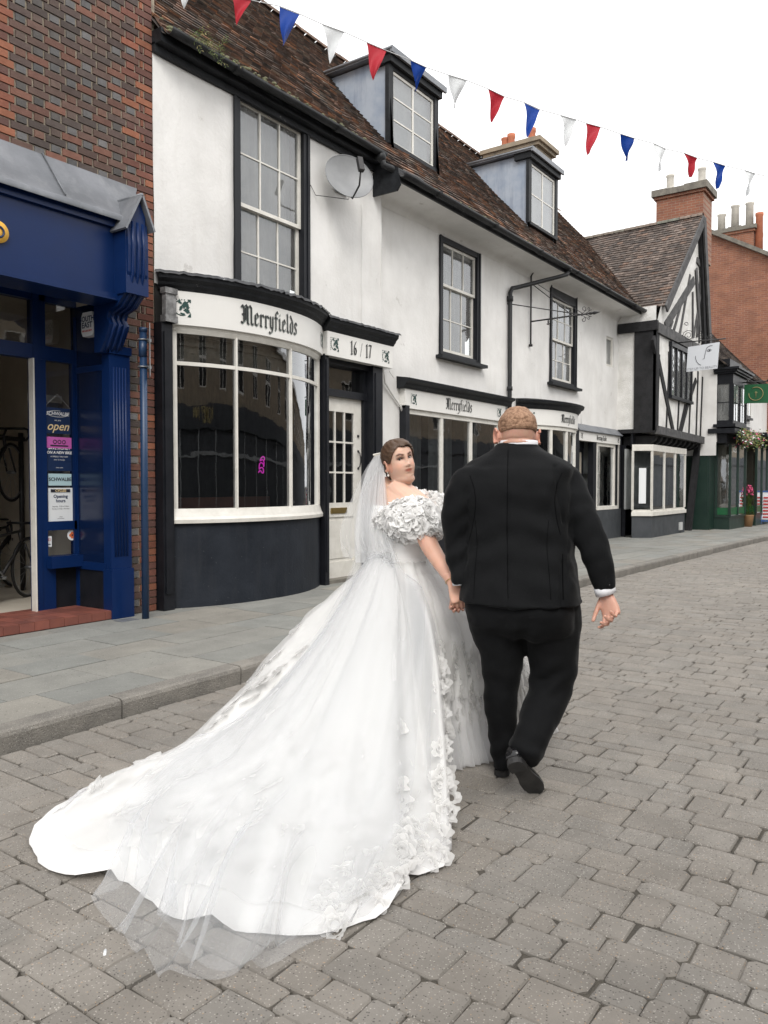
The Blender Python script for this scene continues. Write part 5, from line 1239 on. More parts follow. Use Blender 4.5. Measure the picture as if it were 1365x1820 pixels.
# green hanging sign
S=thing('green_hanging_sign',(26.6,5.0,4.2),'dark green hanging sign with a thin gold ring at the right edge','hanging sign')
c=[onX(*p,26.6) for p in ((1323,684),(1372,682),(1372,716),(1322,717))]
b=MB(); b.prism([p-V((.015,0,0)) for p in c],(.03,0,0)); b.build('board',MT['mgreen'],S)
m=sum(c,V((0,0,0)))/4; b=MB(); b.tube([V((26.57,m.y+.05+.2*math.cos(a),m.z+.2*math.sin(a))) for a in [2*PI*k/28+1 for k in range(25)]],.010,5); b.tube([V((26.57,m.y+.05,m.z-.12)),V((26.57,m.y+.05,m.z+.08))],.008,4); b.tube([V((26.57,m.y+.1,m.z+.03)),V((26.57,m.y,m.z+.03))],.006,4); b.build('gold_ring',MT['gold_ink'],S)
b=MB(); b.tube([(26.6,5.72,c[0].z+.07),(26.6,c[1].y-.3,c[0].z+.07)],.02,6); b.ball((26.6,c[0].y-.1,c[0].z+.09),.04); b.ball((26.6,c[1].y+.1,c[0].z+.09),.04); b.tube([(26.6,c[0].y-.1,c[0].z),(26.6,c[0].y-.1,c[0].z+.07)],.01,4); b.build('bar',MT['iron'],S)
# A-board
t=thing('pavement_sign_board',(29.6,4.75,PZ),'blue framed pavement board with a striped white panel at the right edge','pavement sign')
b=MB(); q0=onX(1352,925,29.6); 
b.bar((29.6,q0.y,PZ+.02),(29.75,q0.y,1.25),.05,.05,(1,0,0)); b.bar((29.6,q0.y-.65,PZ+.02),(29.75,q0.y-.65,1.25),.05,.05,(1,0,0)); b.bar((29.75,q0.y+.02,1.25),(29.75,q0.y-.67,1.25),.05,.05); b.bar((29.62,q0.y+.02,.25),(29.62,q0.y-.67,.25),.05,.05); b.bar((29.95,q0.y-.02,PZ+.02),(29.78,q0.y-.02,1.25),.04,.04,(1,0,0)); b.bar((29.95,q0.y-.63,PZ+.02),(29.78,q0.y-.63,1.25),.04,.04,(1,0,0))
b.build('frame',MT['blue_box'],t)
b=MB(); b.prism([(29.63,q0.y,.3),(29.63,q0.y-.65,.3),(29.74,q0.y-.65,1.22),(29.74,q0.y,1.22)],(.02,0,0)); b.build('panel',MT['paper_white'],t)
b=MB()
for k in range(7): z=.38+k*.11; b.bar((29.62+.011*k,q0.y-.06,z),(29.62+.011*k,q0.y-.58,z),.004,.05)
b.build('panel_stripe',MT['red_ink'],t)
# ================================================================ tall brick house beyond
FB=thing('tall_brick_house',(36,6,PZ),'tall red brick house whose bare gable end rises above the green shop','building')
def gz(y): return lerp(10.05,11.35,(y-5.78)/(8.0-5.78))
b=MB(); b.prism([(33.0,5.2,.02),(33.0,5.2,gz(5.2)),(33.0,8.7,gz(8.7)),(33.0,12,gz(8.7)-2),(33.0,12,.02)],(9,0,0)); b.build('wall',MT['brick_r'],FB)
b=MB(); b.bar((32.95,5.0,gz(5.0)+.06),(32.95,8.75,gz(8.75)+.06),.3,.14,(0,-.5,.86)); b.bar((37.5,5.0,gz(5.0)+.05),(37.5,8.75,gz(8.75)+.05),9,.1,(0,-.5,.86)); b.build('roof',MT['stone'],FB)
b=MB(); y0,y1=6.40,7.72; b.box(33.6,34.9,y0,y1,10,11.35); b.box(33.5,35,y0-.1,y1+.1,11.35,11.5,1); b.box(33.55,34.95,y0-.05,y1+.05,11.25,11.35); b.box(33.8,34.6,6.9,7.4,11.5,11.62,1)
ch=b.build('chimney',[MT['brick_r'],MT['stone']],FB)
for y,h in ((7.65,.7),(7.15,.95),(6.62,.95)):
    b=MB(); b.lathe((33.95,y,11.5),[(.15,0),(.14,h-.1),(.17,h-.05),(.17,h),(.1,h)],14); b.build('chimney_pot',MT['potwhite'],ch)
b=MB(); b.lathe((33.8,6.24,10.2),[(.15,0),(.13,1.6),(.15,1.65),(.15,1.75),(.1,1.75)],14); b.build('chimney_pot',MT['potred'],ch)
# ================================================================ opposite side of the street (seen only in the glass)
OP=thing('opposite_terrace',(8,-4.6,0),'brick terrace with a dark shopfront across the street, seen reflected in the shop windows','building')
b=MB(); hs=[]; 
for k in range(22): hs.append((-5+k*3.2,-3.9+k*3.2,3.9,5.4))
wall_holes(b,'Y',-4.6,-8,90,3.5,6.0,hs,-.15); b.box(-8,90,-5.0,-4.9,3.5,6); b.build('wall',MT['tan'],OP)
b=MB(); b.box(-8,90,-4.9,-4.55,.0,2.9,0); b.box(-8,90,-4.9,-4.45,2.9,3.5,0); b.build('shopfront',MT['greyplinth'],OP)
b=MB()
for k in range(14):
    x=-6+k*2.6; b.box(x,x+.14,-4.56,-4.5,.1,2.9); b.box(x+.14,x+2.6,-4.55,-4.5,2.2,2.3)
b.box(-8,34,-4.56,-4.48,.55,.7)
b.build('shopfront_frame',MT['curtain'],OP)
b=MB()
for x0_,x1_,z0_,z1_ in hs:
    b.box(x0_,x1_,-4.74,-4.70,z0_,z1_,1)
    for u in (0,.5,1): x=lerp(x0_,x1_,u); b.box(x-.04,x+.04,-4.70,-4.62,z0_,z1_)
    for u in (0,.5,1): z=lerp(z0_,z1_,u); b.box(x0_-.05,x1_+.05,-4.70,-4.61,z-.04,z+.04)
b.build('window',[MT['white'],MT['dark']],OP)
b=MB(); b.box(-8,90,-5,-4.35,6.0,6.2); b.build('cornice',MT['sign'],OP)
b=MB(); textmesh(b,'ROMEY  INN',.5,lambda u,v:V((5.2-u,-4.44,3.25+v)),bold=.01); b.build('fascia_lettering',MT['gold_ink'],OP)
# ================================================================ bunting
B=thing('bunting',P(800,135,7.6),'string of red, white and blue pennants sagging across the street','bunting')
top=[(300,-42),(350,-28),(415,-10),(450,1),(497,11),(533,25),(573,43),(612,57),(652,75),(687,90),(730,107),(758,120),(797,133),(830,143),(868,158),(897,172),(932,182),(960,195),(997,205),(1025,213),(1042,219),(1068,226),(1103,238),(1128,246),(1162,255),(1184,265),(1216,272),(1240,281),(1268,288),(1290,295),(1325,303),(1343,309),(1385,318),(1450,335)]
def bd(px): return 1/lerp(1/6.9,1/8.9,(px-430)/(1325-430))
b=MB(); b.tube([P(x,y,bd(x)) for x,y in top],.004,5); b.build('cord',MT['string'],B)
fl_=[(312,350,330,14,2,-38,-28),(410,447,420,42,0,-12,0)]
flags=[((497,11),(533,25),(503,79),1),((573,43),(612,57),(587,111),2),((652,75),(687,90),(662,141),0),((730,107),(758,120),(737,162),1),((797,133),(830,143),(810,193),2),((868,158),(897,172),(877,217),0),((932,182),(960,195),(938,242),1),((997,205),(1025,213),(1008,259),2),((1042,219),(1068,226),(1047,274),0),((1103,238),(1128,246),(1113,286),1),((1162,255),(1184,265),(1172,303),2),((1216,272),(1240,281),(1227,315),0),((1268,288),(1290,295),(1276,335),1),((1325,303),(1343,309),(1331,347),2),((411,-11),(447,0),(424,42),0),((316,-36),(350,-28),(330,13),2)]
FM=[]
for nme,c in (('pennant_red',(.45,.03,.045)),('pennant_blue',(.012,.055,.30)),('pennant_white',(.74,.76,.77))):
    FM.append(clothmat(nme,c,1,.35,.5,sheen=0))
for (xa,ya),(xb,yb),(xt,yt),ci in flags:
    b=MB(); A=P(xa,ya,bd(xa)); C=P(xb,yb,bd(xb)); Tt=P(xt+rj(-3,3),yt,bd(xt)+rj(-.12,.12)); n=(C-A).cross(Tt-A).normalized()
    ph=rj(0,6); g=[]
    for i in range(8):
        t=i/7; row=[]
        for j in range(7):
            s=j/6; p=A.lerp(C,s).lerp(Tt,t); row.append(p+n*(.045*math.sin(s*4.5+ph+t*3.5)*t*(1.25-t)*2+.006))
        g.append(row)
    b.sheet(g); b.build('pennant',FM[ci],B)
# weeds in the gutter, litter
t=thing('gutter_weed',(6.05,6.68,6.25),'green ferny weed growing in the black gutter below the mossy tiles','plant')
b=MB(); random.seed(6)
for k in range(46):
    x=6.05+random.gauss(0,.14); a=rj(-1,1); L1=rj(.08,.24); p=V((x,6.66+rj(-.03,.03),6.22)); d=V((a*.6,-rj(.2,.9),rj(-.9,.9))).normalized()
    q=p
    for s in range(7):
        q2=q+d*L1/7; d=(d+V((0,-.02,-.12))).normalized(); e=d.cross(V((rj(-1,1),rj(-1,1),rj(-1,1)))).normalized()
        for sg_ in (-1,1): b.add([q,q+d*.012+e*sg_*.02,q2+e*sg_*.026],[(0,1,2)],0 if random.random()<.75 else 1)
        q=q2
b.build('fronds',[surf('weed_green',(.09,.15,.035),(.14,.17,.05),rough=.7),MT['leaf_dry']],t)
t=onZ(186,1699,.002); b=MB(); b.tube([t,t+V((.018,.022,.002))],.005,8); tag(b.build('cigarette_end',MT['paper_white']),'small white cigarette end lying on the setts left of the veil','litter')
# ================================================================ people helpers
CFH=V((CF.x,CF.y,0)).normalized(); ZU=V((0,0,1))
def ring(c,r,f,a,b,n=28,e=2.3,bb=None):
    out=[]
    for j in range(n):
        t=2*PI*j/n; co,si=math.cos(t),math.sin(t)
        x=math.copysign(abs(co)**(2/e),co)*a; y=math.copysign(abs(si)**(2/e),si)*(b if si>0 or bb is None else bb)
        out.append(c+r*x+f*y)
    return out
def limb(b,pts,n=16,k=5,m=0):
    s=smoothpath([(V(p),r) for p,r in pts],k); b.tube([p for p,_ in s],[r for _,r in s],n)
def capsule(b,a,c,r0,r1,n=10):
    a=V(a);c=V(c);d=(c-a); L=d.length; d.normalize()
    ps=[a-d*r0*.95,a-d*r0*.6,a,c,c+d*r1*.6,c+d*r1*.95]; b.tube(ps,[r0*.3,r0*.8,r0,r1,r1*.8,r1*.3],n)
def hand(b,w,d,pn,ts,curls,sc=1,thumbcurl=.4,thumbout=.7,spread=.06):
    """w wrist, d wrist-to-knuckle direction, pn palm normal, ts thumb side"""
    d=V(d).normalized(); pn=V(pn); pn=(pn-d*pn.dot(d)).normalized(); ts=V(ts); ts=(ts-d*ts.dot(d)-pn*ts.dot(pn)).normalized()
    rg=[]
    for t,wd,th in ((-.05,.024,.021),(.0,.026,.019),(.03,.034,.018),(.065,.042,.017),(.092,.043,.0155),(.102,.038,.011)):
        rg.append(ring(w+d*t*sc-pn*.002*sc,ts,pn,wd*sc,th*sc,16,2.6))
    b.loft(rg)
    def rot(v,ax,a): return Matrix.Rotation(a,3,ax)@v
    for i,(L,off) in enumerate(((1.0,.031),(1.1,.0105),(1.03,-.0105),(.82,-.031))):
        base=w+(d*(.094-abs(i-1)*.004)+ts*off)*sc; dr=rot(d,pn,spread*(1.5-i)*(1 if pn.cross(d).dot(ts)<0 else -1)*-1); ax=d.cross(pn).normalized()
        r=.0092*sc*(.9 if i==3 else 1); p=base
        for seg,c in zip((.046,.029,.023),curls[i]):
            dr=rot(dr,ax,c); q=p+dr*seg*L*sc; capsule(b,p,q,r,r*.92,10); p=q; r*=.92
    base=w+(d*.028+ts*.030+pn*.006)*sc; dr=(d*(1-thumbout*.5)+ts*thumbout+pn*.25).normalized(); ax=dr.cross(pn).normalized(); r=.0125*sc; p=base-dr*.01
    for seg,c in zip((.042,.032,.026),(0,thumbcurl,thumbcurl*.8)):
        dr=rot(dr,d,0); v=dr+pn*c*.6+d*c*.5-ts*c*.4; dr=v.normalized(); q=p+dr*seg*sc; capsule(b,p,q,r,r*.88,10); p=q; r*=.86
def headR(phi,z,plump=1.0,male=False):
    """radius of the head about its vertical axis; phi=0 faces forward, positive to the subject's left"""
    tw=[(-.125,.012),(-.118,.03),(-.10,.052),(-.08,.063),(-.05,.070),(-.02,.0735),(.01,.075),(.04,.076),(.07,.070),(.095,.053),(.112,.030),(.12,.006)]
    tf=[(-.125,.030),(-.118,.058),(-.10,.078),(-.08,.085),(-.05,.088),(-.02,.089),(.01,.088),(.04,.089),(.07,.082),(.095,.062),(.112,.034),(.12,.006)]
    tb=[(-.125,.012),(-.118,.02),(-.10,.035),(-.08,.052),(-.05,.074),(-.02,.087),(.01,.096),(.04,.099),(.07,.090),(.095,.068),(.112,.038),(.12,.006)]
    w_=sinterp(tw,z)*plump; f=sinterp(tf,z) if math.cos(phi)>0 else sinterp(tb,z)
    f=max(.005,f); w_=max(.005,w_)
    e=2.25; R=(abs(math.sin(phi)/w_)**e+abs(math.cos(phi)/f)**e)**(-1/e)
    if math.cos(phi)>.1:
        x=R*math.sin(phi); ax=abs(x)
        g=lambda cx,cz,sx,sz:math.exp(-((ax-cx)/sx)**2-((z-cz)/sz)**2)
        g0=lambda cz,sx,sz:math.exp(-(x/sx)**2-((z-cz)/sz)**2)
        R+= .010*g0(.015,.008,.022)+.019*g0(-.022,.0105,.013)+.006*g(.013,-.026,.008,.008)+.008*g0(-.004,.009,.016)
        R-= .010*g(.031,.014,.017,.011)+.002*g(.0,-.078,.03,.007)
        R+= .005*g(.030,.036,.02,.008)+.007*g(.047,-.035,.024,.026)*plump
        R+= .0075*g0(-.047,.021,.0055)+.0080*g0(-.060,.018,.0065)-.005*g0(-.0535,.020,.0022)+.0045*g0(-.095,.024,.018)
    return R
def headrings(c,ff,up,sc=1,n=96,k=80,male=False,z0=-.1245,z1=.1195):
    lf=up.cross(ff).normalized(); rg=[]
    for i in range(k+1):
        z=lerp(z0,z1,i/k); rg.append([c+(ff*math.cos(a)*headR(a,z,male=male)+lf*math.sin(a)*headR(a,z,male=male)+up*z)*sc for a in [2*PI*j/n for j in range(n)]])
    return rg
def ear(b,c,fwd,out,up,sc=1):
    # rim, lobe and bowl
    o=[]
    for k in range(16):
        a=PI*.15+k*1.62*PI/15
        r1=.027 if math.sin(a)>0 else .025
        o.append(c+(up*(.029*math.sin(a))+fwd*(-.004-.017*math.cos(a)*-1*-1))*sc+out*(.009+.006*math.sin(a*.5))*sc)
    b.tube(o,[.0052*sc]*16,8)
    b.ball(c-up*.024*sc+out*.006*sc,.008*sc,.008*sc,.010*sc,10,8)
    b.loft([ring(c+out*x*sc,fwd,up,a_*sc,b_*sc,14,2) for x,a_,b_ in ((-.006,.014,.022),(.003,.015,.025),(.008,.0145,.024),(.009,.009,.016))])
def paint(o,fn,name='tint'):
    me=o.data
    for a in list(me.color_attributes): 
        if a.name==name: me.color_attributes.remove(a)
    at=me.color_attributes.new(name,'FLOAT_COLOR','POINT'); buf=[]
    for v in me.vertices: c=fn(v.co); buf+=[c[0],c[1],c[2],1]
    at.data.foreach_set('color',buf)
def fuse(o,vox,smooth=6,fac=.5):
    return bake(o,[('REMESH',dict(mode='VOXEL',voxel_size=vox,use_smooth_shade=True)),('SMOOTH',dict(iterations=smooth,factor=fac))])
def ripple(o,fn):
    me=o.data; me.update(); nr=[v.normal.copy() for v in me.vertices]
    for v,n in zip(me.vertices,nr): v.co+=n*fn(v.co,n)
    me.update()
def skinmat(name,c,c2):
    m=surf(name,c,c2,ns=25,rough=.48,tint=True,bump=.08,bs=250,blend=(.3,.8)); b=[n for n in m.node_tree.nodes if n.type=='BSDF_PRINCIPLED'][0]
    b.inputs['Subsurface Weight'].default_value=.25; b.inputs['Subsurface Radius'].default_value=(1,.35,.2); b.inputs['Subsurface Scale'].default_value=.012; b.inputs['Specular IOR Level'].default_value=.35
    return m
MT['skinb']=skinmat('bride_skin',(.66,.43,.33),(.62,.40,.30))
MT['sking']=skinmat('groom_skin',(.57,.355,.275),(.51,.31,.235))
MT['suit']=surf('black_wool_suit',(.006,.0064,.0072),(.008,.0085,.0093),ns=5,rough=.85,bump=.25,bs=180,spec=.12,sheen=.05)
MT['trouser']=surf('black_wool_trousers',(.0048,.0051,.0057),(.0065,.0068,.0075),ns=5,rough=.85,bump=.25,bs=180,spec=.12,sheen=.05)
MT['shirt']=surf('white_shirt_cotton',(.75,.75,.77),(.70,.70,.73),rough=.8)
MT['shoe']=surf('polished_black_leather',(.006,.006,.007),(.008,.008,.009),rough=.16,spec=.5)
MT['sole']=surf('scuffed_black_sole',(.016,.016,.017),(.035,.034,.033),ns=20,rough=.6,bump=.2)
MT['hairg']=surf('short_ginger_hair',(.20,.108,.062),(.36,.215,.135),ns=75,blend=(.4,.6),rough=.8,bump=1,bs=260,bdist=.003)
MT['hairb']=surf('sleek_brown_hair',(.060,.034,.020),(.105,.062,.038),ns=4,rough=.42,bump=.35,bs=120,spec=.3)
# ================================================================ groom
GM=thing('person',onZ(905,1385),'tall broad man in a black suit seen from behind, walking away','person')
D=3.95; ya=math.radians(20)
gf=(CFH*math.cos(ya)+CR*math.sin(ya)).normalized(); gr=(CR*math.cos(ya)-CFH*math.sin(ya)).normalized()
def px2m(p,d=D): return p*d/FPX
def tor(rows,d=D,n=44,e=2.9):
    return [ring(P(x,y,d+dd),gr,gf,a,b,n,e,bb) for x,y,dd,a,b,bb in rows]
b=MB()
b.loft(tor([(925,1070,.0,.290,.235,.23),(925,1069,.0,.299,.243,.238),(925,1062,.0,.296,.24,.235),(925,1038,.0,.285,.235,.228),(925,1005,.0,.268,.23,.212),(925,965,.0,.252,.225,.195),(924,935,0,.252,.22,.188),(922,905,0,.262,.21,.19),(920,880,0,.270,.20,.19),(918,858,0,.270,.185,.18),(918,843,0,.280,.165,.165),(919,834,.0,.278,.145,.155),(920,826,.01,.262,.125,.14),(920,817,.02,.222,.115,.13),(920,807,.03,.165,.108,.12),(921,799,.04,.120,.102,.11),(921,794,.05,.104,.096,.10),(921,791,.05,.094,.09,.09)]))
SL=[((848,842,3.95),.056),((829,855,3.94),.074),((817,885,3.95),.079),((813,925,3.97),.074),((814,965,3.99),.069),((818,1000,3.98),.064),((820,1028,3.96),.054),((820.5,1034,3.96),.053)]
SR=[((988,840,3.94),.060),((1006,855,3.92),.080),((1021,888,3.88),.082),((1038,928,3.85),.078),((1054,968,3.83),.072),((1065,1003,3.82),.065),((1073,1036,3.82),.057),((1075,1047,3.82),.054)]
for S_ in (SL,SR): limb(b,[(P(*p),r) for p,r in S_],18)
j=b.build('jacket',MT['suit'],GM); fuse(j,.009,4,.5)
def local(o): return ORG[o.name]
og=local(j)
cb=P(901,950,3.75)
def jf(co,n):
    p=co+og; q=p-CAM; d=q.dot(CF); px=CX+FPX*q.dot(CR)/d; py=CY-FPX*q.dot(CU)/d
    back=n.dot(-CF)
    r=.010*N(p.x*5+p.z*4,p.y*5-p.z*3,p.z*8)+.006*N(p.x*13+p.z*9,p.y*13,p.z*9)
    if back>0:
        r-= .0055*math.exp(-((px-(903+ (py-800)*-.002))/1.8)**2)*(1 if py>792 else 0)          # centre seam
        r+= .010*math.sin((py-(px-905)*.35)/9)*math.exp(-((px-960)/45)**2-((py-955)/60)**2)       # drag lines at the waist
        r+= .009*math.sin((py+(px-905)*.5)/9)*math.exp(-((px-862)/35)**2-((py-960)/50)**2)
        r+= .007*math.sin((px+(py-860)*.55)/9)*math.exp(-((px-985)/25)**2-((py-880)/38)**2)
        r-= .008*math.exp(-((px-(998-(py-1060)*.0))/2.0)**2)*(1 if py>995 else 0)                   # side vent
        r-= .010*math.exp(-((px-(988-(py-850)*-.12+ (py-850)**2*.0008))/2.6)**2)*(1 if 828<py<930 else 0)   # sleeve seam
    if px>1010 or px<832: r+= .0035*math.sin((py+(px-1040)*.7+20*N(p.x*3,p.z*5))/6.5)*max(0,N(p.x*4,p.y*4,p.z*4)+.35)*2
    return r
ripple(j,jf)
# raised tailoring seams laid on the cloth
from mathutils.bvhtree import BVHTree
bv=BVHTree.FromPolygons([v.co+og for v in j.data.vertices],[tuple(p.vertices) for p in j.data.polygons])
MT['seam']=surf('suit_seam_stitching',(.0022,.0023,.0026),rough=.9,spec=.05)
def seam(pts,r=.0016,par=None,name='seam'):
    out=[]
    for q,_ in smoothpath([(V((x,y,0)),0) for x,y in pts],8):
        dr=ray(q.x,q.y).normalized(); h=bv.ray_cast(CAM,dr)
        if h[0] is not None: out.append(h[0]+h[1]*.0006)
    if len(out)>2:
        b=MB(); b.tube(out,r,6); b.build(name,MT['seam'],par or j)
seam([(903,800),(902,850),(901,930),(902,1000),(903,1063)])
seam([(999,840),(990,862),(986,890),(990,925),(996,950)])
seam([(835,845),(843,870),(845,900),(840,935),(834,960)])
seam([(1000,985),(1000,1020),(1001,1066)],.0025)
seam([(845,925),(848,970),(844,1020),(842,1064)],.0012)
seam([(975,925),(972,970),(976,1020),(979,1066)],.0012)
# suit collar and shirt collar
b=MB(); rg=[ring(P(921,y,3.99),gr,gf,a,b_,32,2.1) for y,a,b_ in ((808,.135,.124),(801,.116,.112),(795,.106,.102),(791,.101,.097),(791,.095,.092),(797,.095,.092))]; b.loft(rg,0,False); o=b.build('jacket_collar',MT['suit'],GM)
b=MB(); rg=[ring(P(921.5,y,3.99)+gf*.004,gr,gf,a,b_,32,2.1) for y,a,b_ in ((799,.096,.093),(790,.0955,.0925),(783.5,.094,.091),(783,.089,.086),(788,.087,.084))]; b.loft(rg,0,False); b.build('shirt_collar',MT['shirt'],GM)
b=MB()
c0,c1=P(1073,1042,3.82),P(1077.5,1056,3.82); b.tube([c0,c1],[.0495,.050],20); b.build('shirt_cuff',MT['shirt'],GM)
b=MB(); c0,c1=P(820,1028,3.96),P(821.5,1038,3.96); b.tube([c0,c1],[.049,.049],20); b.build('shirt_cuff',MT['shirt'],GM)
for k in range(3):
    q=P(1083-k*1.2,1040-k*6,3.77); b=MB(); b.ball(q,.0065); b.build('cuff_button',MT['shoe'],GM)
# trousers
b=MB()
b.loft(tor([(925,1020,0,.24,.20,.19),(925,1050,0,.262,.215,.21),(926,1080,0,.268,.22,.215),(928,1105,0,.262,.20,.20),(930,1120,0,.245,.16,.17),(932,1130,0,.20,.10,.12)],n=36))
LL=[((878,1075,3.96),.150),((884,1110,3.97),.138),((890,1150,3.98),.118),((893,1185,3.98),.101),((890,1225,4.0),.088),((891,1270,4.02),.079),((895,1320,4.04),.072),((898,1350,4.05),.068),((899,1364,4.05),.069)]
LR=[((972,1075,3.94),.160),((978,1115,3.94),.150),((983,1155,3.95),.131),((984,1190,3.96),.119),((979,1220,3.95),.108),((965,1258,3.89),.096),((947,1303,3.80),.087),((935,1335,3.74),.080),((929,1352,3.71),.077)]
for S_ in (LL,LR): limb(b,[(P(*p),r) for p,r in S_],18)
t_=b.build('trousers',MT['trouser'],GM); fuse(t_,.011,5,.5)
def tf(co,n):
    p=co+og; q=p-CAM; d=q.dot(CF); px=CX+FPX*q.dot(CR)/d; py=CY-FPX*q.dot(CU)/d
    r=.010*N(p.x*6,p.y*6,p.z*11)+.005*N(p.x*16,p.y*16,p.z*18)
    r+=.010*math.sin((py+(px-960)*.6)/6.5)*math.exp(-((px-975)/40)**2-((py-1212)/24)**2)
    r+=.010*math.sin((py-(px-930)*.5)/6)*math.exp(-((px-935)/30)**2-((py-1335)/26)**2)
    r+=.008*math.sin((py+(px-890)*.4)/6)*math.exp(-((px-892)/30)**2-((py-1335)/28)**2)
    r+=.008*math.sin((px+(py-1100)*.4)/8)*math.exp(-((px-925)/40)**2-((py-1125)/30)**2)
    return r
ripple(t_,tf)
# shoes
def shoe(heel,toe,up,L=.31,w=.052):
    f=(toe-heel).normalized(); up=(up-f*up.dot(f)).normalized(); s=f.cross(up)
    prof=[(0,.030,.075,.0),(.02,.036,.082,0),(.06,.039,.09,0),(.10,.038,.085,0),(.15,.042,.068,0),(.20,.050,.055,0),(.25,.049,.045,0),(.285,.038,.036,0),(.305,.020,.025,0),(.31,.008,.018,0)]
    b=MB(); rg=[]
    for x,wd,h,_ in prof:
        c=heel+f*x*L/.31; rg.append([c+s*wd*math.cos(a)+up*(.014+max(0,math.sin(a))**.75*(h-.014) if math.sin(a)>0 else .014) for a in [2*PI*k/24 for k in range(24)]])
    b.loft(rg); o=b.build('shoe',MT['shoe'],GM)
    b=MB(); out=[(0,.0),(.004,.022),(.02,.036),(.06,.040),(.10,.037),(.15,.040),(.20,.050),(.25,.050),(.285,.038),(.305,.020),(.312,.0)]
    poly=[heel+f*x+s*y for x,y in out]+[heel+f*x-s*y for x,y in out[-2:0:-1]]
    b.prism([p+up*.004 for p in poly],up*.012)
    hp=[heel+f*x+s*y for x,y in ((-.002,0),(.003,.024),(.02,.037),(.055,.040),(.075,.038),(.075,-.038),(.055,-.040),(.02,-.037),(.003,-.024))]
    b.prism([p-up*.018 for p in hp],up*.024); b.build('sole',MT['sole'],o)
g1=onZ(892,1379,.0); shoe(g1+V((0,0,.02))+gf*-.02,g1+V((0,0,.02))+gf*.29+gr*-.03,ZU)
hl,to=P(911,1350,3.655),P(954,1409,3.80); to.z=max(to.z,.012); shoe(hl,to,CF*.75+CU*.55)
b=MB(); limb(b,[(P(928,1335,3.73),.05),(hl+(to-hl).normalized()*.06+(CF*.75+CU*.55)*.05,.045)],14); b.tube([P(899,1350,4.05),g1+gf*.06+V((0,0,.09))],.05,12); b.build('sock',MT['trouser'],GM)
# body: head, neck, hands and the limbs inside the clothes, one surface
hy=math.radians(-12); hf=(gf*math.cos(math.radians(24))-gr*math.sin(math.radians(24))).normalized()
hup=(ZU*.985-hf*-.10+CR*.02).normalized(); hf=(hf-hup*hf.dot(hup)).normalized(); hl_=hup.cross(hf)
HC=P(919,773,4.0); HS=1.14
b=MB(); b.loft(headrings(HC,hf,hup,HS,72,56))
# thick neck with folds
nk=[]
for z,a,bb in ((.02,.070,.07),(-.02,.077,.082),(-.045,.083,.088),(-.056,.080,.083),(-.070,.086,.090),(-.095,.085,.087),(-.13,.088,.088),(-.2,.11,.10)): nk.append(ring(HC-hf*.018+hup*z,gr,gf,a*1.02,bb*.9,32,2.2))
b.loft(nk)
for s in (-1,1): ear(b,HC+hl_*s*.084*HS+hup*-.008*HS+hf*-.004,hf,hl_*s,hup,1.25)
limb(b,[(P(920,815,4.0),.08),(P(920,900,3.97),.12),(P(925,1030,3.96),.13)])
for S_ in (SL,SR): limb(b,[(P(920,850,3.97),.04)]+[(P(*p),r*.5) for p,r in S_[1:-1]]+[(P(*S_[-1][0]),.028)],12)
for S_ in (LL,LR): limb(b,[(P(925,1040,3.96),.08)]+[(P(*p),r*.55) for p,r in S_[:-2]],12)
W=P(1077,1054,3.82)
hand(b,W,(P(1083,1078,3.80)-W),-CF*.75+CR*-.65,-CR*.75+CF*.65,[(.55,.6,.4),(.7,.75,.5),(.8,.85,.55),(.9,.9,.55)],1.12,.2,.5,.01)
W2=P(825,1038,4.05); hand(b,W2,(P(818,1058,4.06)-W2),-CF,-CR*.3-CU*.2,[(.6,1.0,.7),(.6,1.0,.7),(.6,1.0,.7),(.6,.9,.6)],1.02,.5,.2,.0)
bd_=b.build('body',MT['sking'],GM); fuse(bd_,.0042,4,.5)
def gp(co):
    p=co+og-HC; z=p.dot(hup)/HS; x=p.dot(hl_)/HS; y=p.dot(hf)/HS
    if (co+og).z<1.5: return (1.02,.92,.90)
    if abs(x)>.078: return (1.05,.84,.80)
    return (1,.93+.05*N(p.x*30,p.y*30,p.z*30),.9)
paint(bd_,gp)
def gw(co,n):
    p=co+og-HC; z=p.dot(hup)/HS; y=p.dot(hf)/HS
    if (co+og).z<1.5 or y>0: return 0
    r=0
    for zc,a in ((-.052,.006),(-.075,.004),(-.028,.003)): r-=a*math.exp(-((z-zc+.006*N(p.x*20,p.y*20))/.005)**2)
    return r
ripple(bd_,gw)
b=MB(); rg=[]; n=72; k=40
hl2=hup.cross(hf)
for i in range(k+1):
    row=[]
    for jn in range(n):
        a=2*PI*jn/n; ca=math.cos(a)
        zl=sinterp([(-1,.010),(-.6,.006),(-.25,.004),(0,.010),(.25,.035),(.5,.068),(1,.075)],ca)
        z=lerp(zl,.1195,(i/k)); R=headR(a,z)+(.004+.0035*min(1,i/4)) + .0022*N(a*5,z*60,2)
        if i==0: R-=.006
        zz=z+ (.006*(z>.1)); 
        # scalp creases at the back of the head
        if ca<0:
            cr_=abs(N(a*2.2,z*22,5)); R-=.005*max(0,1-cr_/.12)*math.exp(-((z-.04)/.035)**2)
        row.append(HC+(hf*ca*R+hl2*math.sin(a)*R+hup*zz)*HS)
    rg.append(row)
b.loft(rg,0,True); b.build('hair',MT['hairg'],GM)
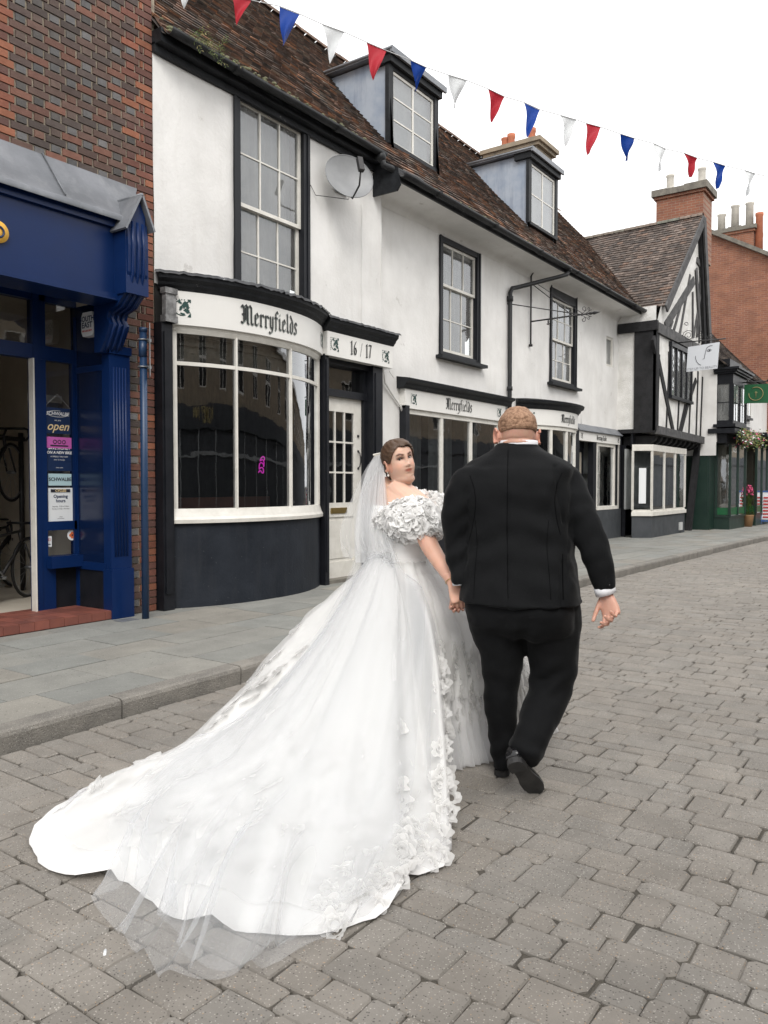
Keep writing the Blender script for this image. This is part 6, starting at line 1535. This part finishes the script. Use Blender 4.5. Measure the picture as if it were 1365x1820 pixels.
# ================================================================ bride
C0=V((3.63,2.48,0)); WZ=1.067
BRD=thing('person',C0,'woman in a white wedding dress and long veil looking back over her shoulder','person')
ob=ORG[BRD.name]
yb=math.radians(52)
bf=(CFH*math.cos(yb)+CR*math.sin(yb)).normalized(); br_=(CR*math.cos(yb)-CFH*math.sin(yb)).normalized()
DB=4.4
MT['satin']=clothmat('white_satin',(.77,.765,.755),1,.15,.5,wr=.12,wrs=9,sheen=.3)
MT['organza']=clothmat('white_organza_ruffle',(.92,.915,.905),1,.35,.7,sheen=.2)
MT['bodice']=clothmat('white_bodice_satin',(.88,.875,.865),1,.1,.55,wr=.15,wrs=25)
MT['veil']=clothmat('sheer_white_veil',(.80,.815,.83),.20,.5,.8,face=.16,sheen=0)
MT['veil2']=clothmat('sheer_white_veil_tier',(.88,.885,.89),.26,.5,.8,face=.12,sheen=0)
# hem outline on the ground, anticlockwise
HEM=[(4.58,2.42),(4.45,2.75),(4.2,3.05),(3.8,3.2),(3.4,3.28),(2.9,3.36),(2.35,3.36),(1.98,3.24),(1.80,3.05),(1.70,2.84),(1.71,2.62),(1.80,2.47),(1.78,2.36),(1.76,2.12),(1.80,1.88),(1.92,1.70),(2.08,1.585),(2.24,1.535),(2.42,1.60),(2.62,1.57),(2.82,1.66),(3.05,1.80),(3.28,1.98),(3.47,2.11),(3.60,2.06),(3.74,1.99),(3.92,1.99),(4.2,1.90),(4.52,1.93),(4.62,2.15)]
HP=sorted((math.atan2(y-C0.y,x-C0.x),math.hypot(x-C0.x,y-C0.y)) for x,y in HEM)
HP=[(HP[-2][0]-2*PI,HP[-2][1]),(HP[-1][0]-2*PI,HP[-1][1])]+HP+[(HP[0][0]+2*PI,HP[0][1]),(HP[1][0]+2*PI,HP[1][1])]
def RH(a):
    while a>PI: a-=2*PI
    while a<-PI: a+=2*PI
    return sinterp(HP,a)+.012*math.sin(a*23)+.01*N(a*9,2)
ZB=[(0,1.067),(.07,1.03),(.16,.985),(.38,.90),(.60,.80),(.78,.66),(.90,.46),(.965,.24),(.99,.08),(1,.012)]
ZT=[(0,1.067),(.04,.975),(.10,.83),(.18,.65),(.28,.47),(.38,.33),(.50,.22),(.62,.15),(.74,.10),(.86,.058),(.95,.025),(1,.010)]
def sstep(x): x=max(0,min(1,x)); return x*x*(3-2*x)
def skirt(a,t,R=None):
    R=R or RH(a); w_=sstep((R-.62)/.75); r0=.155
    r=r0+(R-r0)*t; z=lerp(sinterp(ZB,t),sinterp(ZT,t),w_)
    return r,z,w_
def skz(x,y):
    dx,dy=x-C0.x,y-C0.y; a=math.atan2(dy,dx); R=RH(a); r=math.hypot(dx,dy); t=(r-.155)/(R-.155)
    if t>=1.0: return .004
    t=max(0,t); r_,z_,w_=skirt(a,t,R); d=sfold(a,t,r_,w_); r2,z2,_=skirt(a,min(1,t+.01),R); dr,dz=r2-r_,z2-z_; nz_=dr/(math.hypot(dr,dz) or 1)
    return max(.004,z_+max(0,d)*nz_*min(1,(1-t)*12)+.012)
def sfold(a,t,r,w_):
    """soft gathers radiating from the waist"""
    f=.55*math.sin(a*17+3*N(a*3,t*1.2))+.45*math.sin(a*29+4*N(a*2,t*2,4))
    amp=lerp(.012,.020,w_)*min(1,t*3+.12)
    puff=.045*w_*max(0,N(a*6*1.0+9,t*7,1))*sstep((t-.25)/.3)*sstep((.96-t)/.12)
    fine=.010*w_*N(a*16,t*20,7)*sstep((t-.25)/.3)*sstep((.93-t)/.08)
    return f*amp+puff+fine
NA,NTT=260,84
b=MB(); g=[]
def spt(a,t,extra=0):
    R=RH(a); r,z,w_=skirt(a,t,R); d=sfold(a,t,r,w_)+extra
    # push along the profile normal
    r2,z2,_=skirt(a,min(1,t+.01),R); dr,dz=r2-r,z2-z; L=math.hypot(dr,dz) or 1; nr_,nz_=-dz/L,dr/L
    k=min(1,max(0,(1-t)/.06)) if w_<.5 else min(1,.25+max(0,(1-t)/.10))
    hm=w_*sstep((t-.82)/.15); rp=max(0,math.sin(a*19+3*N(a*4,5)))**3; zz=z+hm*.030*rp; r=r-hm*.03*rp+hm*.012*N(a*30,8)
    return V((C0.x+(r+nr_*d*k)*math.cos(a),C0.y+(r+nr_*d*k)*math.sin(a),max(.006,zz+nz_*d*k))),V((nr_*math.cos(a),nr_*math.sin(a),nz_))
for i in range(NTT+1):
    t=(i/NTT)**.85; g.append([spt(-PI+2*PI*j/NA,t)[0] for j in range(NA)])
b.loft(g,0,False,True)
b.build('skirt',MT['satin'],BRD)
# overskirt of organza, slightly off the satin, hem lifted and ragged
b=MB(); g=[]
for i in range(60):
    t=(i/59)*.93; g.append([spt(-PI+2*PI*j/NA,min(1,t*(1+.0)),.014+.018*t*abs(N(j*.35,i*.12,3))+(.012*math.sin(j*.9+2*N(j*.1,i*.1)) *t))[0] for j in range(NA)])
b.loft(g,0,False,True); b.build('organza_overskirt',clothmat('organza_layer',(.87,.87,.865),.40,.5,.8,sheen=.1),BRD)
def rosette(b,p,n,R,seed,loops=3,h=.5,wav=.22):
    random.seed(seed); n=V(n).normalized(); u=n.orthogonal().normalized(); w_=n.cross(u)
    K=34
    for l in range(loops):
        rr=R*(.30+.70*(l+.4)/loops); ph=rj(0,6); g=[]
        f1,f2=random.choice([3,4,5]),random.choice([7,8,9,11])
        c=p+u*rj(-.12,.12)*R+w_*rj(-.12,.12)*R
        for s in range(4):
            q=s/3; row=[]
            for k in range(K):
                a=2*PI*k/K; wv=wav*(math.sin(f1*a+ph)*.7+math.sin(f2*a+ph*2)*.3)*q
                rad=rr*(.72+.40*q+wv); hh=R*h*(math.sin(q*1.9)*(.85-.35*l/loops)+wv*.5)
                row.append(c+(u*math.cos(a)+w_*math.sin(a))*rad+n*(hh-.01))
            g.append(row)
        b.loft([list(r_) for r_ in g],0,False,True)
# ruffled flowers over the train and lower skirt
b=MB(); random.seed(77); sel=[]
tries=0
while len(sel)<430 and tries<30000:
    tries+=1
    a=rj(-PI,PI); R=RH(a); t=rj(.35,.95) if R>1 else rj(.70,.97)
    if R>1 and random.random()>(R/2.0)*sstep((t-.2)/.4): continue
    if R<=1 and random.random()>(.9 if -2.1<a<-.3 else .2): continue
    p,n=spt(a,t,.01)
    if R>1.75 and t>.86: continue
    if -2.5<a<-1.2 and t<.80: continue
    if all((p-q).length>(.040 if a<-.3 and a>-2.9 else .065) for q,_ in sel): sel.append((p,n))
for i,(p,n) in enumerate(sel): rosette(b,p-n*.008,n,rj(.035,.06) if -2.9<math.atan2(p.y-C0.y,p.x-C0.x)<-.3 else rj(.05,.09),i,4,.14 if math.hypot(p.x-C0.x,p.y-C0.y)>.7 and p.y>1.85 else .30,.28)
random.seed(91); k_=0; pts_=[]
while k_<85:
    a=rj(-2.72,-2.12) if k_<60 else rj(1.95,2.7); t=rj(.80,1.0) if k_<60 else rj(.82,.97); p,n=spt(a,min(t,.995),.012)
    k_+=1
    if any((p-q).length<.038 for q in pts_): continue
    pts_.append(p); out=V((math.cos(a),math.sin(a),.9)).normalized(); rosette(b,V((p.x,p.y,max(p.z,.022))),out,rj(.032,.056),900+k_,3,.42,.32)
o=b.build('skirt_flowers',clothmat('skirt_organza_petals',(.86,.855,.845),.8,.55,.7,sheen=.1),BRD)
# frilled tulle edge along the right of the train and the hem of the skirt
b=MB()
def frill(a0,a1,t,hh,nn,seed):
    g=[]
    for k in range(nn+1):
        a=lerp(a0,a1,k/nn); p,n=spt(a,t); out=V((math.cos(a),math.sin(a),0)); row=[]
        for s in range(5):
            q=s/4; wv=.018*math.sin(k*.9+seed)*q+.012*N(k*.5,q*3,seed)
            row.append(V((p.x,p.y,0))+out*(q*hh+wv)+V((0,0,max(.006,p.z*(1-q)**1.3+.012+.02*abs(math.sin(k*.55+seed))*math.sin(q*PI)))))
        g.append(row)
    b.sheet(g)
frill(-2.62,-1.2,.93,.07,120,1); frill(-1.9,.9,.97,.045,120,4); frill(-2.5,-1.9,.86,.11,60,7); frill(1.9,2.75,.95,.06,90,9)
b.build('tulle_hem',clothmat('tulle_hem_net',(.85,.85,.86),.42,.5,.8,face=.3,sheen=0),BRD)
# bodice
def btor(rows,n=40,e=2.2): return [ring(P(x,y,DB+dd),br_,bf,a,b_,n,e) for x,y,dd,a,b_ in rows]
b=MB(); b.loft(btor([(708,1004,0,.165,.150),(708,992,0,.160,.145),(709,975,0,.163,.15),(711,955,-.0,.172,.158),(714,935,-.01,.182,.168),(717,918,-.01,.188,.172),(719,905,-.01,.188,.168),(719,898,-.01,.182,.158)]),0,True)
b.build('bodice',MT['bodice'],BRD)
b=MB()
b.loft(btor([(708,997,0,.168,.153),(708,994,0,.171,.156),(708,989,0,.169,.154)]),0,False); b.build('waist_seam',MT['satin'],BRD)
# skin
hyw=math.radians(29)
hff=(-CFH*math.cos(hyw)+CR*math.sin(hyw)).normalized(); rl=math.radians(15)
hu=(ZU*math.cos(rl)-CR*math.sin(rl)+CFH*.03).normalized(); hff=(hff-hu*hff.dot(hu)).normalized(); hlf=hu.cross(hff)
hff=Matrix.Rotation(math.radians(7),3,hlf)@hff; hu=Matrix.Rotation(math.radians(7),3,hlf)@hu
BH=P(709,820,4.36); BS=.95
b=MB(); b.loft(headrings(BH,hff,hu,BS,110,96))
nb_=P(712,872,4.39)
limb(b,[(BH-hu*.05-hff*.012,.060),(BH-hu*.09-hff*.004,.058),(lerp(BH-hu*.10,nb_,.6),.057),(nb_,.066),(P(713,884,4.39),.085)],20)
b.ball(BH-hu*.095+hff*.022,.058,.058,.034,18,12); b.ball(BH-hu*.075+hff*.010,.062,.062,.045,18,12)      # soft under-chin
b.loft(btor([(716,950,0,.150,.135),(717,920,-.01,.165,.145),(718,905,-.01,.180,.145),(717,893,-.01,.176,.135),(715,884,-.01,.155,.122),(713,876,-.01,.125,.108),(711,869,-.01,.095,.092),(710,863,-.01,.070,.075)]),0,True)
AR=[(P(735,897,4.27),.062),(P(746,912,4.22),.060),(P(753,938,4.19),.055),(P(762,966,4.16),.049),(P(774,987,4.13),.044),(P(788,1008,4.08),.039),(P(800,1028,4.03),.030),(P(805,1038,4.01),.0265)]
limb(b,AR,18)
limb(b,[(P(701,866,4.37),.052),(P(712,878,4.33),.060),(P(727,891,4.29),.062),(P(740,903,4.25),.060)],18)
b.ball(P(714,896,4.345),.105,.085,.060,20,14)
limb(b,[(P(700,858,4.40),.060),(P(694,872,4.44),.066),(P(692,888,4.48),.062)],18)
AL=[(P(698,893,4.50),.058),(P(694,925,4.55),.055),(P(700,960,4.6),.045),(P(720,990,4.62),.035)]; limb(b,AL,14)
for sgn in (-1,1): ear(b,BH+hlf*sgn*.0735*BS-hu*.012-hff*.006,hff,hlf*sgn,hu,.98)
limb(b,[(P(712,940,4.4),.10),(P(709,1000,4.4),.11),(P(709,1060,4.4),.12)])
for s in (-1,1): limb(b,[(C0+br_*s*.09+V((0,0,.95)),.11),(C0+br_*s*.09+V((0,0,.5)),.07),(C0+br_*s*.09+V((0,0,.1)),.045),(C0+br_*s*.09+bf*.1+V((0,0,.045)),.03)])
W=P(804.5,1036,4.015)
hand(b,W,P(812.5,1058,4.0)-W,CF*1-CR*.25,CR*.9,[(.65,.9,.7),(.7,.95,.7),(.75,.95,.7),(.8,.95,.7)],1.0,.4,.35,.01)
sk=b.build('body',MT['skinb'],BRD); fuse(sk,.0036,9,.5)
def bp(co):
    p=co+ob-BH; z=p.dot(hu)/BS; x=p.dot(hlf)/BS; y=p.dot(hff)/BS
    if (co+ob).z<1.30: return (1.02,.92,.90)
    col=V((1,1,1))
    def mx(c,k): 
        nonlocal col
        k=max(0,min(1,k)); col=col.lerp(V(c),k)
    if y>.02 and z>-.13:
        ax=abs(x)
        mx((1.02,.74,.66),.55*math.exp(-((ax-.048)/.020)**2-((z+.022)/.018)**2))                        # blush
        mx((.58,.31,.29),1.2*math.exp(-(x/.0225)**4-((z+.0535)/.0085)**4))                             # lips
        mx((.28,.16,.15),.9*math.exp(-(x/.021)**4-((z+.0532)/.0016)**2))
        bz=.036+.006*math.exp(-((ax-.036)/.012)**2)
        mx((.13,.08,.06),1.6*math.exp(-((ax-.032)/.020)**4-((z-bz)/.0048)**2))                        # brows
        mx((.24,.15,.12),.9*math.exp(-((ax-.031)/.021)**4-((z-.018)/.0105)**2))                        # eye make-up
        mx((.08,.05,.045),1.2*math.exp(-((ax-.032)/.0165)**4-((z-.0175)/.0048)**2))                      # lash line
        mx((.45,.28,.24),.6*math.exp(-((ax-.011)/.004)**2-((z+.034)/.003)**2))                           # nostrils
    if abs(x)>.070 and -.06<z<.03: mx((1.05,.75,.68),.6)
    return tuple(col)
paint(sk,bp)
MT['eye']=plain('eye_white',(.42,.38,.36),.3); MT['iris']=plain('dark_brown_iris',(.02,.012,.008),.1)
for s in (-1,1):
    ex=.031*s; R_=headR(math.atan2(ex,.078),.0135)
    c=BH+(hlf*ex+hff*(math.sqrt(max(0,R_**2-ex**2))-.0085)+hu*.0125)*BS
    b=MB(); b.ball(c,.0122,n=18,k=12); gz_=(CAM+V((0,0,.05))-c).normalized(); e=b.build('eye',MT['eye'],BRD)
    b=MB(); b.ball(c+gz_*.0062,.0078,n=14,k=8); b.build('iris',MT['iris'],e)
# hair: side parted, sleek, gathered low at the back
b=MB(); rg=[]; n=110; k=44
for i in range(k+1):
    row=[]
    for jn in range(n):
        a=2*PI*jn/n; aa=a if a<=PI else a-2*PI; d_=abs(math.degrees(aa))
        zl=sinterp([(0,.080),(15,.083),(30,.077),(42,.060),(52,.038),(62,.014),(73,-.004),(85,.006),(98,.006),(108,-.03),(125,-.065),(150,-.075),(180,-.075)],d_)
        if aa>0: zl+=.0
        q=i/k; z=lerp(zl,.1195,q); lift=.010+.006*math.sin(min(1,q*1.6)*PI/2)
        if i==0: lift=-.004
        part=math.exp(-((math.sin(aa)*headR(aa,z)-(-.022))/.006)**2) if math.cos(aa)>-.2 and z>.06 else 0
        strands=.0016*math.sin(z*260+aa*9+3*N(aa*2,z*20))
        R=headR(aa,z)+lift-.006*part+strands+(.010*math.exp(-((math.sin(aa)*.08+.0-.02)/.03)**2) if z>.07 and math.cos(aa)>0 else 0)
        row.append(BH+(hff*math.cos(aa)*R+hlf*math.sin(aa)*R+hu*(z+ .012*sstep((z-.06)/.06)))*BS)
    rg.append(row)
b.loft(rg,0,True)
b.ball(BH-hff*.100-hu*.025,.052,.052,.046,20,14); b.ball(BH-hff*.070-hu*.062,.052,.052,.050,20,14)
b.build('hair',MT['hairb'],BRD)
for s in (-1,1):
    c=BH+hlf*s*.085*BS-hu*.042-hff*.004
    b=MB(); b.tube([c+hu*.008,c-hu*.012],.0022,6); b.ball(c-hu*.020,.0068); b.build('pearl_earring',surf('pearl',(.75,.72,.66),rough=.2),BRD)
b=MB(); c=P(802.5,1032,4.02); ax=(AR[-1][0]-AR[-3][0]).normalized(); u=ax.orthogonal().normalized(); w_=ax.cross(u)
b.tube([c+(u*math.cos(a)+w_*math.sin(a))*.0325+ax*.006*math.cos(a) for a in [2*PI*k/24 for k in range(24)]],.0022,6,closed=True); b.build('bracelet',MT['brass'],BRD)
# puffed ruffle sleeves and neckline ruffle
def puff(name,blobs,cnt,seed,r0=.045,r1=.062):
    b=MB(); random.seed(seed); bl=[(P(*c),rx,ry,rz) for c,rx,ry,rz in blobs]
    for c,rx,ry,rz in bl: b.ball(c,rx*.93,ry*.93,rz*.93,24,16)
    o=b.build(name,MT['organza'],BRD)
    b=MB(); n_=0; pts=[]
    tr=0
    while n_<cnt and tr<cnt*60:
        tr+=1
        c,rx,ry,rz=random.choice(bl); d=V((random.gauss(0,1),random.gauss(0,1),random.gauss(0,1))).normalized(); p=c+V((d.x*rx,d.y*ry,d.z*rz))
        if any(((p-c2).x/a)**2+((p-c2).y/b2)**2+((p-c2).z/e)**2<.8 for c2,a,b2,e in bl): continue
        if any((p-q).length<r0*.62 for q in pts): continue
        pts.append(p); nn=V((d.x/rx,d.y/ry,d.z/rz)).normalized(); rosette(b,p-nn*.008,nn,rj(r0,r1),seed*100+n_,3,.42,.32); n_+=1
    b.build('ruffle',MT['organza'],o); return o
puff('sleeve',[((739,924,4.21),.110,.110,.112),((758,938,4.19),.075,.075,.075),((716,925,4.23),.098,.098,.108)],110,5,.042,.066)
puff('sleeve',[((777,914,4.42),.078,.078,.108),((766,898,4.42),.066,.066,.066)],80,6,.040,.06)
puff('neckline_ruffle',[((700,924,4.27),.090,.090,.078),((686,930,4.33),.07,.07,.07),((745,888,4.50),.05,.05,.045),((736,884,4.52),.035,.035,.045)],80,8,.033,.05)
# ================================================================ veil
def veil(name,keys,ncol,nrow,mat,amp,seed,onskirt=True,lift=.036):
    """keys: function u -> list of points; the sheet is splined through them and kept above the skirt"""
    b=MB(); cols=[]
    for i in range(ncol+1):
        u=i/ncol; kp=[(p,0) for p in keys(u)]; s=[p for p,_ in smoothpath(kp,max(4,nrow//(len(kp)-1)))]
        cols.append(s)
    m_=len(cols[0]); g=[]
    for i,c in enumerate(cols):
        row=[]
        for j_,p in enumerate(c):
            v=j_/(m_-1); u=i/ncol
            kk=sstep((v-.12)/.4); w1=(1-kk)*(.8*math.sin(u*17+seed)+.5*N(u*5,v*2,seed+5))+kk*(.8*math.sin(u*38+2.5*N(u*4,v*1.6,seed)+seed)+.45*math.sin(u*63+3*N(u*5,v*2,seed+2))+1.1*N(u*7,v*2,seed+5))
            wl=(cols[-1][j_]-cols[0][j_]).length; tl=sstep((v-.84)/.06); w1=lerp(w1,1.3-2.4*abs(math.sin(u*21+2*N(u*6,3)))+.5*math.sin(u*47),tl); A=min(amp(v),.026*wl*(1+tl))*w1
            nb=cols[min(ncol,i+1)][j_]-cols[max(0,i-1)][j_]; al=c[min(m_-1,j_+1)]-c[max(0,j_-1)]
            nrm=nb.cross(al); nrm=nrm.normalized() if nrm.length>1e-9 else ZU
            if nrm.dot(ZU*.9-CF)<0: nrm=-nrm
            q=p+nrm*A
            if onskirt:
                q.z=max(q.z,skz(q.x,q.y)+lift+A*.6) if (q.z<1.02) else q.z
                q.z=max(q.z,(.004 if seed==9 else .013)+max(0,A)*1.0)
            row.append(q)
        g.append(row)
    b.sheet(g); return b.build(name,mat,BRD)
def k1(u):
    q=lambda a,c:lerp(a,c,u)
    L=[P(q(666,678),q(812,808),4.41),P(q(650,683),q(838,842),q(4.46,4.36)),P(q(640,689),q(885,890),q(4.50,4.28)),P(q(632,697),q(945,945),q(4.5,4.20)),P(q(628,716),q(1005,1010),q(4.46,4.15))]
    arc=math.sin(u*PI)
    for (xa,ya_),(xb,yb_) in (((3.36,2.86),(3.40,2.10)),((3.00,3.04),(3.12,1.94)),((2.55,3.02),(2.75,1.72)),((2.12,2.85),(2.38,1.60))):
        x,y=q(xa,xb)-.12*arc,q(ya_,yb_); L.append(V((x,y,skz(x,y)+.035)))
    E=[(0,(1.86,2.60)),(.2,(1.58,2.24)),(.35,(1.56,2.08)),(.5,(1.50,1.92)),(.62,(1.555,1.74)),(.8,(1.79,1.63)),(1,(2.08,1.57))]
    x=sinterp([(a,e[0]) for a,e in E],u)+.02*math.sin(u*31); y=sinterp([(a,e[1]) for a,e in E],u)
    L.append(V((x,y,.008))); return L
veil('veil',k1,150,150,MT['veil'],lambda v:.010 if v<.86 else lerp(.010,.034,sstep((v-.84)/.1)),1)
def k2(u):
    q=lambda a,c:lerp(a,c,u)
    return [P(q(665,680),q(811,806),4.40),P(q(644,684),q(842,845),q(4.46,4.33)),P(q(620,688),q(895,898),q(4.50,4.25)),P(q(604,692),q(950,952),q(4.50,4.19)),P(q(612,699)+4*math.sin(u*20),q(990,985)+5*math.sin(u*13),q(4.48,4.16))]
def k3(u):
    q=lambda a,c:lerp(a,c,u)
    return [P(q(664,681),q(812,806),4.385),P(q(650,684),q(845,848),q(4.43,4.34)),P(q(638,688),q(895,898),q(4.46,4.27)),P(q(632,692),q(950,955),q(4.46,4.22)),P(q(634,704),q(1000,1000),q(4.44,4.19))]
veil('veil_gathers',k3,60,50,clothmat('gathered_white_tulle',(.86,.865,.87),.62,.45,.8,sheen=0),lambda v:.005,14,False)
def k4(u):
    L=k1(min(1,max(0,.04+u*.9)))
    L=[p.copy() for p in L]; L[-1]+=V((.14+.05*math.sin(u*9),.05*math.cos(u*7),0)); L[0]-=V((0,0,.01))
    return L
veil('veil_second_layer',k4,110,120,MT['veil'],lambda v:.008 if v<.86 else lerp(.008,.036,sstep((v-.84)/.1)),9,lift=.022)
veil('veil_short_tier',k2,90,60,MT['veil2'],lambda v:.0045,4,False)
b=MB(); c=P(670,809,4.40); b.bar(c-hlf*.02,c+hlf*.02,.010,.008); 
for k in range(9): b.ball(c+hlf*(-.02+k*.005)+hu*.006,.005,n=8,k=6)
b.build('hair_comb',surf('pearl_comb',(.6,.58,.52),rough=.25),BRD)
